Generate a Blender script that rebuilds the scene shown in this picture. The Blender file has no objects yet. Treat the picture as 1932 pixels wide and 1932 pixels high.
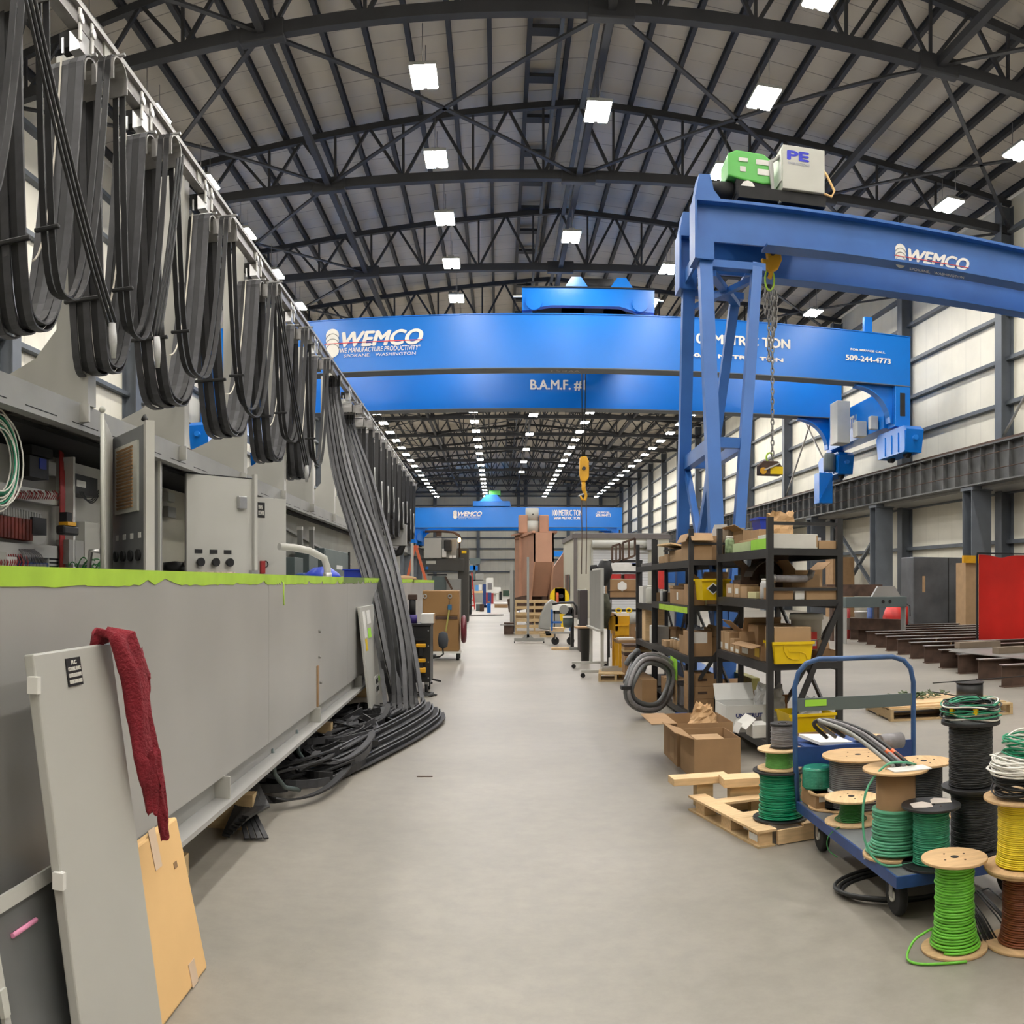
import bpy, math, random
from mathutils import Vector, Matrix, Euler
random.seed(7)
R = math.radians; PI = math.pi
SC = bpy.context.scene; COL = SC.collection

# ------------------------------------------------------------------ camera
F, X0, Y0, CH = 1700.0, 940.0, 1098.0, 1.6
cd = bpy.data.cameras.new('camera'); cam = bpy.data.objects.new('camera', cd); COL.objects.link(cam)
cam.location = (0, 0, CH); cam.rotation_euler = (R(90), 0, 0)
cd.type = 'PANO'
cd.clip_start = .05; cd.clip_end = 400
cd.panorama_type = 'CENTRAL_CYLINDRICAL'
cd.central_cylindrical_range_u_min = -X0/F
cd.central_cylindrical_range_u_max = (1932-X0)/F
cd.central_cylindrical_range_v_min = (Y0-1932)/F
cd.central_cylindrical_range_v_max = Y0/F
cd.central_cylindrical_radius = 1.0
SC.camera = cam
# ------------------------------------------------------------------ light, exposure
LAMP = 42.0
w = bpy.data.worlds.new('world'); SC.world = w; w.use_nodes = True
w.node_tree.nodes['Background'].inputs[0].default_value = (.8, .82, .85, 1)
w.node_tree.nodes['Background'].inputs[1].default_value = .3
SC.view_settings.view_transform = 'Standard'; SC.view_settings.look = 'None'
SC.view_settings.gamma = 1; SC.view_settings.use_curve_mapping = False
SC.view_settings.exposure = 1.6
SC.cycles.max_bounces = 5; SC.cycles.diffuse_bounces = 3; SC.cycles.glossy_bounces = 2
SC.cycles.transmission_bounces = 3; SC.cycles.transparent_max_bounces = 6
SC.cycles.caustics_reflective = False; SC.cycles.caustics_refractive = False
SC.cycles.sample_clamp_indirect = 4.0; SC.cycles.use_denoising = True
SC.cycles.use_light_tree = True

# ------------------------------------------------------------------ where a sight line meets a plane of the hall
def th(px): return (px-X0)/F
def el(py): return (Y0-py)/F
def PY(px, py, Y):
    t = th(px); r = Y/math.cos(t); return Vector((Y*math.tan(t), Y, CH+el(py)*r))
def PX(px, py, X):
    t = th(px); r = X/math.sin(t); return Vector((X, r*math.cos(t), CH+el(py)*r))
def PZ(px, py, z=0.0):
    r = (z-CH)/el(py); t = th(px); return Vector((r*math.sin(t), r*math.cos(t), z))
GA = -.0176                       # the grey girder under assembly lies slightly askew in the aisle
GR = -GA                          # its rotation about z
def GS(px, py, D):                # local (x, y, z) in the girder's frame, on the plane x = -D
    b = GA-th(px); r = D/math.sin(b); return Vector((-D, r*math.cos(b), CH+el(py)*r))
def GW(x, y, z=0): return Vector((x*math.cos(GR)-y*math.sin(GR), x*math.sin(GR)+y*math.cos(GR), z))

# ------------------------------------------------------------------ materials
MATS = {}
def mat(key, col, rough=.5, metal=0.0, var=.08, scale=3.0, bump=0.0, bscale=40.0, emit=0, alpha=1, trans=0, coat=0, detail=4):
    if key in MATS: return MATS[key]
    m = bpy.data.materials.new(key); m.use_nodes = True; nt = m.node_tree; N = nt.nodes; L = nt.links
    b = N['Principled BSDF']
    b.inputs['Roughness'].default_value = rough; b.inputs['Metallic'].default_value = metal
    if coat: b.inputs['Coat Weight'].default_value = coat
    if trans: b.inputs['Transmission Weight'].default_value = trans
    if alpha < 1: b.inputs['Alpha'].default_value = alpha
    tc = N.new('ShaderNodeTexCoord')
    if emit:
        b.inputs['Base Color'].default_value = (*col, 1)
        b.inputs['Emission Color'].default_value = (*col, 1); b.inputs['Emission Strength'].default_value = emit
    else:
        n = N.new('ShaderNodeTexNoise'); n.inputs['Scale'].default_value = scale; n.inputs['Detail'].default_value = detail
        L.new(tc.outputs['Object'], n.inputs['Vector'])
        r = N.new('ShaderNodeValToRGB'); L.new(n.outputs['Fac'], r.inputs[0])
        r.color_ramp.elements[0].position = .3; r.color_ramp.elements[1].position = .7
        r.color_ramp.elements[0].color = (*[max(0, c*(1-var)) for c in col], 1)
        r.color_ramp.elements[1].color = (*[min(1, c*(1+var)) for c in col], 1)
        L.new(r.outputs[0], b.inputs['Base Color'])
    if bump:
        n2 = N.new('ShaderNodeTexNoise'); n2.inputs['Scale'].default_value = bscale; L.new(tc.outputs['Object'], n2.inputs['Vector'])
        bp = N.new('ShaderNodeBump'); bp.inputs['Strength'].default_value = bump; bp.inputs['Distance'].default_value = .02
        L.new(n2.outputs['Fac'], bp.inputs['Height']); L.new(bp.outputs[0], b.inputs['Normal'])
    MATS[key] = m; return m
def seam_mat(key, col, axis, pitch, wd, dark, rough=.6, axis2=None, pitch2=1, wd2=.02, dark2=.8, var=.05, scale=1.2):
    """a sheet material with thin seams every PITCH metres along AXIS"""
    m = mat(key, col, rough, 0, var, scale); nt = m.node_tree; N = nt.nodes; L = nt.links
    b = N['Principled BSDF']; src = b.inputs['Base Color'].links[0].from_socket
    tc = [n for n in N if n.type == 'TEX_COORD'][0]
    sx = N.new('ShaderNodeSeparateXYZ'); L.new(tc.outputs['Object'], sx.inputs[0])
    for ax, pt, ww, dk in ((axis, pitch, wd, dark), (axis2, pitch2, wd2, dark2)):
        if ax is None: continue
        d = N.new('ShaderNodeMath'); d.operation = 'PINGPONG'; d.inputs[1].default_value = pt/2
        L.new(sx.outputs[ax], d.inputs[0])
        c = N.new('ShaderNodeMath'); c.operation = 'LESS_THAN'; c.inputs[1].default_value = ww/2
        L.new(d.outputs[0], c.inputs[0])
        mx = N.new('ShaderNodeMixRGB'); mx.inputs[2].default_value = (*[k*dk for k in col], 1)
        L.new(c.outputs[0], mx.inputs[0]); L.new(src, mx.inputs[1]); src = mx.outputs[0]
    L.new(src, b.inputs['Base Color']); return m

def floor_mat():
    m = mat('concrete floor', (.275, .255, .22), .33, 0, .14, .55, detail=8); nt = m.node_tree; N = nt.nodes; L = nt.links
    b = N['Principled BSDF']; src = b.inputs['Base Color'].links[0].from_socket
    tc = [n for n in N if n.type == 'TEX_COORD'][0]
    n = N.new('ShaderNodeTexNoise'); n.inputs['Scale'].default_value = 7; n.inputs['Detail'].default_value = 10
    n.inputs['Roughness'].default_value = .7; L.new(tc.outputs['Object'], n.inputs['Vector'])
    r = N.new('ShaderNodeValToRGB'); r.color_ramp.elements[0].position = .3; r.color_ramp.elements[1].position = .62
    r.color_ramp.elements[0].color = (.80, .79, .77, 1); r.color_ramp.elements[1].color = (1.06, 1.05, 1.03, 1)
    L.new(n.outputs['Fac'], r.inputs[0])
    mx = N.new('ShaderNodeMixRGB'); mx.blend_type = 'MULTIPLY'; mx.inputs[0].default_value = .8
    L.new(src, mx.inputs[1]); L.new(r.outputs[0], mx.inputs[2])
    # fine dark scuffs
    v = N.new('ShaderNodeTexNoise'); v.inputs['Scale'].default_value = 1.7; v.inputs['Detail'].default_value = 12; v.inputs['Roughness'].default_value = .8
    mp = N.new('ShaderNodeMapping'); mp.inputs['Scale'].default_value = (1, .35, 1); mp.inputs['Rotation'].default_value = (0, 0, .6)
    L.new(tc.outputs['Object'], mp.inputs[0]); L.new(mp.outputs[0], v.inputs['Vector'])
    r2 = N.new('ShaderNodeValToRGB'); r2.color_ramp.elements[0].position = .24; r2.color_ramp.elements[1].position = .4
    r2.color_ramp.elements[0].color = (.62, .6, .57, 1); r2.color_ramp.elements[1].color = (1, 1, 1, 1)
    L.new(v.outputs['Fac'], r2.inputs[0])
    m2 = N.new('ShaderNodeMixRGB'); m2.blend_type = 'MULTIPLY'; m2.inputs[0].default_value = .7
    L.new(mx.outputs[0], m2.inputs[1]); L.new(r2.outputs[0], m2.inputs[2]); L.new(m2.outputs[0], b.inputs['Base Color'])
    rr = N.new('ShaderNodeMapRange'); rr.inputs[3].default_value = .34; rr.inputs[4].default_value = .52
    L.new(n.outputs['Fac'], rr.inputs[0]); L.new(rr.outputs[0], b.inputs['Roughness'])
    return m

def wood_mat(key, col):
    m = mat(key, col, .75, 0, .12, 6); nt = m.node_tree; N = nt.nodes; L = nt.links
    n = [k for k in N if k.type == 'TEX_NOISE'][0]; tc = [k for k in N if k.type == 'TEX_COORD'][0]
    mp = N.new('ShaderNodeMapping'); mp.inputs['Scale'].default_value = (1.2, 9, 9)
    L.new(tc.outputs['Object'], mp.inputs[0]); L.new(mp.outputs[0], n.inputs['Vector']); return m

# steel and paint
BLUE = mat('blue crane paint', (.001, .170, .64), .28, 0, .05, .5)
BLUE2 = mat('blue gantry paint', (.026, .125, .41), .42, 0, .12, 1.5)
NAVY = mat('navy blue paint', (.018, .055, .20), .45, 0, .2, 8)
TRUSS = mat('dark truss paint', (.030, .031, .035), .6, 0, .15, 2)
COLG = mat('grey column paint', (.11, .125, .145), .55, 0, .12, 1.5)
RUNW = mat('runway steel', (.12, .122, .12), .5, .2, .25, 2)
GREY = mat('light grey enamel', (.46, .455, .42), .38, 0, .05, 1.1)
GREYW = mat('smeared grey primer', (.40, .395, .38), .3, 0, .10, .9, detail=2)
GREYD = mat('mid grey paint', (.29, .29, .275), .45, 0, .08, 2)
GREYG = mat('green grey enamel', (.10, .13, .13), .5, 0, .08, 2)
BLK = mat('black paint', (.014, .014, .015), .45, 0, .3, 6)
BLKM = mat('matt black', (.010, .010, .011), .75, 0, .3, 6)
RACK = mat('charcoal rack paint', (.020, .020, .022), .45, 0, .3, 5)
CHROME = mat('zinc plate', (.55, .55, .55), .3, .8, .1, 5)
STEEL = mat('bare steel', (.30, .29, .28), .4, .6, .2, 5)
WORN = mat('worn beam top', (.42, .42, .42), .35, .3, .2, 5)
RUST = mat('rusty steel', (.085, .05, .035), .75, .1, .4, 4)
PLATE = mat('blued mill plate', (.10, .105, .115), .5, .3, .3, 1.4)
CREAM = seam_mat('cream wall panel', (.74, .71, .61), 1, 1.07, .02, .75)
CREAMX = seam_mat('cream end wall panel', (.74, .71, .61), 0, 1.07, .02, .75)
CREAMP = mat('cream building panel', (.52, .50, .41), .6, 0, .04, 1)
ROOF = seam_mat('roof liner', (.60, .55, .47), 1, 1.54, .035, .45, axis2=1, pitch2=.77, wd2=.012, dark2=.55, var=.10, scale=.5)
WHITE = mat('white paint', (.75, .74, .70), .5, 0, .04, 3)
WTXT = mat('white lettering', (.80, .78, .72), .5, 0, .03, 3)
RED = mat('red paint', (.55, .03, .025), .5, 0, .15, 4)
REDT = mat('red stripe', (.62, .05, .06), .5, 0, .05, 4)
REDC = mat('red welding curtain', (.62, .018, .012), .4, 0, .18, .8)
YEL = mat('yellow plastic', (.75, .52, .0), .4, 0, .06, 5)
YELP = mat('yellow paint', (.70, .36, .01), .45, 0, .12, 3)
ORNG = mat('orange ladder', (.62, .13, .05), .5, 0, .1, 3)
LIME = mat('lime green tape', (.42, .66, .05), .6, 0, .10, 5)
LIMES = mat('lime green sticker', (.34, .70, .06), .6, 0, .05, 5)
HOP = mat('primer orange', (.46, .25, .165), .65, 0, .12, 1)
CARD = mat('cardboard', (.33, .20, .10), .85, 0, .10, 5)
CARD2 = mat('pale cardboard', (.40, .26, .14), .85, 0, .08, 5)
CARDT = mat('tan board', (.78, .50, .22), .8, 0, .05, 2)
PAPER = mat('kraft paper', (.52, .33, .17), .85, 0, .12, 9)
WPAP = mat('white paper', (.72, .71, .68), .8, 0, .05, 9)
WOOD = wood_mat('spool wood', (.56, .37, .19))
WOOD2 = wood_mat('pallet wood', (.50, .36, .19))
WOODP = wood_mat('pale pine', (.70, .49, .27))
CAB = mat('black flat cable', (.012, .012, .0135), .55, 0, .25, 8)
CABG = mat('grey flat cable', (.048, .048, .053), .55, 0, .20, 10)
CORD = mat('white cord', (.62, .58, .50), .6, 0, .1, 8)
LGREEN = mat('light green wire', (.14, .48, .035), .4, 0, .10, 30)
DGREEN = mat('dark green wire', (.02, .17, .035), .4, 0, .12, 30)
TEAL = mat('teal green wire', (.03, .27, .15), .4, 0, .12, 30)
GRNT = mat('bright green wire', (.0, .26, .12), .4, 0, .12, 30)
TEALP = mat('pale teal wire', (.09, .36, .21), .4, 0, .10, 30)
BROWNW = mat('brown wire', (.17, .045, .012), .45, 0, .12, 30)
YELW = mat('yellow wire', (.80, .62, .02), .4, 0, .08, 30)
BLKW = mat('black wire', (.018, .019, .020), .5, 0, .2, 30)
GRYW = mat('grey wire', (.22, .21, .22), .35, 0, .15, 30)
ORW = mat('orange wire', (.75, .13, .03), .4, 0, .1, 30)
REDW = mat('dark red wire', (.35, .03, .03), .45, 0, .15, 30)
MAROON = mat('maroon cloth', (.21, .012, .022), .95, 0, .18, 14, bump=.6, bscale=90)
OLIVE = mat('olive cloth', (.05, .05, .032), .95, 0, .3, 10)
BLUEP = mat('blue plastic', (.01, .04, .42), .4, 0, .06, 5)
PLASTC = mat('cloudy plastic', (.50, .50, .50), .3, 0, .15, 12)
GRNM = mat('green enamel', (.10, .46, .08), .4, 0, .06, 4)
OFFW = mat('off white enamel', (.50, .50, .45), .45, 0, .04, 3)
AMBER = mat('amber light', (1, .62, .22), emit=6)
LED = mat('lit lamp panel', (1, .96, .90), emit=LAMP)

# ------------------------------------------------------------------ mesh builder
class MB:
    def __init__(s): s.v = []; s.f = []; s.m = []; s.s = []
    def face(s, idx, mi=0, sm=False): s.f.append(idx); s.m.append(mi); s.s.append(sm)
    def quad(s, a, b, c, d, mi=0):
        i = len(s.v); s.v += [tuple(a), tuple(b), tuple(c), tuple(d)]; s.face((i, i+1, i+2, i+3), mi)
    def hexa(s, p, mi=0):            # 8 corners: bottom ring, top ring
        i = len(s.v); s.v += [tuple(q) for q in p]
        for q in ((3, 2, 1, 0), (4, 5, 6, 7), (0, 1, 5, 4), (1, 2, 6, 5), (2, 3, 7, 6), (3, 0, 4, 7)):
            s.face(tuple(i+k for k in q), mi)
    def box(s, x0, x1, y0, y1, z0, z1, mi=0):
        if x0 > x1: x0, x1 = x1, x0
        if y0 > y1: y0, y1 = y1, y0
        if z0 > z1: z0, z1 = z1, z0
        s.hexa([(x0, y0, z0), (x1, y0, z0), (x1, y1, z0), (x0, y1, z0), (x0, y0, z1), (x1, y0, z1), (x1, y1, z1), (x0, y1, z1)], mi); return s
    def obox(s, c, size, rot=(0, 0, 0), mi=0):
        M = Euler(rot).to_matrix(); c = Vector(c); h = [k/2 for k in size]
        s.hexa([c+M@Vector((a*h[0], b*h[1], d*h[2])) for d in (-1, 1) for a, b in ((-1, -1), (1, -1), (1, 1), (-1, 1))], mi); return s
    def bar(s, a, b, w, h=None, up=(0, 0, 1), mi=0):
        a = Vector(a); b = Vector(b); h = h or w; d = (b-a).normalized(); u = Vector(up)
        if abs(d.dot(u)) > .99: u = Vector((0, 1, 0))
        sd = d.cross(u).normalized()*w/2; u = sd.cross(d).normalized()*h/2
        s.hexa([a-sd-u, a+sd-u, b+sd-u, b-sd-u, a-sd+u, a+sd+u, b+sd+u, b-sd+u], mi); return s
    def ibeam(s, a, b, w, h, tf=.02, tw=.015, up=(0, 0, 1), mi=0):
        a = Vector(a); b = Vector(b); d = (b-a).normalized(); u = Vector(up)
        if abs(d.dot(u)) > .99: u = Vector((0, 1, 0))
        sd = d.cross(u).normalized(); u = sd.cross(d).normalized()
        s.bar(a, b, tw, h-2*tf, u, mi)
        for k in (1, -1): s.bar(a+u*k*(h-tf)/2, b+u*k*(h-tf)/2, w, tf, u, mi)
        return s
    def tube(s, pts, r, n=8, mi=0, closed=False):
        P = [Vector(p) for p in pts]; k = len(P); base = len(s.v); prev = None
        for i, p in enumerate(P):
            if closed: d = P[(i+1) % k]-P[i-1]
            else: d = P[min(i+1, k-1)]-P[max(i-1, 0)]
            d = d.normalized() if d.length > 1e-9 else Vector((0, 0, 1))
            if prev is None:
                u = Vector((0, 0, 1)) if abs(d.z) < .9 else Vector((0, 1, 0))
                u = (u-d*d.dot(u)).normalized()
            else:
                u = prev-d*d.dot(prev); u = u.normalized() if u.length > 1e-6 else Vector((1, 0, 0))
            prev = u; v = d.cross(u); rr = r[i] if isinstance(r, (list, tuple)) else r
            for j in range(n):
                t = 2*PI*j/n; s.v.append(tuple(p+u*math.cos(t)*rr+v*math.sin(t)*rr))
        for i in range(k if closed else k-1):
            for j in range(n):
                a = base+i*n+j; b = base+i*n+(j+1) % n; c = base+((i+1) % k)*n+(j+1) % n; d = base+((i+1) % k)*n+j
                s.face((a, b, c, d), mi, True)
        if not closed:
            s.face(tuple(base+j for j in reversed(range(n))), mi); s.face(tuple(base+(k-1)*n+j for j in range(n)), mi)
        return s
    def strip(s, pts, side, w, t, mi=0):
        """flat cable: a rectangle w wide along SIDE and t thick swept along pts"""
        P = [Vector(p) for p in pts]; k = len(P); base = len(s.v)
        for i, p in enumerate(P):
            d = (P[min(i+1, k-1)]-P[max(i-1, 0)]).normalized()
            sd = Vector(side[i] if isinstance(side, list) else side); sd = (sd-d*d.dot(sd)).normalized(); n = d.cross(sd)
            for a, b in ((-.5, -.5), (.5, -.5), (.5, .5), (-.5, .5)): s.v.append(tuple(p+sd*a*w+n*b*t))
        for i in range(k-1):
            for j in range(4):
                s.face((base+i*4+j, base+i*4+(j+1) % 4, base+(i+1)*4+(j+1) % 4, base+(i+1)*4+j), mi)
        s.face((base+3, base+2, base+1, base), mi); e = base+(k-1)*4; s.face((e, e+1, e+2, e+3), mi); return s
    def lathe(s, prof, c=(0, 0, 0), n=32, mi=0, ax='z', smooth=True):
        base = len(s.v); c = Vector(c); k = len(prof)
        for r, z in prof:
            for j in range(n):
                t = 2*PI*j/n; a, b = r*math.cos(t), r*math.sin(t)
                q = Vector((a, b, z)) if ax == 'z' else Vector((z, a, b)) if ax == 'x' else Vector((b, z, a))
                s.v.append(tuple(c+q))
        for i in range(k-1):
            for j in range(n):
                s.face((base+i*n+j, base+i*n+(j+1) % n, base+(i+1)*n+(j+1) % n, base+(i+1)*n+j), mi, smooth)
        s.face(tuple(base+j for j in reversed(range(n))), mi); s.face(tuple(base+(k-1)*n+j for j in range(n)), mi); return s
    def cyl(s, c, r, h, n=24, mi=0, ax='z'): return s.lathe([(r, 0), (r, h)], c, n, mi, ax)
    def prism(s, poly, o, U, V, W, mi=0):
        """polygon (u, v) in the plane o+u*U+v*V, thickened by the vector W"""
        o = Vector(o); U = Vector(U); V = Vector(V); W = Vector(W); i = len(s.v); n = len(poly)
        s.v += [tuple(o+U*a+V*b) for a, b in poly]+[tuple(o+U*a+V*b+W) for a, b in poly]
        s.face(tuple(i+k for k in reversed(range(n))), mi); s.face(tuple(i+n+k for k in range(n)), mi)
        for k in range(n): s.face((i+k, i+(k+1) % n, i+n+(k+1) % n, i+n+k), mi)
        return s
    def coil(s, R0, z0, z1, r, c=(0, 0), turns=None, mi=0, jit=.0, n=6, seg=22, taper=0.0):
        turns = turns or max(2, int((z1-z0)/(2*r))); P = []
        ph = random.uniform(0, 6)
        for i in range(turns*seg+1):
            t = i/seg; q = t/turns; rr = R0+taper*(1-q)**6+jit*math.sin(t*2.1+ph)*.5+jit*math.sin(t*5.3)*.4
            P.append((c[0]+rr*math.cos(2*PI*t+ph), c[1]+rr*math.sin(2*PI*t+ph), z0+(z1-z0)*q+jit*.3*math.sin(t*9)))
        return s.tube(P, r, n, mi)
    def build(s, name, mats, parent=None, loc=None, rz=0, bevel=0.0):
        me = bpy.data.meshes.new(name); me.from_pydata(s.v, [], s.f)
        for m in (mats if isinstance(mats, (list, tuple)) else [mats]): me.materials.append(m)
        me.polygons.foreach_set('material_index', s.m); me.polygons.foreach_set('use_smooth', s.s); me.update()
        o = bpy.data.objects.new(name, me); COL.objects.link(o)
        if parent: o.parent = parent
        if loc is not None: o.location = loc
        if rz: o.rotation_euler = (0, 0, rz)
        if bevel:
            b = o.modifiers.new('bevel', 'BEVEL'); b.width = bevel; b.segments = 2; b.limit_method = 'ANGLE'; b.angle_limit = R(40)
        return o
def smooth(P, n=5):
    P = [Vector(p) for p in P]; S = []
    for i in range(len(P)-1):
        p0, p1, p2, p3 = P[max(i-1, 0)], P[i], P[i+1], P[min(i+2, len(P)-1)]
        for k in range(n):
            u = k/n; S.append(.5*((2*p1)+(p2-p0)*u+(2*p0-5*p1+4*p2-p3)*u*u+(3*p1-p0-3*p2+p3)*u**3))
    return S+[P[-1]]
def tag(o, label, cat=None, group=None, kind=None):
    if label: o['label'] = label
    if cat: o['category'] = cat
    if group: o['group'] = group
    if kind: o['kind'] = kind
    return o
def thing(name, label, cat, loc=(0, 0, 0), rz=0, group=None):
    o = bpy.data.objects.new(name, None); COL.objects.link(o); o.location = loc; o.rotation_euler = (0, 0, rz)
    o.empty_display_size = .1; return tag(o, label, cat, group)
def dup(root, loc, rz=None, label=None, group=None, parent=None):
    r = root.copy(); COL.objects.link(r); r.location = loc
    if rz is not None: r.rotation_euler = (0, 0, rz)
    if label: r['label'] = label
    if group: r['group'] = group
    for ch in list(root.children):
        c = ch.copy(); COL.objects.link(c); c.parent = r
        for g in list(ch.children):
            d = g.copy(); COL.objects.link(d); d.parent = c
    return r
def struct(o): o['kind'] = 'structure'; return o
ORD = 'nearest,second,third,fourth,fifth,sixth,seventh,eighth,ninth,tenth,eleventh,twelfth,thirteenth,fourteenth,fifteenth,sixteenth,seventeenth,eighteenth,nineteenth,twentieth,twenty-first,twenty-second,twenty-third,twenty-fourth,twenty-fifth'.split(',')
def text(body, size, loc, parent, m, name='lettering', rot=(PI/2, 0, 0), W=0, H=0, bold=.0, shear=0, align='LEFT', ext=.002, label=None):
    c = bpy.data.curves.new(name, 'FONT'); c.body = body; c.size = size; c.extrude = ext; c.shear = shear
    c.align_x = align; c.align_y = 'CENTER'; c.space_line = .9
    t = bpy.data.objects.new(name, c); COL.objects.link(t)
    me = bpy.data.meshes.new_from_object(t); bpy.data.objects.remove(t); bpy.data.curves.remove(c)
    me.materials.clear(); me.materials.append(m)
    xs = [v.co.x for v in me.vertices]; ys = [v.co.y for v in me.vertices]
    kx = W/(max(xs)-min(xs)) if W else 1; ky = H/(max(ys)-min(ys)) if H else 1
    for v in me.vertices: v.co.x = (v.co.x-min(xs))*kx; v.co.y = (v.co.y-(min(ys)+max(ys))/2)*ky
    if align == 'CENTER':
        for v in me.vertices: v.co.x -= (max(xs)-min(xs))*kx/2
    if bold:                       # heavier strokes: the same glyphs again, a little to each side
        d = bold*(W/len(body)*1.6 if W else size); vs = [tuple(v.co) for v in me.vertices]; fs = [tuple(q.vertices) for q in me.polygons]
        V_ = []; F_ = []
        for k, (ex, ey) in enumerate(((0, 0), (-d, 0), (d, 0), (0, -d*.6), (0, d*.6))):
            F_ += [tuple(i+len(V_) for i in q) for q in fs]; V_ += [(x+ex, y+ey, z+k*.0002) for x, y, z in vs]
        bpy.data.meshes.remove(me); me = bpy.data.meshes.new(name); me.from_pydata(V_, [], F_); me.materials.append(m)
    o = bpy.data.objects.new(name, me); COL.objects.link(o); o.parent = parent; o.location = loc; o.rotation_euler = rot
    if label: o['label'] = label
    return o
# ================================================================== the hall
XL, XR, RX = -11.8, 16.5, 2.35            # left wall, right wall, ridge
YF, YB = -14.0, 125.0
BAY, T0 = 7.7, 18.7
RZ, SL = 16.0, .085                        # ridge height of the liner, roof slope
YAW = -.035                                # frames and cranes stand slightly out of square with the aisle
def rz_at(x): return RZ-SL*abs(x-RX)
struct(MB().box(XL-.3, XR+.3, YF, YB+.3, -.2, 0).build('floor', floor_mat()))
b = MB()
for x0, x1 in ((XL-.3, RX), (RX, XR+.3)):
    b.hexa([(x0, YF, rz_at(x0)), (x1, YF, rz_at(x1)), (x1, YB+.3, rz_at(x1)), (x0, YB+.3, rz_at(x0)),
            (x0, YF, rz_at(x0)+.2), (x1, YF, rz_at(x1)+.2), (x1, YB+.3, rz_at(x1)+.2), (x0, YB+.3, rz_at(x0)+.2)])
ceil_ = struct(b.build('ceiling', ROOF))
PITCH = 1.03
px_ = [RX+PITCH*(k+.5) for k in range(-14, 14) if XL < RX+PITCH*(k+.5) < XR]
for x in px_:
    z = rz_at(x)-.02
    MB().ibeam((x, YF, z-.11), (x, YB, z-.11), .12, .22, .012, .012).build('purlin', TRUSS, ceil_)
# ridge vent trough and its cross pieces
b = MB(); b.bar((RX-.75, YF, RZ-.42), (RX-.75, YB, RZ-.42), .10, .16); b.build('vent_channel', COLG, ceil_)
b = MB(); b.bar((RX+.1, YF, RZ-.5), (RX+.1, YB, RZ-.5), .14, .10); b.build('conduit_tray', COLG, ceil_)
b = MB()
for k in range(40): b.box(RX-1.5, RX-.8, 14+k*2.2, 14.35+k*2.2, RZ-.36, RZ-.26)
b.build('vent_damper', TRUSS, ceil_)
CHZ = 13.5
trusses = [T0+BAY*k for k in range(0, 14)]
NODE = [RX+7.4*k for k in (-1, 0, 1)]
for x in NODE:
    MB().bar((x, T0-BAY, CHZ+.02), (x, YB, CHZ+.02), .16, .20).build('strut', TRUSS, ceil_)
def brace(xa, ya, xb, yb):
    MB().bar((xa, ya, CHZ), (xb, yb, CHZ), .11, .05).build('brace_rod', TRUSS, ceil_)
for k in range(-1, 9):
    y0 = T0+BAY*k; y1 = y0+BAY
    for a, c, every in ((XL, NODE[0], 1), (NODE[0], NODE[1], 2), (NODE[1], NODE[2], 2), (NODE[2], XR, 1)):
        if every == 2 and k % 3 != 0: continue
        brace(a, y0-a*.035, c, y1-c*.035); brace(c, y0-c*.035, a, y1-a*.035)
# one truss, then its copies down the hall
t0 = thing('roof_truss', 'dark steel roof truss nearest the front, crossing the top of the picture', 'roof truss', (0, T0, 0), YAW)
topz = lambda x: rz_at(x)-.36
MB().bar((XL, 0, CHZ), (XR, 0, CHZ), .22, .26).build('bottom_chord', TRUSS, t0)
MB().bar((XL, 0, topz(XL)), (RX, 0, topz(RX)), .16, .18).build('top_chord', TRUSS, t0)
MB().bar((RX, 0, topz(RX)), (XR, 0, topz(XR)), .16, .18).build('top_chord', TRUSS, t0)
for x in NODE: MB().obox((x, 0, CHZ), (1.0, .26, .42)).build('gusset_plate', TRUSS, t0, bevel=.03)
n = 0; x = RX-2.06*6.5
while x < XR-1:
    MB().bar((x, 0, CHZ), (x, 0, topz(x)), .07, .07).build('vertical', TRUSS, t0)
    for sx in (-1.03, 1.03):
        if XL < x+sx < XR: MB().bar((x, 0, CHZ), (x+sx, 0, topz(x+sx)), .085, .085, (0, 1, 0)).build('diagonal', TRUSS, t0)
    x += 2.06
for k, y in enumerate(trusses[1:], 1):
    if k < 3: lb = 'dark steel roof truss, %s from the front above the near blue crane' % ORD[k]
    else: lb = 'dark steel roof truss, %s from the front of the hall' % ORD[k]
    dup(t0, (0, y, 0), None, lb, 'roof trusses down the hall')
t0['group'] = 'roof trusses down the hall'

# walls
def wall(name, x0, x1, y0, y1, m, z1=14.6):
    return struct(MB().box(x0, x1, y0, y1, 0, z1).build(name, m))
wl = wall('wall_left', XL-.25, XL, YF, YB, CREAM); wr = wall('wall_right', XR, XR+.25, YF, YB, CREAM)
wb = struct(MB().prism([(XL-.3, 0), (XR+.3, 0), (XR+.3, rz_at(XR)), (RX, RZ), (XL-.3, rz_at(XL))], (0, YB, 0), (1, 0, 0), (0, 0, 1), (0, .3, 0)).build('wall_back', CREAMX))
struct(MB().prism([(XL-.3, 0), (XR+.3, 0), (XR+.3, rz_at(XR)), (RX, RZ), (XL-.3, rz_at(XL))], (0, YF-.3, 0), (1, 0, 0), (0, 0, 1), (0, .3, 0)).build('wall_front', CREAMX))
GZ = [1.15, 2.9, 4.6, 6.1, 7.6, 9.1, 10.6, 12.1, 13.4]
for z in GZ:
    MB().box(XL, XL+.2, YF, YB, z, z+.13).build('girt', COLG, wl)
    MB().box(XR-.2, XR, YF, YB, z, z+.13).build('girt', COLG, wr)
for z in GZ[1:]:
    MB().box(XL, XR, YB-.2, YB, z, z+.2).build('girt', COLG, wb)
for x in (-9, -3, 2.6, 3.6, 9.5, 14): MB().box(x, x+.45, YB-.5, YB, 0, rz_at(x)-.1).build('end_column', COLG, wb)
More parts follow.
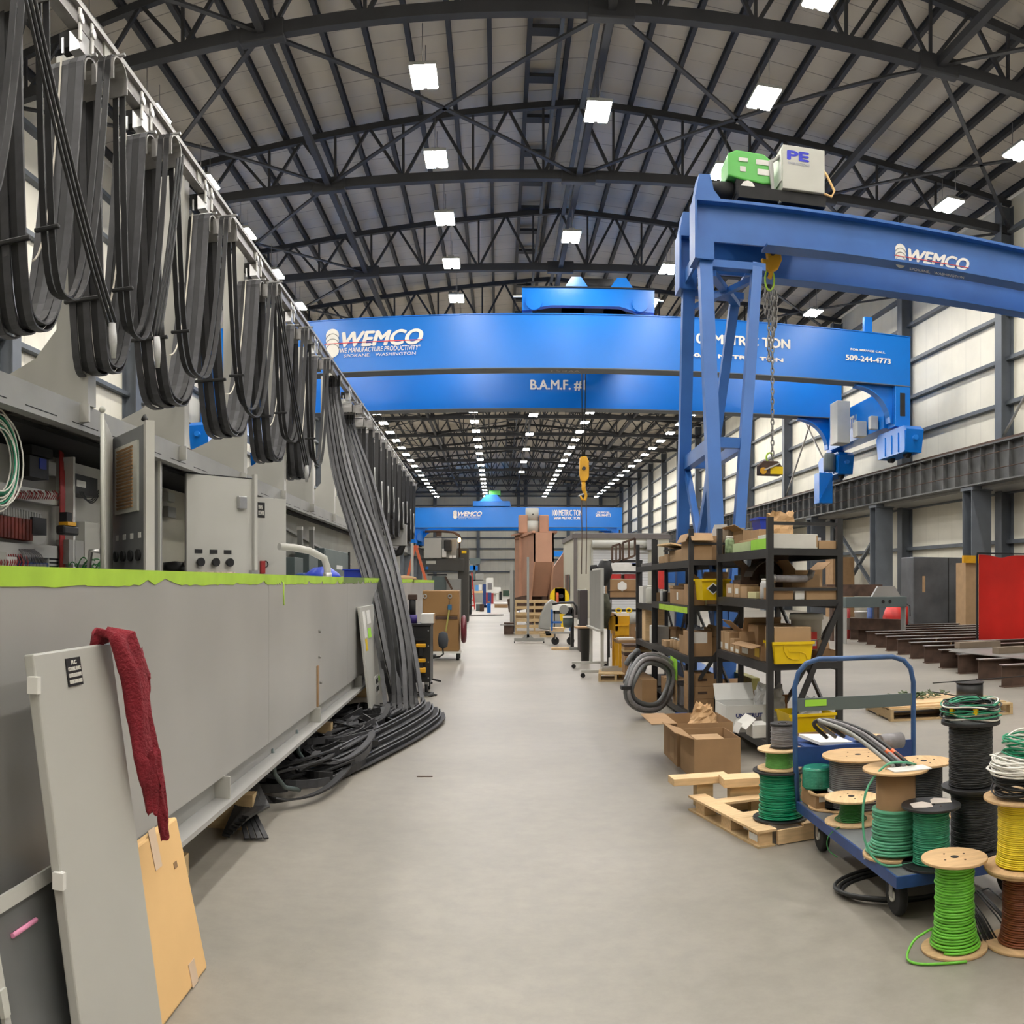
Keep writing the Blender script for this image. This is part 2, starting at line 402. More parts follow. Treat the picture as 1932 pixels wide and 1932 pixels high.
for k in range(-3, 14):
    y = T0+BAY*k
    MB().ibeam((XR-.25, y-XR*.035, 0), (XR-.25, y-XR*.035, 14.3), .42, .5, .03, .02, (1, 0, 0)).build('column', COLG, wr)
    MB().ibeam((XL+.25, y-XL*.035, 0), (XL+.25, y-XL*.035, 14.3), .42, .5, .03, .02, (1, 0, 0)).build('column', COLG, wl)
    if k in (0, 3, 6):       # cross bracing of the right wall
        for a, c in ((6.5, 13), (13, 6.5)):
            MB().bar((XR-.32, y-.5, a), (XR-.32, y+BAY-.6, c), .08, .05).build('wall_brace', STEEL, wr)
for a, c in ((.2, 4.6), (4.6, .2)):
    MB().bar((XR-.6, 34.1, a), (XR-.6, 41, c), .16, .1).build('wall_brace', COLG, wr)
# tall square-shouldered haunches where truss meets column
# crane runways
RUNX = {'right': 15.0, 'left': -10.3}
for side, x in RUNX.items():
    s = 1 if side == 'right' else -1
    t = thing('crane_runway', 'long riveted grey steel crane runway beam along the %s wall' % side, 'crane runway', (x, 0, 4.75))
    MB().ibeam((0, YF+1, .62), (0, YB-1, .62), .5, 1.24, .05, .03).build('girder', RUNW, t)
    b = MB()
    y = 2.0
    while y < 90:
        b.box(-.2, .2, y, y+.03, .06, 1.18); y += .85
    tag(b.build('stiffener', RUNW, t), None, kind='stuff')
    MB().box(-.06, .06, YF+1, YB-1, 1.24, 1.36).build('rail', RUST, t)
    MB().box(s*.15, s*1.3, YF+1, YB-1, -.10, .02).build('walkway_ledge', GREYD, t)
    b = MB()
    for z in (.38, .88): MB().tube([(-s*.3, YF+1, z), (-s*.3, YB-1, z)], .014, 6).build('conductor_bar', RUST, t)
    n = 0
    for k in range(-2, 14):
        y = T0+BAY*k-x*.035
        if y < 3: continue
        c = thing('runway_column', 'dark grey steel column under the %s crane runway, %s from the front' % (side, ORD[n]), 'steel column', (x+s*.2, y, 0), 0, 'columns under the %s crane runway' % side)
        n += 1
        MB().ibeam((0, 0, 0), (0, 0, 4.7), .75, .62, .04, .03, (0, 1, 0)).build('shaft', COLG, c)
        MB().box(-.45, .45, -.45, .45, 0, .04).build('base_plate', COLG, c)
        MB().box(-.4, .4, -.4, .4, 4.62, 4.75).build('cap_plate', COLG, c)

# ================================================================== lamps
LZ = 12.6
def lamp_at(px, py):
    r = (LZ-CH)/el(py); t = th(px); return r*math.sin(t), r*math.cos(t)
lp = thing('ceiling_lamp', 'x', 'ceiling lamp', (0, -500, LZ))
b = MB(); b.box(-.29, .29, -.47, .47, .03, .10); b.box(-.10, .10, -.3, .3, .10, .2); b.build('housing', GREYD, lp)
for s in (-1, 1): MB().box(s*.05, s*.265, -.45, .45, 0, .03).build('light_panel', LED, lp)
for y in (-.4, .4): MB().tube([(0, y, .1), (0, y, .95)], .01, 5).build('hanger', STEEL, lp)
rows = [('leftmost', -7.95, 15.9, 30, 1), ('left of centre', -1.62, 19.6, 30, 1), ('right of centre', 5.97, 15.8, 30, 1), ('rightmost', 12.65, 19.3, 27, 1), ('sparse middle', 2.33, 21.0, 10, 2)]
used = False
def lamp(x, y, lb, g):
    global used
    if not used: lp.location = (x, y, LZ); lp['label'] = lb; lp['group'] = g; used = True; return lp
    return dup(lp, (x, y, LZ), None, lb, g)
for nm, x, y0, cnt, st in rows:
    nb = 0
    for k in range(-7//st, cnt):
        y = y0+k*3.85*st
        if y > 119 or y < -10: continue
        if k < 0: lb = 'twin panel ceiling lamp of the %s row, above and behind the viewpoint' % nm
        elif y < 40: lb = 'twin ceiling lamp, %s of the %s row before the blue crane' % (ORD[k], nm)
        elif y < 57: lb = 'twin panel ceiling lamp of the %s row behind the big blue crane girders' % nm
        else: lb = 'twin ceiling lamp, %s of the %s row beyond the blue crane' % (ORD[nb], nm); nb += 1
        lamp(x, y, lb, 'ceiling lamps of the %s row' % nm)
# ================================================================== overhead cranes
def CP(px, py, Yc, yaw=YAW):
    """local (x, z) on the vertical plane through (0, Yc) turned by yaw"""
    t = th(px); r = Yc*math.cos(yaw)/(math.cos(yaw)*math.cos(t)-math.sin(yaw)*math.sin(t))
    P = Vector((r*math.sin(t), r*math.cos(t)-Yc)); return P.x*math.cos(yaw)+P.y*math.sin(yaw), CH+el(py)*r
def logo(par, x, y, z, W, mtxt=None, label=None):
    """four stacked discs, slanted company lettering, red stripe, two small lines; W wide, on the plane y facing the viewer"""
    k = W/182.0; mt = mtxt or WTXT
    b = MB()
    for i in range(4):
        b.lathe([(12.5*k, 0), (12.5*k, .004+.002*i)], (x+12.5*k, y-.004-.002*i, z+(14-i*9.5)*k), 28, 0, 'y')
    b.build('disc_emblem', mt, par)
    b = MB()
    for i in range(3):
        P = [(x+12.5*k+12.7*k*math.cos(a), y-.014, z+(14-(i+1)*9.5)*k+12.7*k*math.sin(a)) for a in [R(15+d*15) for d in range(11)]]
        b.tube(P, .6*k, 4)
    b.build('emblem_line', GREYD, par)
    text('WEMCO', 1, (x+32*k, y-.004, z+5*k), par, mt, W=150*k, H=27*k, bold=.035, shear=.3)
    MB().box(x-3*k, x+182*k, y-.014, y-.010, z-2.2*k, z-.6*k).build('red_stripe', REDT, par)
    text('"WE MANUFACTURE PRODUCTIVITY"', 1, (x+24*k, y-.004, z-15*k), par, mt, W=154*k, H=9*k, bold=.015, shear=.2)
    text('SPOKANE,   WASHINGTON', 1, (x+34*k, y-.004, z-26*k), par, mt, W=136*k, H=6.5*k, shear=.1)
def bridge(lb, Y1, Y2, zb, dep, xr, xl, group):
    t = thing('bridge_crane', lb, 'overhead crane', (0, Y1, 0), YAW, group)
    G = Y2-Y1; gw = .75; zt = zb+dep
    for y, x1 in ((0, xr), (G, xr-.15)):
        b = MB(); b.box(xl, x1, y+.03, y+gw-.03, zb+.03, zt-.03); b.box(xl, x1, y, y+gw, zt-.03, zt)
        g = b.build('girder', BLUE, t)
        MB().box(xl, x1, y, y+gw, zb, zb+.03).build('bottom_flange', COLG, t)
        b = MB(); b.bar((xl+1, y+gw/2, zt+.05), (x1-1, y+gw/2, zt+.05), .07, .09); b.build('trolley_rail', RUST, t)
    for sx, s in ((xr, 1), (xl, -1)):
        xi = sx-s*.75
        # tie beam between the two girders, end posts, curved knees and wheeled end trucks
        MB().box(xi, sx-s*.1, gw, G, zb-1.45, zb-.02).build('end_tie', BLUE, t)
        for y in (0, G):
            b = MB(); b.box(sx, sx-s*.62, y+.02, y+gw-.02, zb-1.5, zb); b.build('end_post', BLUE, t, bevel=.02)
            MB().box(sx-s*.22, sx-s*.42, y-.004, y+.02, zb-1.1, zb-.25).build('post_opening', BLK, t)
            P = [(0, 0), (0, -1.35)]+[(-s*(.12+1.35*(1-math.cos(a))), -1.35+1.27*math.sin(a)) for a in [R(d) for d in range(0, 91, 10)]]+[(-s*1.47, 0)]
            MB().prism(P, (sx-s*.62, y+.3, zb), (1, 0, 0), (0, 0, 1), (0, .12, 0)).build('knee_web', BLUE, t)
            Q = [(-s*(.12+1.35*(1-math.cos(a))), -1.35+1.27*math.sin(a)) for a in [R(d) for d in range(0, 91, 10)]]
            b = MB(); b.strip([(sx-s*.62+u, y+.36, zb+v) for u, v in Q], (0, 1, 0), .45, .04); b.build('knee_flange', BLUE, t)
            xt = sx-s*.31; zq = RAILZ+.42
            P = [(-1.45, .55), (-1.25, -.25), (1.25, -.25), (1.45, .55), (1.2, .7), (-1.2, .7)]
            k = MB().prism(P, (xt-.34, y+.36, zq), (0, 1, 0), (0, 0, 1), (.68, 0, 0)).build('end_truck', BLUE, t)
            for yy in (-.75, .75): MB().lathe([(.26, -.08), (.26, .08)], (xt, y+.36+yy, zq-.14), 20, 0, 'x').build('wheel', BLKM, k)
            b = MB(); b.box(xt-.2, xt+.2, y+.1, y+.62, zq+.7, zb-1.45); b.build('saddle', BLUE, k)
            MB().lathe([(.09, 0), (.09, .3), (.15, .3), (.15, .36)], (xt, y-1.55+.36, zq+.25), 14, 0, 'y').build('buffer', BLUE, k)
            for j in range(4): MB().box(xt-s*.37, xt-s*.34, y-1+j*.62, y-.96+j*.62, zq-.2, zq+.5).build('stiffener', BLUE, k)
    return t
RAILZ = 6.11
XRE = CP(1718, 640, 30.5)[0]
c1 = bridge('big royal blue overhead crane nearest the viewer, lettered B.A.M.F. #1', 30.5, 37.6, 8.83, 1.87, XRE, -10.6, 'blue overhead cranes')
x, z = CP(615, 648, 30.5); x2, _ = CP(797, 648, 30.5); logo(c1, x, 0, z, x2-x)
def put(par, body, p0, p1, ytop, ybot, Yc, dy, m=WTXT, **k):
    xa, za = CP(p0, ytop, Yc+dy); xb, zb = CP(p1, ybot, Yc+dy)
    return text(body, 1, (xa, dy-.004, (za+zb)/2), par, m, W=xb-xa, H=za-zb, **k)
put(c1, '100 METRIC TON', 1306, 1490, 629, 658, 30.5, 0, bold=.05)
put(c1, '50/50 METRIC TON', 1300, 1477, 666, 683, 30.5, 0, bold=.05)
put(c1, 'FOR SERVICE CALL', 1605, 1670, 657, 667, 30.5, 0, bold=.05)
put(c1, '509-244-4773', 1596, 1680, 669, 687, 30.5, 0, bold=.05)
put(c1, 'B.A.M.F. #1', 990, 1093, 717, 737, 30.5, 7.1, bold=.05)
xa, _ = CP(1035, 700, 30.5); text('WEST', 1, (xa+1.1, .38, 8.825), c1, GREYD, rot=(PI, 0, PI), W=1.1, H=.3)
text('SOUTH', 1, (XRE-.76, 5.2, 8.15), c1, WTXT, rot=(PI/2, 0, -PI/2), W=1.5, H=.5, bold=.05)
MB().box(XRE-1.6, XRE-1.05, 3.6, 4.5, 7.2, 8.9).build('drive_cabinet', OFFW, c1, bevel=.02)
MB().box(XRE-1.2, XRE-.8, 2.4, 2.9, 7.3, 7.9).build('junction_box', OFFW, c1, bevel=.02)
MB().box(XRE-1.1, XRE-.8, 1.2, 1.5, 7.4, 7.9).build('junction_box', OFFW, c1, bevel=.02)
MB().lathe([(.25, 0), (.27, .1), (.27, .7), (.2, .8)], (XRE-.9, 6.6, 6.4), 16).build('drive_motor', GREYG, c1)
b = MB(); b.box(XRE-1.5, XRE-.9, 6.2, 6.9, 5.0, 6.3); b.bar((XRE-1.5, 6.15, 5.1), (XRE-.9, 6.15, 6.2), .04); b.build('sweep_basket', BLUE, c1)
MB().bar((XRE-1.6, .3, 10.7), (XRE-1.6, .3, 11.3), .3, .2).build('post_stub', BLUE, c1)
# trolley on top of the near crane
xa, _ = CP(985, 590, 30.5); xb, _ = CP(1236, 590, 30.5); zt = 10.79
tr = thing('crane_trolley', 'blue trolley with two pointed lugs standing on the near blue crane girders', 'crane trolley', (0, 30.5, 0), YAW)
for y in (.15, 7.35):
    b = MB(); P = [(0, .05), (.35, .05), (.35, .12), (1.0, .22), (xb-xa-1.2, .22), (xb-xa-.6, .05), (xb-xa, .05), (xb-xa, .82), (0, .82)]
    b.prism(P, (xa, y, zt), (1, 0, 0), (0, 0, 1), (0, .3, 0)); b.build('side_frame', BLUE, tr)
for x in (CP(1088, 590, 30.5)[0], CP(1174, 590, 30.5)[0]):
    MB().prism([(-.42, .82), (.42, .82), (.16, 1.2), (-.16, 1.2)], (x, .15, zt), (1, 0, 0), (0, 0, 1), (0, 7.4, 0)).build('ridge_lug', BLUE, tr)
for x in (xa+.4, xb-.5): MB().lathe([(.28, 0), (.28, .14)], (x, .05, zt+.32), 22, 0, 'y').build('wheel', BLUE, tr)
MB().box(xa, xb, .1, 7.8, zt+.82, zt+.86).build('deck', BLKM, tr)
b = MB(); b.lathe([(.3, 0), (.3, 1.1)], (xa+2.1, 1.2, zt+1.2), 18, 0, 'x'); b.build('hoist_drum', BLKM, tr)
MB().bar((xa-.3, .1, zt+.5), (xa, .1, zt+.5), .05).build('stop_bar', WHITE, tr)
MB().bar((xb, .1, zt+.45), (xb+.3, .1, zt+.45), .05).build('stop_bar', WHITE, tr)
# hook block under it
Hx, Hy = PY(1101, 900, 34.3).x, 34.3
zz = lambda py: CH+el(py)*34.35
h = thing('hook_block', 'yellow crane hook block hanging from the near blue crane in the centre', 'crane hook', (Hx, Hy, zz(905)))
b = MB()
dz = -zz(905)
MB().prism([(-.14, zz(862)), (.1, zz(860)), (.2, zz(870)), (.2, zz(900)), (.1, zz(908)), (-.1, zz(908)), (-.16, zz(895)), (-.16, zz(872))], (0, -.12, dz), (1, 0, 0), (0, 0, 1), (0, .24, 0)).build('block_casing', YELP, h, bevel=.03)
MB().lathe([(.07, 0), (.07, .14)], (0, -.2, zz(884)+dz), 18, 0, 'y').build('sheave_hub', BLK, h)
MB().tube([(0, 0, zz(908)+dz), (0, 0, zz(922)+dz), (.04, 0, zz(928)+dz), (.1, 0, zz(934)+dz), (.06, 0, zz(943)+dz), (-.06, 0, zz(942)+dz), (-.13, 0, zz(934)+dz)], [.08, .08, .07, .06, .06, .05, .03], 8).build('hook', YELP, h)
MB().bar((-.22, 0, zz(936)+dz), (.14, 0, zz(927)+dz), .04).build('latch_shackle', CHROME, h)
for x in (-.05, .05): MB().tube([(x, 0, zz(866)+dz), (x*1.6, 0, 11.62+dz)], .02, 6).build('hoist_rope', BLK, h)
for x in (-.08, .1): MB().tube([(x, 0, zz(942)+dz), (x+.02, 0, zz(1010)+dz), (x+.0, 0, zz(1083)+dz)], .018, 5).build('hanging_chain', RUST, h)
# the far crane
Y3 = 108.0
c3 = bridge('blue overhead crane far down the hall, lettered 100 METRIC TON', Y3, Y3+7, 8.14, 2.42, CP(1174, 960, Y3)[0], CP(774, 960, Y3)[0], 'blue overhead cranes')
x, z = CP(855, 971, Y3); x2, _ = CP(909, 971, Y3); logo(c3, x, -.02, z, x2-x)
put(c3, '100 METRIC TON', 1042, 1098, 962, 973, Y3, -.02, bold=.04); put(c3, '50/50 METRIC TON', 1045, 1094, 975, 980, Y3, -.02, bold=.04)
put(c3, 'FOR SERVICE CALL', 1127, 1150, 965, 968, Y3, -.02, bold=.05); put(c3, '509-244-4773', 1124, 1152, 969, 975, Y3, -.02, bold=.05)
tr = thing('crane_trolley', 'blue trolley with a green hoist on the far blue crane', 'crane trolley', (0, Y3, 0), YAW)
xa = CP(892, 955, Y3)[0]; xb = CP(962, 955, Y3)[0]
MB().box(xa, xb, 0, 7, 10.67, 11.3).build('side_frame', BLUE, tr, bevel=.05)
MB().prism([(0, 0), (2.8, 0), (2.1, .8), (.8, .8)], (xa+.8, .5, 11.3), (1, 0, 0), (0, 0, 1), (0, 4, 0)).build('ridge_lug', BLUE, tr)
MB().box(xa+1.9, xa+3.3, 1, 2.6, 12.1, 12.7).build('hoist_motor', GRNM, tr, bevel=.1)

# ================================================================== blue double-girder gantry on the right
YA = 12.0
g = thing('gantry_crane', 'blue double girder gantry crane on splayed legs at right', 'gantry crane', (2.75, YA, 0), YAW)
gx = lambda px, py, Yc=YA: (CP(px, py, Yc)[0]-2.75, CP(px, py, Yc)[1])
gz1, gz0 = 6.85, 6.28
xs = CP(1316, 420, YA)[0]-2.75
L = 8.3
for y in (0, 1.28):
    b = MB(); b.box(xs, L, y+.12, y+.16, gz0+.03, gz1-.03); b.box(xs, L, y-.02, y+.30, gz1-.04, gz1)
    b.build('girder', BLUE2, g)
    MB().box(xs+1.0, L, y-.02, y+.30, gz0, gz0+.035).build('bottom_flange', BLUE2, g)
    MB().box(xs, L, y+.1, y+.18, gz1, gz1+.05).build('trolley_rail', NAVY, g)
    MB().box(xs-.03, xs, y-.08, y+.34, gz0-.28, gz1).build('end_plate', WHITE if 0 else BLUE2, g)
    MB().prism([(0, 0), (.36, 0), (.26, .12), (.22, .32), (.06, .32)], (xs-.02, y-.02, gz1), (1, 0, 0), (0, 0, 1), (0, .3, 0)).build('end_stop', BLUE2, g)
    MB().box(xs, xs+.24, y-.06, y+.34, gz0-.28, gz0+.02).build('corner_block', BLUE2, g)
def legset(x0, sgn):
    # four splayed legs on an end truck
    for y, yb in ((.1, -.95), (1.4, 2.3)):
        for xt, xb_, wd in ((x0, x0+sgn*.02, .18), (x0+sgn*.74, x0+sgn*.10, .14)):
            MB().bar((xt, y, gz0-.25), (xb_, yb, .3), wd, wd, (0, 1, 0)).build('leg', BLUE2, g)
        q = .45
        MB().bar((x0+sgn*.09, y+(yb-y)*q, gz0-.25-5.73*q), (x0+sgn*.46, y+(yb-y)*q, gz0-.25-5.73*q), .09, .14).build('leg_rung', BLUE2, g)
        MB().bar((x0, y, gz0-.30), (x0+sgn*.85, y, gz0-.30), .16, .1).build('head_beam', BLUE2, g)
    q = .45; ya = .1-1.05*q; yb = 1.4+.9*q; z = gz0-.25-5.73*q
    MB().bar((x0+sgn*.05, ya, z), (x0+sgn*.05, yb, z), .12, .2).build('side_brace', BLUE2, g)
    MB().bar((x0+sgn*.46, ya, z), (x0+sgn*.46, yb, z), .1, .14).build('side_brace', BLUE2, g)
    MB().bar((x0-sgn*.06, -.05, gz0-.1), (x0-sgn*.06, 1.55, gz0-.1), .04, .2).build('tie_plate', BLUE2, g)
    MB().bar((x0+sgn*.05, ya, z-.1), (x0+sgn*.04, 2.2, .6), .09, .12).build('diagonal_brace', BLUE2, g)
    MB().bar((x0+sgn*.05, yb, z-.1), (x0+sgn*.04, -.8, .6), .09, .12).build('diagonal_brace', BLUE2, g)
    MB().bar((x0+sgn*.1, .1, gz0-.42), (x0+sgn*.75, 1.4, gz0-.42), .12, .08).build('head_cross', BLUE2, g)
    MB().bar((x0+sgn*.75, .1, gz0-.42), (x0+sgn*.1, 1.4, gz0-.5), .08, .08).build('head_cross', BLUE2, g)
    MB().box(x0-sgn*.1, x0+sgn*.22, -1.4, 2.75, .14, .36).build('end_truck', BLUE2, g)
    for y in (-1.1, 2.45): MB().lathe([(.14, -.05), (.14, .05)], (x0+sgn*.06, y, .14), 18, 0, 'x').build('wheel', BLKM, g)
legset(xs+.14, 1); legset(L-.2, -1)
x, z = gx(1700, 472); x2, _ = gx(1840, 480)
logo(g, x, .116, z, x2-x)
# hoist trolley riding on the gantry
hx = gx(1380, 350)[0]
t = thing('gantry_hoist', 'hoist with green motor cover riding on top of the blue gantry', 'hoist', (2.75, YA, 0), YAW)
q = lambda px, py: gx(px, py, YA+.05)
zt = gz1+.06
MB().box(q(1395, 0)[0], q(1560, 0)[0], .0, 1.5, zt, zt+.16).build('carriage', BLKM, t)
xa, xb = q(1378, 0)[0], q(1462, 0)[0]; z0 = zt+.28
MB().prism([(0, .05), (0, .36), (.12, .42), (xb-xa-.12, .40), (xb-xa, .32), (xb-xa, 0), (xb-xa-.12, -.02), (.15, .02)], (xa, .1, z0), (1, 0, 0), (0, 0, 1), (0, .5, 0)).build('motor_cover', GRNM, t, bevel=.02)
for u, v, w_, h_ in ((.15, .26, .13, .05), (.17, .12, .08, .07), (.40, .24, .22, .07), (.42, .10, .18, .08)):
    MB().box(xa+u, xa+u+w_, .088, .1, z0+v, z0+v+h_).build('rating_sticker', WPAP, t)
MB().box(xa+.12, xb-.03, .12, .6, zt+.1, z0+.02).build('gearbox', BLKM, t)
MB().lathe([(.1, 0), (.1, .06), (.05, .08)], (xa+.27, .04, zt+.16), 10, 0, 'y').build('bearing_cap', WHITE, t)
MB().lathe([(.1, -.3), (.12, -.2), (.12, 0)], (xa+.1, .3, zt+.2), 14, 0, 'x').build('hoist_brake', BLKM, t)
t2 = thing('control_cabinet', 'light grey electrical box lettered PE on top of the blue gantry', 'electrical cabinet', (2.75, YA, 0), YAW)
xa, za = q(1477, 272); xb, zb_ = q(1556, 372)
MB().box(xa, xb, -.05, .5, zt+.17, za).build('body', OFFW, t2, bevel=.01)
MB().box(xa-.01, xa+.0, .0, .48, zt+.3, za-.05).build('side_door', WHITE, t2)
text('PE', 1, (xa+.07, -.054, za-.14), t2, mat('blue logo', (.02, .03, .55)), W=.30, H=.12, bold=.05)
text('POWER ELECTRONICS', 1, (xa+.07, -.054, za-.25), t2, mat('pale logo', (.42, .44, .52)), W=.32, H=.035)
MB().tube([(xb-.02, .1, zt+.62), (xb+.05, .0, zt+.45), (xb+.16, 0, zt+.25), (xb+.12, 0, zt+.16), (xb-.05, .0, zt+.2)], .018, 6).build('yellow_cable', CARDT, t2)
for k in range(2): MB().tube([(xa, .1+k*.06, za-.1), (xa-.12-.03*k, .1, za-.2), (xa-.12, .05, za-.6), (xa-.02, .02, za-.8)], .025, 8).build('conduit_hose', GREYD, t2)
# hook, chains and lifting magnet
hx, hz = CP(1452, 490, YA+.7)
P0 = Vector((hx*math.cos(YAW), YA+.7+hx*math.sin(YAW), 0))
k = thing('gantry_hook', 'yellow hook under the blue gantry holding a bundle of steel chain', 'crane hook', P0)
zq = lambda py: CH+el(py)*(P0.xy.length)
MB().prism([(-.06, 0), (.16, 0), (.18, -.12), (.12, -.26), (.02, -.32), (-.1, -.26), (-.13, -.12), (-.04, -.14)], (0, -.05, zq(474)), (1, 0, 0), (0, 0, 1), (0, .1, 0)).build('hook_body', YELP, k, bevel=.02)
MB().lathe([(.035, 0), (.035, .01)], (.03, -.06, zq(480)), 14, 0, 'y').build('pin', RUST, k)
MB().tube([(-.02, 0, zq(500)), (.02, 0, zq(515)), (.0, 0, zq(525))], .035, 8).build('hook_tip', YELP, k)
MB().tube([(.1*math.cos(a)*.7, 0, zq(528)+.16*math.sin(a)) for a in [R(d) for d in range(0, 360, 24)]], .014, 6, closed=True).build('master_ring', LIME, k)
MB().bar((0, 0, zq(474)), (0, 0, gz0+.1), .05).build('hoist_rope', BLK, k)
def chain(b, x, y, z0, z1, r=.011, Lk=.075):
    n = int((z0-z1)/Lk); 
    for i in range(n):
        zc = z0-(i+.5)*Lk; P = []
        for d in range(0, 360, 45):
            a = R(d); u = .022*math.cos(a); v = (Lk*.66)*math.sin(a)
            P.append((x+(u if i % 2 else 0), y+(0 if i % 2 else u), zc+v))
        b.tube(P, r, 4, closed=True)
for x, y, za, zb in ((-.07, 0, 545, 600), (.0, .03, 545, 690), (.07, .02, 545, 635), (.03, -.04, 550, 880), (.1, 0, 548, 625)):
    b = MB(); chain(b, x, y, zq(za), zq(zb)); b.build('chain', STEEL, k)
zb = zq(897)
m = thing('lifting_magnet', 'small red and yellow plate lifter hanging on the long chain', 'plate lifter', (P0.x, P0.y, zb))
MB().prism([(-.17, 0), (.17, 0), (.17, .12), (.1, .2), (-.12, .2), (-.17, .14)], (0, -.1, 0), (1, 0, 0), (0, 0, 1), (0, .2, 0), 0).build('body', RUST, m, bevel=.01)
MB().box(-.02, .172, -.105, .105, .01, .12).build('yellow_block', YEL, m); MB().bar((-.12, -.12, .06), (.12, -.12, .17), .02).build('lever', CHROME, m)
MB().tube([(.05*math.cos(a), 0, .26+.07*math.sin(a)) for a in [R(d) for d in range(0, 360, 30)]], .014, 6, closed=True).build('shackle', LIME, m)
MB().lathe([(.05, 0), (.05, .02)], (-.13, -.12, .05), 14, 0, 'y').build('knob', YELP, m)
# ================================================================== left: grey box girder being fitted out
def gthing(name, label, cat, x, y, z=0, rz=0, group=None):
    return thing(name, label, cat, GW(x, y, z), GR+rz, group)
WD = 1.45                                     # distance of its face from the viewer's line
g = gthing('box_girder', 'long grey steel box girder left of the aisle, lime tape on its top edge', 'steel girder', 0, 0)
b = MB(); b.box(-WD-.02, -2.95, -1.2, 27, .50, 1.64); b.build('body', GREYW, g)
b = MB()
for y0, y1 in ((-1.2, 6.0), (6.0, 9.6), (9.6, 27.0)):
    b.box(-WD, -WD-.02, y0+.003, y1-.003, .495, 1.645)
b.build('web_plate', GREYW, g)
MB().box(-1.50, -2.9, -1.2, 27, .37, .50).build('lower_rail_web', GREYD, g)
MB().box(-1.39, -3.0, -1.2, 27, .345, .372).build('bottom_flange', GREYW, g)
b = MB(); y = 3.9
for y in (2.4, 4.9, 7.75, 10.5, 13.2, 16, 18.8, 21.5, 24):
    MB().box(-1.41, -1.50, y, y+.02, .372, .497).build('rail_stiffener', GREY, g)
MB().box(-1.44, -1.46, 7.79, 7.86, .50, .86).build('scraped_patch', CARD, g)
for y, z in ((7.9, 1.16), (7.9, .93), (7.95, .70)): MB().lathe([(.012, 0), (.012, .02)], (-1.45, y, z), 8, 0, 'x').build('stud', STEEL, g)
# tape with a torn lower edge
def tape(y0, y1, m, nm):
    P = [(y0, 1.652), (y1, 1.652)]; y = y1; Q = []
    while y > y0:
        d = 1.585+random.uniform(-.006, .006)
        if random.random() < .16 and y > 2: d += random.uniform(.012, .03)
        Q.append((y, d)); y -= random.uniform(.02, .14)
    b = MB(); b.prism(P+Q+[(y0, 1.586)], (-WD+.001, 0, 0), (0, 1, 0), (0, 0, 1), (.003, 0, 0)); b.box(-WD+.003, -WD-.12, y0, y1, 1.646, 1.652)
    return b.build(nm, m, g)
tape(-1.2, 9.3, LIME, 'lime_tape'); tape(11.0, 27.0, LIME, 'lime_tape')
tape(9.3, 11.0, mat('dirty lime tape', (.16, .24, .06), .6), 'lime_tape')
b = MB(); b.tube([(-WD+.004, 6.45, 1.6), (-WD+.004, 6.46, 1.45), (-WD+.006, 6.455, 1.43)], .004, 5); b.build('lime_drip', LIME, g)
for i, y in enumerate((4.2, 5.6, 8.6, 12.4, 17, 22)):
    t = gthing('timber_block', 'short timber block packing the grey box girder off the floor, %s from the front' % ORD[i], 'timber block', -1.62, y, 0, 0, 'timber blocks under the grey girder')
    b = MB(); b.box(-1.2, .12, 0, .12, 0, .115); b.build('lower_sleeper', WOOD2, t); MB().box(-1.2, .16, 0, .12, .115, .23).build('middle_sleeper', WOOD2, t); MB().box(-1.2, .10, 0, .12, .23, .343).build('upper_sleeper', WOOD2, t)
for i, y in enumerate((6.3, 7.15)):
    MB().tube([(-1.5, y, .40), (-1.48, y, .22), (-1.43, y+.12, .10), (-1.36, y+.3, .045)], .018, 8).build('drain_hose', GREYG, g)
MB().lathe([(.026, 0), (.026, .04)], (-1.495, 7.15, .26), 10).build('hose_ferrule', CHROME, g)

# leaning panels and door
def lean(name, label, cat, s0, s1, xt, xb, zt, th_, m, rot=0, group=None, bev=.006):
    t = gthing(name, label, cat, -xb, s0, 0, 0, group)
    dx = -(xt-xb); nx, nz = -zt, dx; l = math.hypot(nx, nz); W = Vector((nx/l*th_, 0, nz/l*th_))
    if W.x > 0: W = -W
    b = MB(); b.prism([(0, 0), (s1-s0, 0), (s1-s0, 1), (0, 1)], (0, 0, 0), (0, 1, 0), (dx, 0, zt), W); b.build('sheet', m, t, bevel=bev)
    return t, Vector((dx, 0, zt)), W
t, V, W_ = lean('enclosure_door', 'tall light grey enclosure door leaning on the girder under a maroon shirt', 'metal door', 2.36, 2.94, 1.285, 1.08, 1.385, .035, GREY)
for f in (.10, .52, .93): 
    c = V*f; MB().box(c.x-.025, c.x+.010, -.018, .004, c.z-.02, c.z+.03).build('hinge', WHITE, t)
nrm = -W_.normalized()
MV = 0     # text axes on the leaning face
def onface(t, V, W_, u0, u1, v0, v1, m, nm, lines=None, mt=None, th_=.004):
    n = -W_.normalized(); Vn = V.normalized(); b = MB()
    b.prism([(u0, v0), (u1, v0), (u1, v1), (u0, v1)], n*.0005, (0, 1, 0), Vn, n*th_); o = b.build(nm, m, t)
    if lines:
        k = len(lines)
        for i, s in enumerate(lines):
            v = v1-(i+.7)*(v1-v0)/(k+.4); Wd = (u1-u0)*min(.85, .12*len(s))
            c = n*(th_+.001)+Vector((0, (u0+u1)/2, 0))+Vn*v
            x = text(s, 1, (0, 0, 0), t, mt or WTXT, W=Wd, H=(v1-v0)/(k+.4)*.6, align='CENTER', ext=.0005, bold=.03)
            x.matrix_local = Matrix.Translation(c) @ Matrix((Vector((0, 1, 0)), Vn, Vector((0, 1, 0)).cross(Vn))).transposed().to_4x4()
    return o
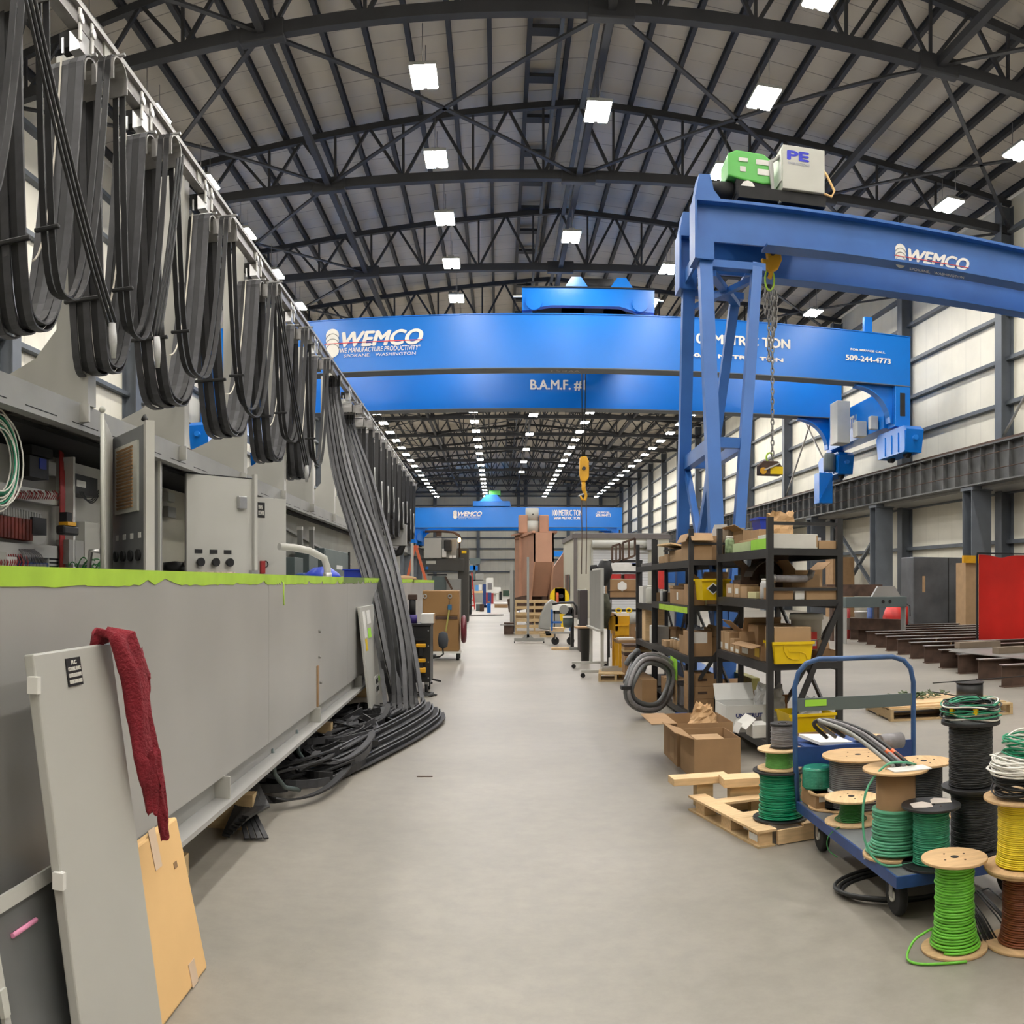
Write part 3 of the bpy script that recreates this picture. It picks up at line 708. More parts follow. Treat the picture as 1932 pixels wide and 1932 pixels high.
onface(t, V, W_, .20, .305, 1.28, 1.37, BLK, 'name_plate', ['PLC', 'CONTROL RELAYS', 'CONTROL CIRCUIT BREAKERS', 'CONTROL TERMINAL BLOCKS'])
for s0, xt, xb, i in ((2.16, 1.365, 1.26, 0), (2.08, 1.29, 1.15, 1)):
    zt = .63+.07*i
    tt, V2, W2 = lean('enclosure_door', ['dark grey short door leaning at the bottom left corner, rearmost of two', 'dark grey short door leaning at the bottom left corner, pink chalk mark on it'][i],
                      'metal door', s0, 2.72, xt, xb, zt, .022, mat('dark grey enamel', (.13, .135, .135), .3, 0, .2, 3))
    b = MB(); b.prism([(0, 0), (.03, 0), (.03, 1.03), (0, 1.03)], (.004, 0, 0), (0, 1, 0), V2, -W2.normalized()*.012); b.build('edge_flange', GREY, tt)
    MB().prism([(.03, .97), (.56, .97), (.56, 1.03), (.03, 1.03)], (.004, 0, 0), (0, 1, 0), V2, -W2.normalized()*.012).build('top_flange', GREY, tt)
    for f in (.42, .62): MB().prism([(-.012, f), (.02, f), (.02, f+.1), (-.012, f+.1)], (.012, 0, 0), (0, 1, 0), V2, -W2.normalized()*.014).build('hinge', OFFW, tt)
    if i:
        n = -W2.normalized(); P = [n*.006+Vector((0, u, 0))+V2*.86 for u in (.12, .19, .26)]
        MB().tube(P, .008, 6).build('chalk_mark', mat('pink chalk', (.75, .28, .45), .8), tt)
# tan board
t, V, W_ = lean('cardboard_sheet', 'large tan cardboard sheet with pale tape leaning beside the grey door', 'cardboard', 2.70, 3.56, 1.255, 1.12, .615, .045, CARDT, bev=.01)
t.location = t.location+Vector((0, 0, .003))
onface(t, V, W_, .53, .60, .50, .653, WODT if 0 else CARD2, 'masking_tape', th_=.002)
onface(t, V, W_, .53, .60, .50, .653, mat('beige tape', (.66, .50, .36), .6), 'masking_tape', th_=.003)
onface(t, V, W_, .66, .73, .0, .09, mat('beige tape', (.66, .50, .36), .6), 'masking_tape', th_=.003)
onface(t, V, W_, .72, .755, .45, .475, CARD, 'scuff_mark', th_=.002)
# maroon shirt: a rope of folded cloth over the door's corner
t = gthing('sweatshirt', 'maroon sweatshirt hanging over the top corner of the grey door', 'clothing', -1.26, 2.86, 1.38)
def shirt(ks, seed, nm):
    b = MB(); base = 0; n = 30; rnd = random.Random(seed); ph = [rnd.uniform(0, 6) for _ in range(5)]; rows = 40
    for i in range(rows+1):
        q = i/rows; f = q*(len(ks)-1); a = int(min(f, len(ks)-2)); u = f-a; u = u*u*(3-2*u)
        y, x, z, wd, tk = [ks[a][j]*(1-u)+ks[a+1][j]*u for j in range(5)]
        for j in range(n):
            an = 2*PI*j/n; fold = 1+.20*math.sin(5*an+ph[0]+q*5)+.12*math.sin(9*an+ph[1]-q*9)+.08*math.sin(3*an+q*21+ph[2])
            b.v.append((x+math.sin(an)*tk*fold, y+math.cos(an)*wd*(1+.12*math.sin(q*17+ph[3])+.05*math.sin(q*47+an*2)), z+.012*math.sin(4*an+ph[4])))
    for i in range(rows):
        for j in range(n): b.face((i*n+j, (i+1)*n+j, (i+1)*n+(j+1) % n, i*n+(j+1) % n), 0, True)
    b.face(tuple(range(n))); b.face(tuple(reversed(range(rows*n, rows*n+n))))
    return b.build(nm, MAROON, t)
shirt([(.02, -.055, -.03, .05, .02), (.02, -.03, .05, .07, .022), (.04, .035, .035, .085, .03), (.075, .06, -.08, .085, .035), (.09, .075, -.25, .075, .035), (.12, .095, -.40, .085, .03), (.135, .105, -.50, .06, .03), (.145, .11, -.60, .035, .02)], 1, 'body')
shirt([(.10, .065, -.02, .035, .015), (.16, .07, -.12, .035, .018), (.165, .08, -.20, .012, .008)], 2, 'sleeve')
shirt([(.11, .12, -.38, .05, .02), (.15, .125, -.50, .035, .02), (.19, .13, -.62, .03, .018), (.195, .135, -.70, .022, .014)], 3, 'sleeve')
# farther leaning panel with stickers
t, V, W_ = lean('enclosure_door', 'narrow grey door with stickers leaning on the girder behind the hanging cables', 'metal door', 10.25, 11.55, 1.405, 1.26, 1.31, .03, GREY)
onface(t, V, W_, .16, .36, .95, 1.26, WPAP, 'paper_label'); onface(t, V, W_, .16, .32, .80, .94, YEL, 'yellow_label')
onface(t, V, W_, .48, .75, .93, 1.05, LIMES, 'green_sticker'); onface(t, V, W_, .50, .85, 1.1, 1.26, WPAP, 'paper_label')
onface(t, V, W_, .62, .95, -.0+.22, .45, WPAP, 'printed_label', ['DANGER', 'HIGH VOLTAGE'], BLK); onface(t, V, W_, .98, 1.12, .36, .42, LIMES, 'green_sticker')
c = V*.24-W_.normalized()*.05; MB().bar((c.x, 1.05, c.z), (c.x+.02, 1.22, c.z-.03), .03).build('door_handle', CHROME, t)

# ================================================================== control platform behind the girder
p = gthing('control_platform', 'grey steel enclosure platform behind the box girder carrying the festoon brackets', 'steel platform', 0, 0)
PLAT = p
PZ0, PZ1 = 2.97, 3.18
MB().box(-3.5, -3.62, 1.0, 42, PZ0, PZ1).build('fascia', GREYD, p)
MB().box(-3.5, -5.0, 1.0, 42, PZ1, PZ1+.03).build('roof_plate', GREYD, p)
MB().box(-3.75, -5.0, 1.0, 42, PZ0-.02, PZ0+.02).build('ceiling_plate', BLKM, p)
MB().box(-4.9, -5.0, 1.0, 42, .9, PZ0).build('back_wall', GREYD, p)
MB().box(-3.4, -5.0, 1.0, 42, .78, .9).build('floor_plate', GREYD, p)
for y in (1.5, 7, 13, 19, 25, 31, 37): MB().ibeam((-4.2, y, 0), (-4.2, y, .78), .3, .3).build('leg', GREYD, p)
b = MB()
for k in range(46): b.box(-3.497, -3.5, 1.2+k*.85, 1.75+k*.85, PZ0+.045, PZ0+.052)
tag(b.build('weld_slot', BLKM, p), None, kind='stuff')
MB().box(-3.85, -3.9, 15.4, 42, .9, PZ0).build('side_wall', mat('streaked concrete grey', (.27, .27, .24), .6, 0, .12, 1.2), p)
MB().bar((-3.82, 15.5, 2.75), (-3.82, 26, 2.1), .05, .05).build('sloping_rail', GREYD, p)
cols = [4.9, 7.5, 10.2, 12.9, 15.6, 18.3, 21.0, 23.7, 27.0, 30.5, 34]
for i, y in enumerate(cols):
    c = gthing('festoon_bracket', 'tall grey gusseted bracket post holding the festoon rail, %s from the front' % ORD[i], 'steel bracket', -3.55, y, PZ1+.03, 0, 'festoon bracket posts')
    P = [(.08, 0), (.08, 3.24), (-.24, 3.24), (-.24, .72), (-.46, .48), (-.95, .28), (-.95, 0)]
    MB().prism(P, (0, -.09, 0), (1, 0, 0), (0, 0, 1), (0, .18, 0)).build('gusset_post', GREY, c)
    MB().box(-.05, .24, -.09, .09, 3.24, 3.34).build('rail_arm', OFFW, c)
    MB().box(.14, .24, -.07, .07, 3.14, 3.24).build('rail_hanger', OFFW, c)
    MB().prism([(.14, 0), (.14, .035), (-.1, .16), (-.6, .16), (-.95, .02), (-.95, 0)], (0, -.2, -.015), (1, 0, 0), (0, 1, 0), (0, 0, -.16)).build('foot_bracket', GREY, c)
RD, RZ_ = 3.33, 6.4
r = gthing('festoon_rail', 'steel monorail beam the cable trolleys run on, above the left side', 'steel rail', -RD, 0, RZ_)
MB().ibeam((0, 1.0, -.02), (0, 44, -.02), .10, .20, .014, .01).build('beam', STEEL, r)
MB().box(-.04, .04, 1, 44, .08, .13).build('top_angle', GREYD, r)

# trolleys and their cable loops
ST = [5.55, 6.95, 8.36, 10.43, 12.9, 15.3, 17.5]
def saddle(b, x0, x1, z, rr, mi=0):
    P = [(rr*math.cos(a), rr*math.sin(a)*.75) for a in [R(d) for d in range(0, 181, 15)]]+[(-rr, -.12), (-rr+.015, -.12), (-rr+.015, 0)]+[((rr-.015)*math.cos(a), (rr-.015)*math.sin(a)*.75) for a in [R(d) for d in range(165, 0, -15)]]+[(rr-.015, -.12), (rr, -.12)]
    b.prism(P, (x0, 0, z), (0, 1, 0), (0, 0, 1), (x1-x0, 0, 0), mi)
def trolley(label, s, group):
    t = gthing('festoon_trolley', label, 'cable trolley', -RD, s, RZ_, 0, group)
    b = MB(); saddle(b, -.22, .13, -.50, .17); b.build('saddle', STEEL, t)
    b = MB(); saddle(b, .22, .38, -.53, .15); b.build('side_saddle', STEEL, t)
    MB().bar((-.27, -.02, -.345), (.17, -.02, -.345), .035, .022).build('clamp_bar', CHROME, t)
    MB().bar((.18, 0, -.39), (.42, 0, -.39), .03, .018).build('clamp_bar', CHROME, t)
    MB().box(.13, .24, -.04, .04, -.6, -.42).build('saddle_arm', STEEL, t)
    MB().box(-.05, .05, -.10, .10, -.30, -.13).build('trolley_frame', CHROME, t)
    for sy in (-.12, .12):
        MB().box(.055, .07, sy-.02, sy+.02, -.25, .02).build('wheel_plate', WHITE, t)
        MB().lathe([(.04, 0), (.04, .03)], (.055, sy, -.07), 12, 0, 'x').build('wheel', CHROME, t)
    MB().box(-.16, -.06, -.07, .07, -.24, -.10).build('rubber_bumper', BLKM, t)
    MB().bar((-.09, -.14, -.33), (-.09, -.14, -.2), .02).build('clamp_bolt', CHROME, t)
    return t
tr0 = None
def upath(a, b_, zt, zb, n=26, ra=.17, skew=0.0, bow=.0):
    """down from trolley a, round the bottom, up to trolley b"""
    P = []
    for i in range(n+1):
        t = i/n; u = 2*t-1; y = a+ra+(b_-a-2*ra)*(.5+.5*math.copysign(abs(u)**1.15, u))
        z = zt-(zt-zb)*(1-abs(u)**3.6)
        y += skew*(1-abs(u)**2)
        P.append((y, z))
    return P
for i, s in enumerate(ST):
    lb = 'zinc saddle trolley on the festoon rail, %s from the front' % ORD[i]
    if tr0 is None: tr0 = trolley(lb, s, 'festoon trolleys')
    else: dup(tr0, GW(-RD, s, RZ_), GR, lb, 'festoon trolleys')
XS = [-.186, -.118, -.050, .018, .086]
def loop(i, a, b_, zb, first=True):
    t = gthing('cable_loop', 'hanging loop of black flat cables between %s and next festoon trolleys' % (ORD[i] if i else 'frontmost'), 'hanging cables', -RD, (a+b_)/2, zb, 0, 'hanging festoon cable loops')
    yc = (a+b_)/2; sk = -.22
    for j, x in enumerate(XS):
        dz = [.0, .03, .01, .05, .02][j]
        for l in range(2):
            P = upath(a, b_, RZ_-.50, zb+dz+l*.055, ra=.175-l*.016, skew=sk+[0, .02, -.01, .015, 0][j])
            # lie over the saddle at the far end
            arc = [(b_+.18*math.cos(q)-.0, RZ_-.50+.15*math.sin(q)) for q in [R(d) for d in (165, 135, 110, 90, 70, 45, 15)]] if l == 0 else []
            pts = [(x, y-yc, z-zb) for y, z in P+arc]
            b = MB(); b.strip(pts, (1, 0, 0), .066, .014); b.build('flat_cable', CABG if j % 2 == 0 else CAB, t)
    for x in (.265, .33):
        P = upath(a, b_, RZ_-.55, zb+.28+random.uniform(-.1, .1), ra=.155, skew=sk)
        arc = [(b_+.155*math.cos(q), RZ_-.53+.13*math.sin(q)) for q in [R(d) for d in (165, 135, 90, 45, 15)]]
        b = MB(); b.strip([(x, y-yc, z-zb) for y, z in P+arc], (1, 0, 0), .05, .014); b.build('flat_cable', CAB, t)
    P = upath(a, b_, RZ_-.38, zb+.62, ra=.17, skew=sk+.1)
    P = [p for p in P if p[0] > yc]
    MB().tube([(-.09, y-yc, z-zb) for y, z in P], .009, 6).build('white_cord', CORD, t)
    P = upath(a, b_, RZ_-.5, zb+.03, ra=.17, skew=sk)
    q = min(range(len(P)//2), key=lambda k: abs(P[k][1]-zb-.62))
    MB().bar((-.26, P[q][0]-yc-.012, .62), (.16, P[q][0]-yc-.012, .62), .045, .035).build('cable_clamp', BLK, t, bevel=.008)
    MB().bar((.2, P[q][0]-yc-.012, .66), (.40, P[q][0]-yc-.012, .66), .04, .03).build('cable_clamp', BLK, t, bevel=.008)
    return t
ZB = [3.50, 3.47, 3.50, 3.52, 3.50, 3.48]
loop(0, 4.25, ST[0], 3.5)
for i in range(len(ST)-1): loop(i+1, ST[i], ST[i+1], ZB[i])
dup(tr0, GW(-RD, 4.25, RZ_), GR, 'zinc saddle trolley on the festoon rail, above the left edge', 'festoon trolleys')
# slack diagonal cables
def sag(a, b_, dip, n=14): 
    a = Vector(a); b_ = Vector(b_)
    return [a.lerp(b_, i/n)-Vector((0, 0, dip*4*(i/n)*(1-i/n))) for i in range(n+1)]
for k, (p0, p1, yy) in enumerate((((40, -40), (205, 615), 6.0), ((335, 300), (290, 640), 8.2), ((520, 560), (575, 880), 13))):
    A = GS(p0[0], p0[1], RD-.38); B = GS(p1[0], p1[1], RD-.42)
    lb = ['black slack cable slanting across the first grey cable loop at upper left', 'black slack cable dropping beside the third trolley from the front', 'black slack cable slanting across the loops near the blue crane'][k]
    t = gthing('slack_cable', lb, 'cable', B.x, B.y, B.z)
    for w_ in (0, .03, .06): MB().tube([q-B+Vector((w_, 0, w_*.4)) for q in sag(A, B, .12)], .013, 6).build('strand', CAB, t)
    MB().tube([(.03, 0, .02), (.03, .02, -.12), (.02, .05, -.25)], [.03, .035, .02], 8).build('plastic_wrap', PLASTC, t)
# far trolleys bunched further down the rail
FS = [22.1, 24.2, 26.0, 27.8, 29.6, 31.4, 33.2, 35.0, 36.8, 38.6, 40.4]
for i, s in enumerate(FS):
    o = dup(tr0, GW(-RD, s, RZ_), GR, 'zinc saddle trolley of the far bunch on the festoon rail, %s there' % ORD[i], 'far festoon trolleys')
    if i+1 < len(FS) and i:
        a, b_ = s, FS[i+1]; zb = 3.25+.12*math.sin(i*2)
        t = gthing('cable_loop', 'hanging cable loop of the far bunch on the rail, %s there' % ORD[i-1], 'hanging cables', -RD, (a+b_)/2, zb, 0, 'far festoon cable loops')
        for j, x in enumerate((-.15, -.02, .10, .29)):
            P = upath(a, b_, RZ_-.5, zb+random.uniform(0, .5 if j == 3 else .15), skew=-.2, n=18)
            b = MB(); b.strip([(x, y-(a+b_)/2, z-zb) for y, z in P], (1, 0, 0), .11, .02); b.build('flat_cable', [CAB, CABG, CAB, CAB][j], t)
        P = [(.33, -.05+.1*math.sin(q*.9), .6+.14*q) for q in range(0, 7)]
        MB().tube(P, .02, 6).build('cable_tail', PLASTC, t)
# two bundles that fall from the rail to the floor heap
def bundle(label, s, n, top, way, end, seed, mid):
    rnd = random.Random(seed); A = Vector((-RD+top, s, RZ_-.5)); 
    t = gthing('cable_bundle', label, 'cable bundle', end.x, end.y, 0); o = Vector((end.x, end.y, 0))
    for j in range(n):
        f = (j/(n-1)-.5)*2
        pts = [A+Vector((f*.16, 0, 0)), A+Vector((f*.17, .08, -.5))]
        for q, (c, w_) in enumerate(way): pts.append(c+Vector((f*w_, f*w_*.6+rnd.uniform(-.06, .06), 0)))
        pts.append(end+Vector((f*.16+rnd.uniform(-.05, .05), rnd.uniform(-.35, .25), .05+rnd.uniform(0, .10))))
        e_ = pts[-1]; pts.append(e_+Vector((.05*f, -.45, -.02))); pts.append(Vector((e_.x-.25+.1*f, e_.y-1.3+rnd.uniform(-.2, .2), .04+rnd.uniform(0, .08)))); pts.append(Vector((e_.x-.65+.1*f, e_.y-2.0, .03+rnd.uniform(0, .06))))
        # smooth
        S = []
        m = len(pts)
        for k in range(m-1):
            p0, p1, p2, p3 = pts[max(k-1, 0)], pts[k], pts[k+1], pts[min(k+2, m-1)]
            for u in (0, .2, .4, .6, .8):
                S.append(.5*((2*p1)+(p2-p0)*u+(2*p0-5*p1+4*p2-p3)*u*u+(3*p1-p0-3*p2+p3)*u**3))
        S.append(pts[-1])
        lay = (.10 if j % 2 else -.02)+rnd.uniform(-.02, .02)
        tw = rnd.uniform(-.9, .9); sd = [Vector((math.cos(tw*math.sin(k*.13+j)), math.sin(tw*math.sin(k*.13+j)), 0)) for k in range(len(S))]
        b = MB(); b.strip([q-o+Vector((0, -lay, 0)) for q in S], sd, .05, .016); b.build('flat_cable', CABG if j % 3 == 0 else CAB, t)
    return t
def GZr(px, py, r):
    t = th(px); w_ = Vector((r*math.sin(t), r*math.cos(t), CH+el(py)*r)); c = math.cos(-GR); s_ = math.sin(-GR)
    return Vector((w_.x*c-w_.y*s_, w_.x*s_+w_.y*c, w_.z))
bundle('bundle of black flat cables falling from the rail to the floor heap, nearer one', 18.6, 12, .2,
       [(GZr(648, 880, 17.0), .20), (GZr(690, 1010, 14.6), .22), (GZr(718, 1100, 12.6), .2), (GZr(742, 1220, 11.3), .18)], GZr(755, 1340, 10.9), 3, 0)
bundle('bundle of black flat cables falling from the rail to the heap, farther one', 22.2, 10, .0,
       [(GZr(682, 900, 18.6), .22), (GZr(708, 1010, 15.6), .22), (GZr(733, 1110, 13.2), .2), (GZr(757, 1230, 11.9), .18)], GZr(772, 1335, 11.4), 5, 0)
# the heap on the floor
hp = thing('cable_heap', 'tangled heap of black flat cables spilling from under the grey girder', 'cable heap', (-1.3, 8.2, 0))
b = MB(); b2 = MB(); rnd = random.Random(11)
def ell(cx, cy, ax, ay, rot, z0, z1, a0, a1, n=30, wob=.05):
    P = []
    ph = rnd.uniform(0, 6)
    for i in range(n+1):
        a = a0+(a1-a0)*i/n; x = ax*math.cos(a)*(1+wob*math.sin(3*a+ph)); y = ay*math.sin(a)*(1+wob*math.sin(2*a+ph))
        z = z0+(z1-z0)*i/n+.02*math.sin(2.3*a+ph)
        P.append((cx+x*math.cos(rot)-y*math.sin(rot), cy+x*math.sin(rot)+y*math.cos(rot), max(.02, z)))
    return P
for k in range(64):
    q = k/63; cy = -1.25+q*3.6+rnd.uniform(-.2, .2); cx = -.22+q*.10+rnd.uniform(-.25, .12)
    sz = rnd.uniform(.25, .62); up = rnd.random() < .45
    P = ell(cx, cy, sz*.6, sz*1.35, rnd.uniform(-.25, .1), .02+rnd.uniform(0, .10), .05+rnd.uniform(0, .16), rnd.uniform(0, 3), rnd.uniform(5, 8))
    (b if rnd.random() < .6 else b2).strip(P, (0, 0, 1) if up else (1, .2, .15), .062, .014)
for k in range(9):      # the long outer edge cables
    o = .03*k
    P = [(.62-o, 2.6, .03+.02*k), (.66-o, 1.9, .04+.02*k), (.50-o, .9, .03+.02*k), (.30-o, 0, .03+.018*k), (.10-o, -.8, .03+.015*k), (-.15-o*.6, -1.35+o, .03+.013*k), (-.42, -1.45+o*1.3, .03+.01*k), (-.62, -1.25+o, .03+.01*k)]
    S = []
    P = [Vector(p) for p in P]
    for i in range(len(P)-1):
        p0, p1, p2, p3 = P[max(i-1, 0)], P[i], P[i+1], P[min(i+2, len(P)-1)]
        for u in (0, .25, .5, .75): S.append(.5*((2*p1)+(p2-p0)*u+(2*p0-5*p1+4*p2-p3)*u*u+(3*p1-p0-3*p2+p3)*u**3))
    (b if k % 2 else b2).strip(S, (.3, .1, 1) if k % 3 else (1, .2, .2), .062, .014)
b.build('black_cable', CAB, hp)['kind'] = 'stuff'; b2.build('grey_cable', CABG, hp)['kind'] = 'stuff'
b = MB()
for k in range(7): b.strip([(.02*k-.08, 0, .03+.02*k), (.03*k, .25, .15), (-.12+.03*k, .5, .36), (-.2, .9, .42)], (1, .1, 0), .05, .013)
t = thing('cable_ends', 'cut black cable ends drooping from under the girder beside the cardboard sheet', 'cable ends', PZ(465, 1588)+Vector((-.05, 0, 0)), .3)
tag(b.build('cable_end', BLK, t), None, kind='stuff')
b = MB()
for k in range(4): b.strip([(.05+.04*k, -.02, .02), (.02+.03*k, .2, .10), (-.05, .42, .28)], (1, .3, 0), .03, .012)
tag(b.build('cable_end', CAB, t), None, kind='stuff')
# ================================================================== electrical fit-out on the platform
def gb(b, p0, p1, y0, y1, D, dep, mi=0, at=None):
    """box whose face lies on the plane x=-D, seen between px p0..p1 and py y0..y1 (read at p0, or at AT)"""
    A = GS(p0, y0, D); B = GS(p1, y0, D); q = at or p0; z1 = GS(q, y0, D).z; z0 = GS(q, y1, D).z
    b.box(-D, -D-dep, A.y, B.y, z0, z1, mi); return b
def gbx(nm, m, par, *a, **k):
    o = gb(MB(), *a, **k).build(nm, m, par); return o
inside = mat('white duct', (.62, .62, .60), .5, 0, .05, 3)
c = gthing('switchgear', 'open electrical panel of white wiring ducts, red wires and terminals at left edge', 'electrical panel', -4.3, 7.7, 0)
c.location = (0, 0, 0); c.rotation_euler = (0, 0, GR)
A = GS(-40, 1000, 4.3).y; B = GS(116, 1000, 4.3).y
MB().box(-4.3, -4.34, A, B, .95, 2.9).build('backplate', mat('white panel', (.48, .48, .46), .5), c)
for y0, y1 in ((902, 930), (1019, 1046)):
    gbx('wiring_duct', inside, c, -40, 112, y0, y1, 4.2, .09, at=0)
b = MB(); gb(b, 92, 113, 1040, 1098, 4.21, .08, at=92); b.build('slotted_duct', inside, c)
b = MB()
for k in range(7): 
    z = GS(92, 1045+k*8, 4.205); gb(b, 94, 110, 1046+k*7, 1049+k*7, 4.205, .01)
b.build('duct_slots', BLKM, c)
for k in range(22):
    gbx('terminal_block', GREYD, c, -30+k*5, -26.5+k*5, 944+k*1.2, 962+k*1.2, 4.18, .12)
b = MB(); rnd = random.Random(5)
for k in range(34):
    p = -30+k*4.2; A = GS(p, 942, 4.17); Bp = GS(p+rnd.uniform(-3, 3), 926, 4.2); b.tube([A, (A+Bp)/2+Vector((.03, 0, .01)), Bp], .006, 4)
for k in range(16):
    p = -20+k*4.5; A = GS(p, 1046, 4.17); Bp = GS(p+rnd.uniform(-4, 4), 1075, 4.15); b.tube([A, (A+Bp)/2+Vector((.03, 0, .0)), Bp], .006, 4)
tag(b.build('red_wire', REDW, c), None, kind='stuff')
b = MB()
for k in range(9): gb(b, 1+k*7, 6+k*7, 972+k, 1012+k, 4.16, .1)
for k in range(0): pass
b.build('fuse_base', mat('fuse mix', (.16, .03, .02), .5, 0, .8, 5), c)
gbx('relay', BLK, c, 62, 88, 975, 1008, 4.15, .12)
gbx('circuit_breaker', OFFW, c, -10, 12, 1040, 1082, 4.14, .12); gbx('circuit_breaker', WHITE, c, 13, 32, 1050, 1086, 4.14, .12)
gbx('relay_socket', NAVY, c, 34, 90, 1060, 1092, 4.16, .1)
for k in range(7): gbx('relay_cap', GRYW, c, 43+k*6.6, 48.5+k*6.6, 1064, 1082, 4.14, .03)
b = MB()
for k in range(10):
    A = GS(45+k*4.5, 1062, 4.13); Bp = GS(36+k*3.0, 1036, 4.19); b.tube([A, (A+Bp)/2+Vector((.02, 0, .01)), Bp], .007, 4)
tag(b.build('pale_wire', GRYW, c), None, kind='stuff')
k_ = gbx('contactor', BLK, c, 56, 92, 858, 898, 4.12, .2); gbx('blue_terminal_cover', BLUEP, c, 76, 88, 864, 884, 4.11, .02); gbx('contactor', GREYD, c, 92, 106, 870, 895, 4.15, .15)
gbx('contactor', BLKM, c, 60, 100, 838, 856, 4.14, .15)
b = MB()
for k in range(8):
    x = GS(113+k, 870, 4.2); b.tube([GS(112+k*1.0, 835+k*3, 4.18+.01*k), GS(114+k*1.1, 930, 4.16), GS(113+k*1.1, 1020, 4.17), GS(114+k*1.2, 1100, 4.18)], .010, 5)
tag(b.build('red_wire_bundle', REDW, c), None, kind='stuff')
MB().box(-4.1, -4.9, GS(122, 1000, 4.2).y, GS(122, 1000, 4.2).y+.05, .95, 2.9).build('divider', inside, c)
# the neighbouring section
c = thing('switchgear', 'white electrical compartment with black contactors left of the open louvred door', 'electrical panel', (0, 0, 0), GR)
MB().box(-4.3, -4.34, GS(124, 1000, 4.3).y, GS(204, 1000, 4.3).y, .95, 2.9).build('backplate', inside, c)
gbx('contactor', BLK, c, 141, 184, 893, 930, 4.1, .2); gbx('name_tag', WPAP, c, 145, 162, 905, 917, 4.095, .005)
gbx('contactor', BLKM, c, 131, 150, 898, 926, 4.15, .15)
gbx('junction_box', GREYD, c, 130, 158, 1018, 1064, 4.1, .15); gbx('junction_box', GREY, c, 160, 186, 984, 1060, 4.15, .12)
for k in range(3): MB().tube(sag(GS(150+k*3, 928, 4.1), GS(186, 925+k*5, 4.12), .10), .007, 5).build('black_wire', BLKW, c)
b = MB(); rnd = random.Random(2)
for k in range(26):
    A = GS(rnd.uniform(128, 184), rnd.uniform(1068, 1090), 3.9); b.tube(sag(A, A+Vector((.1, rnd.uniform(-.3, .3), rnd.uniform(-.1, .1))), -.06, 6), .006, 4)
tag(b.build('green_wire', DGREEN, c), None, kind='stuff')
h = thing('power_tool', 'black and yellow power tool hanging in the open white compartment', 'tool', (0, 0, 0), GR)
b = MB(); gb(b, 122, 150, 990, 1008, 3.9, .1); b.build('body', BLK, h, bevel=.02); gbx('yellow_housing', YELP, h, 128, 144, 984, 991, 3.89, .1); gbx('grip', BLKM, h, 126, 136, 966, 984, 3.9, .08)
# coil of green and white wire at the left edge
o = GS(-6, 868, 3.75); t = thing('wire_coil', 'hanging coil of green and white wires at the left edge', 'wire coil', (0, 0, 0), GR)
for nm, m, k0 in (('green_wire', TEAL, 0), ('white_wire', WTXT, 1)):
    b = MB(); rnd = random.Random(9+k0)
    for k in range(11):
        rr = rnd.uniform(.25, .37); rz2 = rr*rnd.uniform(1.0, 1.15); dx = rnd.uniform(-.05, .05); dy = rnd.uniform(-.03, .03)
        b.tube([(o.x+dx, o.y+dy+rr*math.cos(a), o.z+rz2*math.sin(a)) for a in [R(d) for d in range(0, 360, 15)]], .0075, 5, closed=True)
    tag(b.build(nm, m, t), None, kind='stuff')
MB().box(o.x-.05, o.x+.05, o.y-.01, o.y+.01, o.z+.38, 2.96).build('hanging_tie', BLK, t)

def swing(name, label, pA, rA, pB, rB, ztop, th_=.045, z0=1.66, cat='cabinet door', m=GREY):
    """an open door: vertical leaf between two sight lines at given distances"""
    A = GZr(pA, Y0, rA); B = GZr(pB, Y0, rB)
    d = Vector((B.x-A.x, B.y-A.y)); ang = math.atan2(d.y, d.x); Lx = d.length
    t = MB().box(0, Lx, 0, th_, 0, ztop-z0).build(name, m, PLAT, bevel=.006)
    t.location = (A.x, A.y, z0); t.rotation_euler = (0, 0, ang); t['label'] = label
    return t, Lx, ztop-z0
# closed-looking door facing the viewer, with three switches
t, Lx, H = swing('cabinet_door', 'grey cabinet door with three black switches in a row', 352, 11.2, 478, 11.85, 2.95)
for f in (.17, .39, .60):
    MB().lathe([(.055, 0), (.055, .03), (.035, .04), (.035, .07)], (Lx*f, -.07, H-1.10), 14, 0, 'y').build('selector_switch', BLK, t)
    MB().box(Lx*f-.06, Lx*f+.06, -.006, 0, H-.99, H-.94).build('switch_label', BLK, t)
b = MB(); b.box(Lx*.12, Lx*.68, -.05, 0, H-1.28, H-1.22); b.build('wire_strip', mat('cream strip', (.6, .5, .4), .5, 0, .4, 30), t)
MB().tube([(Lx*.14, -.03, H-1.25), (Lx*.05, -.05, H-1.32), (-.04, -.05, H-1.28)], .025, 6).build('conduit', CORD, t)
MB().box(Lx*.74, Lx*.86, -.06, 0, H-.40, H-.24).build('alarm_box', CHROME, t, bevel=.01)
MB().bar((Lx*1.0, -.03, 0), (Lx*1.0, -.03, H+.06), .05).build('locking_rod', GREY, t); MB().box(Lx*.93, Lx*1.05, -.06, 0, H-1.25, H-1.2).build('latch', CHROME, t)
MB().box(0, Lx, -.002, .05, H, H+.012).build('gasket', BLK, t)
t, Lx, H = swing('cabinet_door', 'grey cabinet door with a red padlock switch right of the three-switch door', 483, 14.1, 540, 14.5, 2.93)
MB().box(Lx*.05, Lx*.28, -.006, 0, H-.32, H-.08).build('name_plate', BLK, t)
text('MAIN\nPOWER', 1, (Lx*.07, -.008, H-.2), t, WTXT, W=Lx*.18, H=.16, bold=.02)
MB().box(Lx*.12, Lx*.25, -.04, 0, H-1.2, H-1.0).build('padlock_switch', REDW, t); MB().tube([(Lx*.27+.05*math.cos(a), -.03, H-1.05+.05*math.sin(a)) for a in [R(d) for d in range(0, 360, 40)]], .01, 5, closed=True).build('padlock_ring', BLK, t)
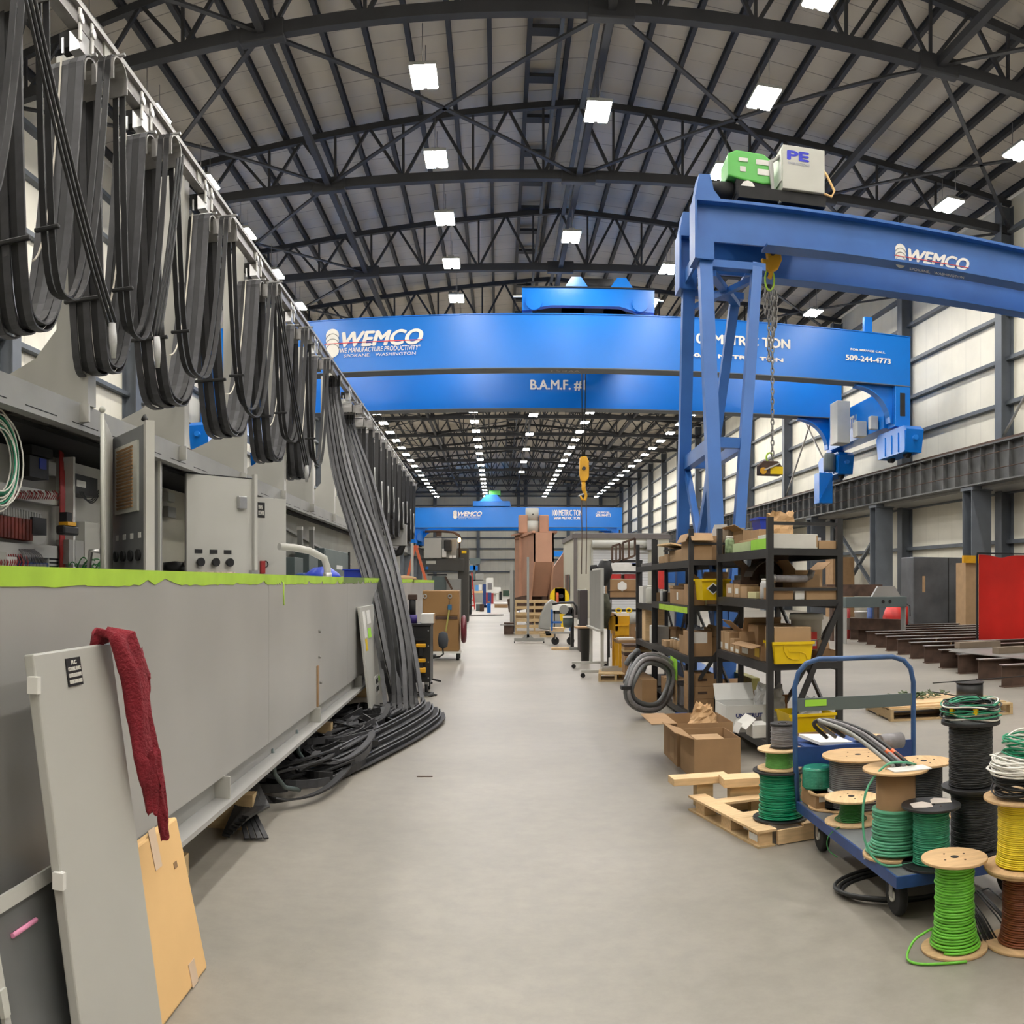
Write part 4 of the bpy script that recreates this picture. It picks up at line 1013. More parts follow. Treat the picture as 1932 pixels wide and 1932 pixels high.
# the louvred open door, seen from its inner face
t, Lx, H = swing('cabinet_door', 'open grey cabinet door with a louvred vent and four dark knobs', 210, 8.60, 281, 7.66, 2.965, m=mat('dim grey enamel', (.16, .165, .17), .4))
MB().box(Lx*.16, Lx*.76, -.02, 0, H-.74, H-.12).build('vent_frame', OFFW, t)
for k in range(18): MB().obox((Lx*.44, -.024, H-.69+k*.031), (Lx*.42, .012, .02), (.5, 0, 0)).build('vent_slat', CARD, t)
for k in range(4):
    MB().lathe([(.05, 0), (.05, .02), (.03, .03)], (Lx*(.18+.2*k), -.03, H-1.13), 14, 0, 'y').build('knob', BLKM, t)
    MB().box(Lx*(.14+.2*k), Lx*(.21+.2*k), -.004, 0, H-.98, H-.93).build('knob_label', WPAP, t)
MB().box(Lx-.05, Lx+.004, -.03, .05, 0, H+.01).build('edge_flange', GREY, t)
MB().tube([(Lx-.03, -.01, H-.0), (Lx-.05, -.02, H+.05), (Lx-.09, -.02, H+.03)], .02, 6).build('door_hook', BLK, t)
t, Lx, H = swing('cabinet_door', 'grey cabinet door seen edge on with a white ball ended rod', 204, 8.45, 189, 7.55, 2.96)
MB().tube([(Lx+.02, .02, .0), (Lx+.02, .02, H+.05)], .018, 8).build('locking_rod', OFFW, t)
MB().lathe([(.001, -.03), (.022, -.02), (.03, 0), (.022, .02), (.001, .03)], (Lx+.02, .02, H+.08), 12).build('rod_ball', OFFW, t)
MB().tube([(Lx+.02, .0, H-1.1), (Lx+.0, -.08, H-1.1), (Lx-.02, -.1, H-1.28)], .022, 8).build('door_handle', CHROME, t)
# inner dark compartment behind the louvred door
c = thing('switchgear', 'dark open compartment with a cream breaker panel between the two big doors', 'electrical panel', (0, 0, 0), GR)
MB().box(-4.3, -4.34, GS(292, 1000, 4.3).y, GS(352, 1000, 4.3).y, .95, 2.9).build('backplate', CREAMP, c)
gbx('danger_label', RED, c, 291, 306, 1012, 1027, 4.2, .02); gbx('breaker_box', OFFW, c, 282, 306, 1032, 1058, 4.15, .1)
gbx('meter_box', OFFW, c, 318, 330, 928, 945, 4.2, .08); gbx('meter_box', GREYD, c, 318, 332, 955, 975, 4.2, .08)
b = MB()
for k in range(6): b.tube([GS(283+k*1.4, 905, 4.1), GS(284+k*1.5, 960, 4.05), GS(283+k*1.4, 1010, 4.1), GS(284+k*1.4, 1090, 4.1)], .009, 5)
tag(b.build('red_wire_bundle', REDW, c), None, kind='stuff')
MB().tube([GS(326, 1085, 4.1), GS(340, 1075, 4.0), GS(352, 1060, 3.8)], .03, 8).build('conduit_hose', CORD, c)
MB().lathe([(.001, 0), (.16, .02), (.16, .2), (.001, .22)], GS(330, 1090, 4.0), 14).build('junction_drum', BLK, c)
for s0, s1 in ((9.55, 9.7), (12.7, 12.85), (15.0, 15.15)):
    t = MB().box(0, -.7, 0, s1-s0, 0, 2.07).build('upright_post', GREYD, PLAT); t.location = (-3.6, s0, .9)
    MB().box(.002, .03, .0, .03, 0, 2.07).build('post_lip', GREY, t)
# green grey boxes farther along
def gcab(label, p0, p1, y0, D, dep=.5, m=GREYG, zb=.9):
    A = GS(p0, y0, D); B = GS(p1, y0, D); t = gthing('electrical_box', label, 'electrical cabinet', -D, A.y, zb)
    MB().box(0, -dep, 0, B.y-A.y, 0, A.z-zb).build('body', m, t, bevel=.01); return t, B.y-A.y, A.z-zb
t, Lx, H = gcab('tall dark green grey cabinet with two white labels on its door', 612, 657, 1034, 3.5, .34)
MB().box(0, .012, .06, Lx-.06, .1, H-.06).build('door', GREYG, t)
MB().box(.012, .016, Lx*.45, Lx*.7, H-.45, H-.35).build('label_plate', WPAP, t); MB().box(.012, .016, Lx*.45, Lx*.75, H-1.0, H-.62).build('paper_notice', WPAP, t)
MB().box(0, .05, Lx-.04, Lx+.03, 0, H+.03).build('dark_gasket', BLKM, t); MB().box(.02, .06, Lx*.88, Lx*.93, H-.95, H-.8).build('door_handle', BLK, t)
gcab('narrow green grey wire gutter standing left of the tall dark cabinet', 583, 600, 1034, 3.45, .28)
gcab('small green grey junction box low behind the girder top', 556, 572, 1051, 3.4, .2)
for i, p in enumerate((566, 588)):
    A = GS(p, 1000, 3.7); t = gthing('stack_light', 'small grey white-capped post %s the small green boxes' % ('left above' if i == 0 else 'right above'), 'post', -3.7, A.y, 1.7)
    MB().box(-.05, .05, -.05, .05, 0, A.z-1.7).build('post', GREYD, t); MB().box(-.055, .055, -.055, .055, A.z-1.7, A.z-1.63).build('white_cap', WHITE, t)
# things lying on top of the girder
def ontop(px, D=1.9): A = GS(px, 1000, D); return GW(A.x, A.y, 1.642)
t = thing('plastic_bin', 'blue plastic tub upside down on the girder top beside a bent conduit', 'bin', ontop(608), GR)
MB().lathe([(.001, .14), (.10, .13), (.20, .06), (.24, 0)], (0, 0, 0), 20).build('tub', BLUEP, t)
t = thing('plastic_bin', 'dark blue lid lying left of the blue tub on the girder top', 'bin', ontop(586, 2.1), GR)
MB().lathe([(.2, 0), (.2, .05), (.15, .07)], (0, 0, 0), 20).build('lid', NAVY, t)
t = thing('plastic_bin', 'small blue open bin on the girder top near the hanging bundles', 'bin', ontop(674), GR)
MB().box(-.15, .15, -.35, .35, 0, .13).build('bin', BLUEP, t, bevel=.01); MB().box(-.17, .17, -.38, .38, .13, .15).build('rim', BLUEP, t)
t = thing('bent_conduit', 'bent grey conduit hose arching down to the girder top', 'conduit', ontop(612, 1.75), GR)
MB().tube([(-.42, -.42, .34), (-.28, -.28, .33), (-.14, -.14, .30), (0, 0, .22), (.03, .03, .1), (.03, .03, 0)], .04, 10).build('hose', GREY, t); MB().lathe([(.05, 0), (.05, .06)], (.03, .03, 0), 10).build('ferrule', CHROME, t)
for k, (p, lb) in enumerate(((640, 'flat sheet of white paper lying on the girder top'), (762, 'crumpled brown rag lying on the far girder top'))):
    t = thing('paper_sheet' if k == 0 else 'rag', lb, 'paper' if k == 0 else 'rag', ontop(p, 1.65), GR)
    (MB().box(-.12, .12, -.9, .9, 0, .012) if k == 0 else MB().lathe([(.3, 0), (.25, .06), (.1, .09), (.001, .1)], (0, 0, 0), 9)).build('sheet' if k == 0 else 'cloth', WPAP if k == 0 else CARD, t)
# festoon end cabinet
A = GZr(750, Y0, 34.5); t = thing('festoon_end_box', 'grey cable end box with a drooping black hose under the far festoon', 'junction box', GW(A.x, A.y, 2.97), GR)
z = lambda y: CH+el(y)*34.5-2.97
MB().box(-.45, .35, -.25, .25, z(1030), z(990)).build('box', GREYD, t, bevel=.02)
MB().tube([(.2, -.1, z(960)), (.22, -.1, z(1028)), (.1, -.1, z(1042)), (-.25, -.1, z(1050))], [.05, .12, .14, .08], 8).build('black_hose', BLKM, t)
MB().bar((-.4, .1, z(1030)), (-.4, .1, z(960)), .1).build('hanger_strut', GREYD, t)

# ================================================================== left side of the aisle, farther on
def fb(p0, p1, y0, y1, Y, dep=.1, o=Vector((0, 0, 0)), mi=0, b=None):
    """box with its face on the plane y=Y seen between px p0..p1 and py y0..y1; coordinates relative to o"""
    b = b or MB(); A = PY(p0, y0, Y); B = PY(p1, y0, Y); C = PY((p0+p1)/2, y0, Y); D_ = PY((p0+p1)/2, y1, Y)
    b.box(A.x-o.x, B.x-o.x, Y-o.y, Y+dep-o.y, D_.z-o.z, C.z-o.z, mi); return b
# black tool cart
Y = 12.9; o = Vector((PY(788, 1200, Y).x, Y, 0))
t = thing('tool_cart', 'black metal tool cart with yellow cordless tools on its side beside the cable bundles', 'tool cart', o)
x0 = PY(760, 1200, Y).x-o.x; x1 = PY(812, 1200, Y).x-o.x; zt = PY(788, 1181, Y).z
MB().box(x0, x1, 0, .55, .16, zt).build('body', BLK, t, bevel=.01); MB().box(x0-.01, x1+.01, -.02, .57, zt, zt+.03).build('top', BLK, t)
for z in (.22, .45, .68, .90):
    for x in (x0+.03, x1-.03): MB().lathe([(.01, 0), (.01, .008)], (x, -.008, z), 8, 0, 'y').build('rivet', CHROME, t)
for x in (x0+.06, x1-.06):
    for y in (.06, .5): MB().lathe([(.07, -.02), (.07, .02)], (x, y, .07), 14, 0, 'x').build('caster', BLKM, t); MB().box(x-.03, x+.03, y-.04, y+.04, .10, .16).build('caster_fork', CHROME, t)
for z, lb in ((.78, 'tool_holder'), (.28, 'tool_holder')): MB().box(-.08, .12, -.04, 0, z-.02, z+.01).build(lb, BLKM, t)
for i, z in enumerate((PY(795, 1218, Y).z, PY(797, 1246, Y).z)):
    q = thing('cordless_drill', 'yellow and black cordless tool hanging on the cart, %s one' % ('upper' if i == 0 else 'lower'), 'power tool', (o.x+.06, o.y-.065, z))
    MB().box(-.08, .06, -.03, .06, -.02, .03).build('motor_housing', YELP, q, bevel=.01); MB().box(-.03, .02, -.02, .05, -.14, -.02).build('handle', BLKM, q); 
    if i: MB().box(-.06, .06, -.03, .06, -.17, -.10).build('battery', YELP, q, bevel=.01)
q = thing('drill_press', 'purple and brown hand tool standing on the black tool cart', 'tool', (o.x-.10, o.y+.25, zt+.031))
MB().cyl((0, 0, 0), .07, .12, 12).build('base', mat('purple plastic', (.05, .03, .2), .5), q); MB().cyl((0, 0, .12), .05, .22, 12).build('column', BLKM, q); MB().box(-.06, .07, -.05, .05, .34, .42).build('head', RUST, q, bevel=.01)
q = thing('cardboard_box', 'small white-fronted box on top of the black tool cart', 'box', (o.x+.10, o.y+.22, zt+.031)); MB().box(-.06, .12, -.1, .15, 0, .14).build('carton', WPAP, q, bevel=.004); MB().box(.121, .125, -.1, .15, 0, .14).build('side', CARD, q)
q = thing('spray_can', 'white and green marker can standing at the left of the tool cart top', 'can', (o.x+x0+.03, o.y+.1, zt+.031)); MB().cyl((0, 0, 0), .025, .05, 12).build('green_base', LIMES, q); MB().cyl((0, 0, .05), .025, .22, 12).build('body', WHITE, q)
for k in range(1):
    q = thing('cord_tangle', 'black power cords and yellow tool lying on the floor under the tool cart', 'cords', (o.x+.05, o.y-.35, 0)); b = MB()
    for j in range(9): b.tube([(p[0]*.9+rnd.uniform(-.02, .02), p[1]*.5, p[2]*.5+.015) for p in ell(0, 0, .25, .2, j, 0, .05, 0, 6, 16)], .012, 5)
    tag(b.build('cord', BLKW, q), None, kind='stuff'); MB().box(-.25, -.05, -.08, .0, .02, .09).build('yellow_tool', YELP, q, bevel=.015)
# stool beside it
Y = 13.9; o = Vector((PY(836, 1200, Y).x, Y, 0)); t = thing('shop_stool', 'swivel stool with a dark grey rounded backrest behind the tool cart', 'stool', o)
zz_ = lambda y: PY(836, y, Y).z
MB().lathe([(.001, -.09), (.09, -.07), (.11, 0), (.09, .07), (.001, .09)], (0, 0, 0), 16).build('backrest', mat('dark grey fabric', (.05, .055, .065), .9), t)
t.children[0].location = (0, 0, (zz_(1191)+zz_(1224))/2); t.children[0].scale = (.75, .6, 1.5)
MB().tube([(-.02, .06, zz_(1215)), (0, .08, zz_(1235)), (-.06, .1, zz_(1240)), (-.25, .1, zz_(1242))], .014, 6).build('back_bar', BLK, t)
MB().cyl((-.28, .1, zz_(1243)), .17, .06, 20).build('seat', BLKM, t); MB().cyl((-.28, .1, .12), .025, zz_(1243)-.12, 10).build('column', WHITE, t)
for k in range(5): a = R(72*k+10); MB().bar((-.28, .1, .11), (-.28+.24*math.cos(a), .1+.24*math.sin(a), .05), .03).build('leg', BLK, t)
# brown job box on white skid
Y = 18.3; o = Vector((PY(830, 1200, Y).x, Y, 0)); t = thing('job_box', 'large brown steel job box on a wheeled white frame', 'job box', o)
x0, x1 = PY(797, 1200, Y).x-o.x, PY(866, 1200, Y).x-o.x; zt = PY(830, 1114, Y).z; zb = PY(830, 1229, Y).z
BRN = mat('tan brown paint', (.30, .165, .06), .5, 0, .06, 2)
MB().box(x0, x1, 0, .75, zb, zt).build('body', BRN, t, bevel=.02)
zm = PY(830, 1160, Y).z; MB().box(x0+.02, x1-.02, -.015, 0, zm, zt-.03).build('front_panel', BRN, t); MB().box(x0+.1, x1-.03, -.02, .0, PY(830, 1168, Y).z, PY(830, 1163, Y).z).build('recess_strip', RUST, t)
for p in (802, 849): MB().tube([(PY(p, 1100, Y).x-o.x+.035*math.cos(a), -.03, PY(p, 1125, Y).z+.04*math.sin(a)) for a in [R(d) for d in range(0, 360, 40)]], .012, 5, closed=True).build('lifting_ring', CHROME, t)
for x in (x0+.08, x1-.03):
    for y in (.1, .65): MB().lathe([(.09, -.03), (.09, .03)], (x, y, .09), 16, 0, 'x').build('caster', BLKM, t); MB().box(x-.04, x+.04, y-.05, y+.05, .15, zb).build('caster_bracket', WHITE, t)
MB().box(x0, x1+.04, -.02, .77, zb-.04, zb).build('base_frame', WHITE, t)
q = thing('hammer', 'hammer with a blue head and yellow handle hanging on the brown job box', 'hammer', (o.x+PY(848, 1100, Y).x-o.x, Y-.05, PY(848, 1146, Y).z))
MB().box(-.03, .05, -.04, .0, -.05, .06).build('head', mat('blue head', (.02, .12, .25), .5), q, bevel=.01); MB().bar((0, -.02, -.05), (-.07, -.02, -.48), .03).build('handle', mat('olive yellow', (.4, .38, .1), .6), q); MB().bar((0, -.02, .06), (0, -.02, .14), .01).build('hanging_cord', BLK, q)
q = thing('hose_reel', 'dark red hose coiled on the right side of the brown job box', 'hose', (o.x+x1+.09, Y+.2, PY(870, 1188, Y).z))
MB().tube([(0, .3*math.cos(a), .24*math.sin(a)*1.0) for a in [R(d) for d in range(0, 360, 20)]], .05, 8, closed=True).build('hose', mat('dark red hose', (.12, .01, .02), .4), q)
MB().lathe([(.16, -.04), (.16, .03)], (0, 0, 0), 18, 0, 'x').build('hub', GREYD, q)
# ================================================================== far end of the aisle
class Ob:
    """a thing whose parts are read off the photograph on the plane y=Y"""
    def __init__(s, name, label, cat, px, Y, group=None, z=0):
        s.Y = Y; s.o = Vector((PY(px, 1200, Y).x, Y, z)); s.t = thing(name, label, cat, s.o, 0, group)
    def P(s, px, py, dy=0): q = PY(px, py, s.Y+dy); return q-s.o
    def box(s, nm, m, p0, p1, y0, y1, dep=.2, dy=0, bevel=0, z0=None, par=None):
        A = PY(p0, y0, s.Y+dy)-s.o; B = PY(p1, y0, s.Y+dy)-s.o; C = PY((p0+p1)/2, y0, s.Y+dy)-s.o; D_ = PY((p0+p1)/2, y1, s.Y+dy)-s.o
        return MB().box(A.x, B.x, dy, dy+dep, D_.z if z0 is None else z0, C.z).build(nm, m, par or s.t, bevel=bevel)
    def tube(s, nm, m, pts, r, dy=0, n=6, closed=False):
        return MB().tube([s.P(p[0], p[1], dy) for p in pts], r, n, 0, closed).build(nm, m, s.t)
    def bar(s, nm, m, a, c, w_, h=None, dy=0, dy2=None):
        return MB().bar(s.P(*a, dy), s.P(*c, dy if dy2 is None else dy2), w_, h or w_, (0, 1, 0)).build(nm, m, s.t)
# red A-frame ladder
q = Ob('step_ladder', 'red orange A-frame ladder standing behind the end of the grey girder', 'ladder', 785, 30.5)
for dy in (0, .6):
    q.bar('side_rail', ORNG, (782, 1032), (757, 1145), .09, .07, dy); q.bar('side_rail', ORNG, (785, 1032), (818, 1145), .09, .07, dy)
for k in range(6):
    f = .2+k*.14; a = q.P(785+33*f, 1032+113*f, 0); c = q.P(785+33*f, 1032+113*f, .6); MB().bar(a, c, .05).build('rung', ORNG, q.t)
q.box('top_cap', ORNG, 780, 787, 1029, 1033, .65)
q = Ob('steel_column', 'slim light grey upright tube in front of the red ladder', 'post', 778, 29.9); q.box('tube', GREY, 775, 780, 1024, 1090, .08, z0=0); q.box('base_plate', GREYD, 771, 784, 1148, 1152, .3, z0=0).data.transform(Matrix.Scale(.1, 4, (0, 0, 1)))
# milling machine
q = Ob('milling_machine', 'dark grey milling machine with a light grey control box and bent lamp arm', 'machine', 835, 36.0)
q.box('control_box', GREY, 800, 833, 1015, 1053, .5, 0, .02); q.box('head_block', GREYD, 833, 862, 1016, 1054, .7, .2, .03)
q.box('cross_beam', mat('dark brown grey', (.06, .058, .052), .5), 797, 876, 1054, 1078, .9, .1, .03); q.box('nameplate_strip', OFFW, 804, 822, 1058, 1064, .02, .07)
q.box('column', mat('dark brown grey', (.06, .058, .052), .5), 864, 884, 1034, 1085, .8, .3, .02, z0=0); q.box('yellow_label', YEL, 871, 880, 1039, 1044, .02, .27)
q.box('base', GREYD, 800, 870, 1092, 1110, .9, .1, .02, z0=0); q.box('work_table', BLKM, 806, 842, 1083, 1086, .5, 0); q.box('door_panel', GREYG, 815, 842, 1087, 1128, .04, .05)
q.tube('lamp_arm', RUST, [(802, 1003), (830, 1002), (855, 1004), (866, 1010), (870, 1018)], .05); q.box('lamp_arm_clamp', RUST, 823, 833, 1003, 1012, .2)
for k in range(2): q.box('tool_cup', WHITE, 848+k*7, 853+k*7, 1048, 1053, .08, -.12)
q.box('motor', BLK, 838, 852, 1018, 1040, .3, -.1, .04); q.box('gauge_box', WHITE, 834, 842, 1035, 1051, .1, -.02); q.box('blue_disc', mat('blue spot', (.01, .15, .5), .5), 803, 808, 1069, 1075, .02, .07)
q.bar('feed_arm', RUST, (840, 1088), (853, 1112), .08, .06, -.2)
q = Ob('work_lamp', 'small glowing amber work lamp above the milling machine', 'lamp', 866, 35.6); q.box('bulb', AMBER, 864, 869, 1014, 1023, .15, 0, .04); q.bar('lamp_stem', RUST, (867, 1023), (867, 1050), .06, .06, 0, .6)
q.t.parent = None
# forklift mast
q = Ob('forklift', 'black forklift mast and carriage with yellow lettering beside the milling machine', 'forklift', 878, 43)
for p in (870, 881): q.box('mast_rail', BLK, p, p+4, 1074, 1160, .2, 0, 0, z0=0)
q.box('mast_plate', BLKM, 872, 883, 1074, 1150, .1, .05)
x = text('HYSTER', 1, (q.P(876, 1093).x+.06, -.06, q.P(876, 1093).z), q.t, YEL, rot=(PI/2, PI/2, 0), W=.62*1.3, H=.17, align='CENTER', bold=.03)
for k in range(8): q.bar('chain_link', BLK, (884, 1085+k*9), (884, 1091+k*9), .05)
q.box('carriage', BLK, 868, 890, 1118, 1128, .1, -.15); q.box('carriage', BLK, 868, 890, 1142, 1150, .1, -.15)
for p, e in ((873, 935), (886, 950)): MB().bar(q.P(p, 1161, -.2)*1, Vector((q.P(e, 1161, -.2).x, -.5, .05)), .12, .05).build('fork', STEEL, q.t)
q.box('chassis', BLKM, 868, 889, 1085, 1150, 1.6, .3, .08); 
for y in (.5, 1.6): MB().lathe([(.3, -.1), (.3, .1)], (q.P(884, 1150).x, y, .3), 18, 0, 'x').build('wheel', BLKM, q.t)
# clutter down the left of the far aisle
def simple(name, label, cat, px, Y, parts, group=None):
    q = Ob(name, label, cat, px, Y, group)
    for pt in parts: q.box(*pt[:6], **(pt[6] if len(pt) > 6 else {}))
    return q
q = Ob('step_ladder', 'small bright red step ladder beyond the forklift', 'ladder', 889, 52)
for p0, p1 in ((884, 882), (890, 896)):
    q.bar('side_rail', RED, (p0, 1080), (p1, 1150), .08)
for k in range(6): q.bar('rung', RED, (884, 1088+k*11), (891+k, 1088+k*11), .07)
simple('tool_cabinet', 'grey shop machine with a blue tray beyond the forklift', 'machine', 905, 70, [('base', GREYD, 892, 916, 1094, 1110, dict(z0=0, dep=.8)), ('head', GREYD, 896, 912, 1082, 1095, dict(dep=.6)), ('blue_tray', BLUE, 886, 901, 1067, 1076, dict(dep=.6)), ('column', GREYG, 886, 906, 1053, 1064, dict(dep=.5)), ('upright', GREYG, 893, 897, 1064, 1096, {'dep': .3})])
simple('work_bench', 'tan topped work bench with blue cloth at the far end of the aisle', 'work bench', 899, 62, [('top', WOODP, 886, 912, 1115, 1119, dict(dep=.9)), ('leg', GREYD, 887, 889, 1119, 1140, dict(z0=0)), ('leg', GREYD, 909, 911, 1119, 1140, dict(z0=0)), ('blue_box', mat('sky blue', (.1, .3, .65), .6), 897, 903, 1104, 1115, dict(dep=.4)), ('white_sheet', WPAP, 903, 909, 1103, 1114, dict(dep=.3))])
simple('sign_board', 'tall white and grey board leaning beyond the work bench', 'board', 924, 72, [('board', WHITE, 917, 931, 1090, 1118, dict(dep=.05)), ('grey_panel', GRYW, 920, 928, 1100, 1112, dict(dep=.02, dy=-.03)), ('leg', WHITE, 918, 920, 1118, 1134, dict(z0=0)), ('leg', WHITE, 928, 930, 1118, 1134, dict(z0=0))])
simple('steel_beam', 'upright dark blue beam leaning at the far work bench', 'steel beam', 914, 56, [('beam', NAVY, 911, 917, 1102, 1146, dict(z0=0, dep=.2)), ('foot', NAVY, 908, 919, 1142, 1146, dict(z0=0, dep=.4))])
simple('waste_bin', 'small blue bin on the floor at the far end of the aisle', 'bin', 922, 47, [('bin', BLUE, 919, 926, 1138, 1150, dict(z0=0, dep=.4, bevel=.02)), ('contents', CARD, 920, 925, 1135, 1138, dict(dep=.3, dy=.05))])
simple('welding_screen', 'red and blue screens standing far down the aisle', 'screen', 925, 66, [('blue_panel', NAVY, 920, 927, 1118, 1134, dict(z0=0, dep=.1)), ('red_panel', REDW, 917, 920, 1118, 1134, dict(z0=0)), ('red_panel', REDW, 927, 931, 1119, 1134, dict(z0=0))])
simple('machine_tool', 'white box shaped machine standing far down the aisle', 'machine', 938, 80, [('body', WHITE, 931, 945, 1108, 1130, dict(dep=1, z0=.6)), ('stand', WHITE, 936, 941, 1120, 1132, dict(z0=0)), ('dark_door', BLKM, 942, 947, 1116, 1128, dict(dep=.5, dy=-.2, z0=0))])
simple('storage_crate', 'low dark green crate against the far end wall', 'crate', 955, 100, [('crate', mat('dark green', (.02, .05, .03), .6), 949, 961, 1114, 1122, dict(z0=0, dep=1))])
simple('steel_plate', 'long flat pale plates stacked on the far aisle floor', 'steel plates', 946, 56, [('plate', WHITE, 931, 961, 1137, 1140, dict(dep=.8)), ('support', CARD, 933, 958, 1140, 1145, dict(z0=0, dep=.7))])
for k, (p, m, lb) in enumerate(((902, GREYG, 'green grey box on the floor below the far work bench'), (909, RUST, 'brown box on the floor below the far work bench'))):
    simple('floor_box', lb, 'box', p, 50-k, [('box', m, p-4, p+4, 1140, 1150, dict(z0=0, dep=.4))])
# orange hopper with a grey drum on it
q = Ob('steel_hopper', 'tall primer orange steel hopper standing behind the stacked pallets', 'hopper', 1010, 33)
A, B = q.P(1007, 1005), q.P(1045, 1005); zt = A.z; zc = q.P(1026, 1060).z; zb = q.P(1026, 1126).z; xl = q.P(979, 1015).x
b = MB(); b.prism([(0, zt), (B.x-A.x, zt), (B.x-A.x, zc), (0, zc)], (A.x, 0, 0), (1, 0, 0), (0, 0, 1), (0, .1, 0)); b.build('front_plate', HOP, q.t)
b = MB()
b.prism([(0, zt), (2.6, zt+.1), (2.6, .9), (.5, .9), (0, zc)], (A.x, 0, 0), (-.25, 1, 0), (0, 0, 1), (.06, 0, 0)); b.build('side_plate', HOP, q.t)
b = MB(); b.hexa([(A.x, 0, zc), (B.x, 0, zc), (B.x, .1, zc), (A.x, .1, zc)][:4]+[(A.x, 0, zc)]*0+[(A.x-.05, .9, zb), (B.x-.2, .9, zb), (B.x-.2, 1.0, zb), (A.x-.05, 1.0, zb)]); b.build('sloped_plate', HOP, q.t)
MB().prism([(0, zt), (2.6, zt+.1), (2.6, .9), (.5, .9), (0, zc)], (B.x-.06, 0, 0), (-.1, 1, 0), (0, 0, 1), (.06, 0, 0)).build('side_plate', HOP, q.t)
MB().prism([(A.x-.55, 1.5), (B.x+.12, 0-.15), (B.x+.12, 2.6), (A.x-.8, 2.6)], (0, 0, zt), (1, 0, 0), (0, 1, 0), (0, 0, .06)).build('top_flange', HOP, q.t)
MB().bar((A.x, -.03, zt+.03), (A.x-.6, 2.4, zt-.1), .12, .08).build('side_flange', HOP, q.t)
MB().box(A.x-.5, A.x-.0, 1.6, 2.4, zb-.2, zt).build('rear_column', HOP, q.t)
MB().bar((A.x-.2, .6, zb-.2), (A.x-.9, 1.2, .7), .1, .5).build('lower_wing', RUST, q.t)
for x in (A.x-.35, B.x-.3): MB().box(x-.18, x+.18, 1.2, 1.6, zt+.05, zt+.75).build('lifting_ear', HOP, q.t, bevel=.05)
for x in (A.x-.1, B.x-.3): MB().box(x-.08, x+.08, .9, 1.6, 0, zb+.1).build('leg', RUST, q.t)
MB().box(A.x-.2, B.x-.2, 2.2, 2.4, 0, zb+.1).build('rear_panel', RUST, q.t)
d = Ob('steel_drum', 'light grey cylindrical drum standing on top of the orange hopper', 'drum', 1004, 34.4, z=zt+.06)
r = (d.P(1017, 1000).x-d.P(991, 1000).x)/2; MB().cyl((0, 0, 0), r, .45, 28).build('lower_band', OFFW, d.t); MB().cyl((0, 0, .45), r*.96, .50, 28).build('body', OFFW, d.t); MB().lathe([(.03, 0), (.03, .03)], (.02, -r-.01, .7), 10, 0, 'y').build('bolt_hole', BLK, d.t)
# pallets stacked in front of it
def pallet(name, label, loc, rz, W=1.2, D=1.0, hgt=.14, m=None, group=None, upright=False):
    m = m or WOOD2; t = thing(name, label, 'pallet', loc, rz, group)
    rot = lambda x, y, z: (x, -z, y) if upright else (x, y, z)
    def bx(nm, a, b_, c, d_, e, f):
        p = [rot(a, c, e), rot(b_, d_, f)]; MB().box(p[0][0], p[1][0], p[0][1], p[1][1], p[0][2], p[1][2]).build(nm, m, t)
    n = 6
    for k in range(n): y = k*(D-.09)/(n-1); bx('top_board', 0, W, y, y+.09, hgt-.02, hgt)
    for k in range(3): y = k*(D-.09)/2; bx('bottom_board', 0, W, y, y+.09, 0, .02)
    for x in (0, W/2-.02, W-.04): bx('stringer', x, x+.04, 0, D, .02, hgt-.02)
    return t
A = PZ(972, 1196); B = PZ(1042, 1194)
for k in range(2):
    pallet('wooden_pallet', 'wooden pallet standing on edge before the orange hopper, %s one' % ('front' if k == 0 else 'rear'), (A.x, A.y-.05+k*.16, 0), 0, B.x-A.x, 1.05, group='pallets on edge', upright=True)
q = Ob('channel_post', 'tall grey steel channel standing upright beside the pallets', 'steel post', 966, 29)
q.box('channel', GREYD, 962, 970, 1076, 1178, .1, z0=.0); q.box('lip', STEEL, 969, 971, 1076, 1178, .25, z0=.0)
q = Ob('steel_box_section', 'dark rusty steel box section lying at the foot of the grey channel', 'steel block', 960, 27.5)
q.box('block', RUST, 951, 969, 1175, 1199, .5, z0=0); q.bar('rod', STEEL, (944, 1179), (972, 1179), .03, .03, -.05)
q = Ob('floor_stand', 'tall dark grey inverted T stand on casters in the aisle', 'stand', 996, 23.6)
q.box('pole', GREYD, 994, 998.5, 1051, 1203, .06); q.bar('foot_beam', GREYD, (970, 1207), (1027, 1207), .09, .08)
MB().prism([(-.16, .06), (.16, .06), (.05, .17), (-.05, .17)], (q.P(996, 1200).x, .0, q.P(996, 1209).z), (1, 0, 0), (0, 0, 1), (0, .06, 0)).build('gusset', GREYD, q.t)
for p in (971, 1026): MB().lathe([(.035, -.015), (.035, .015)], (q.P(p, 1210).x, 0, .035), 10, 0, 'x').build('caster', BLKM, q.t)
q = Ob('mobile_scaffold', 'blue scaffold ladder tower behind the orange hopper', 'scaffold', 976, 44)
for p in (972, 979): q.box('upright', BLUE2, p, p+1.3, 1043, 1158, .08, z0=0)
for k in range(7): q.box('rung', BLUE2, 972, 980, 1048+k*14, 1051+k*14, .06)
q.box('name_tag', WPAP, 976, 983, 1093, 1097, .03, -.05)
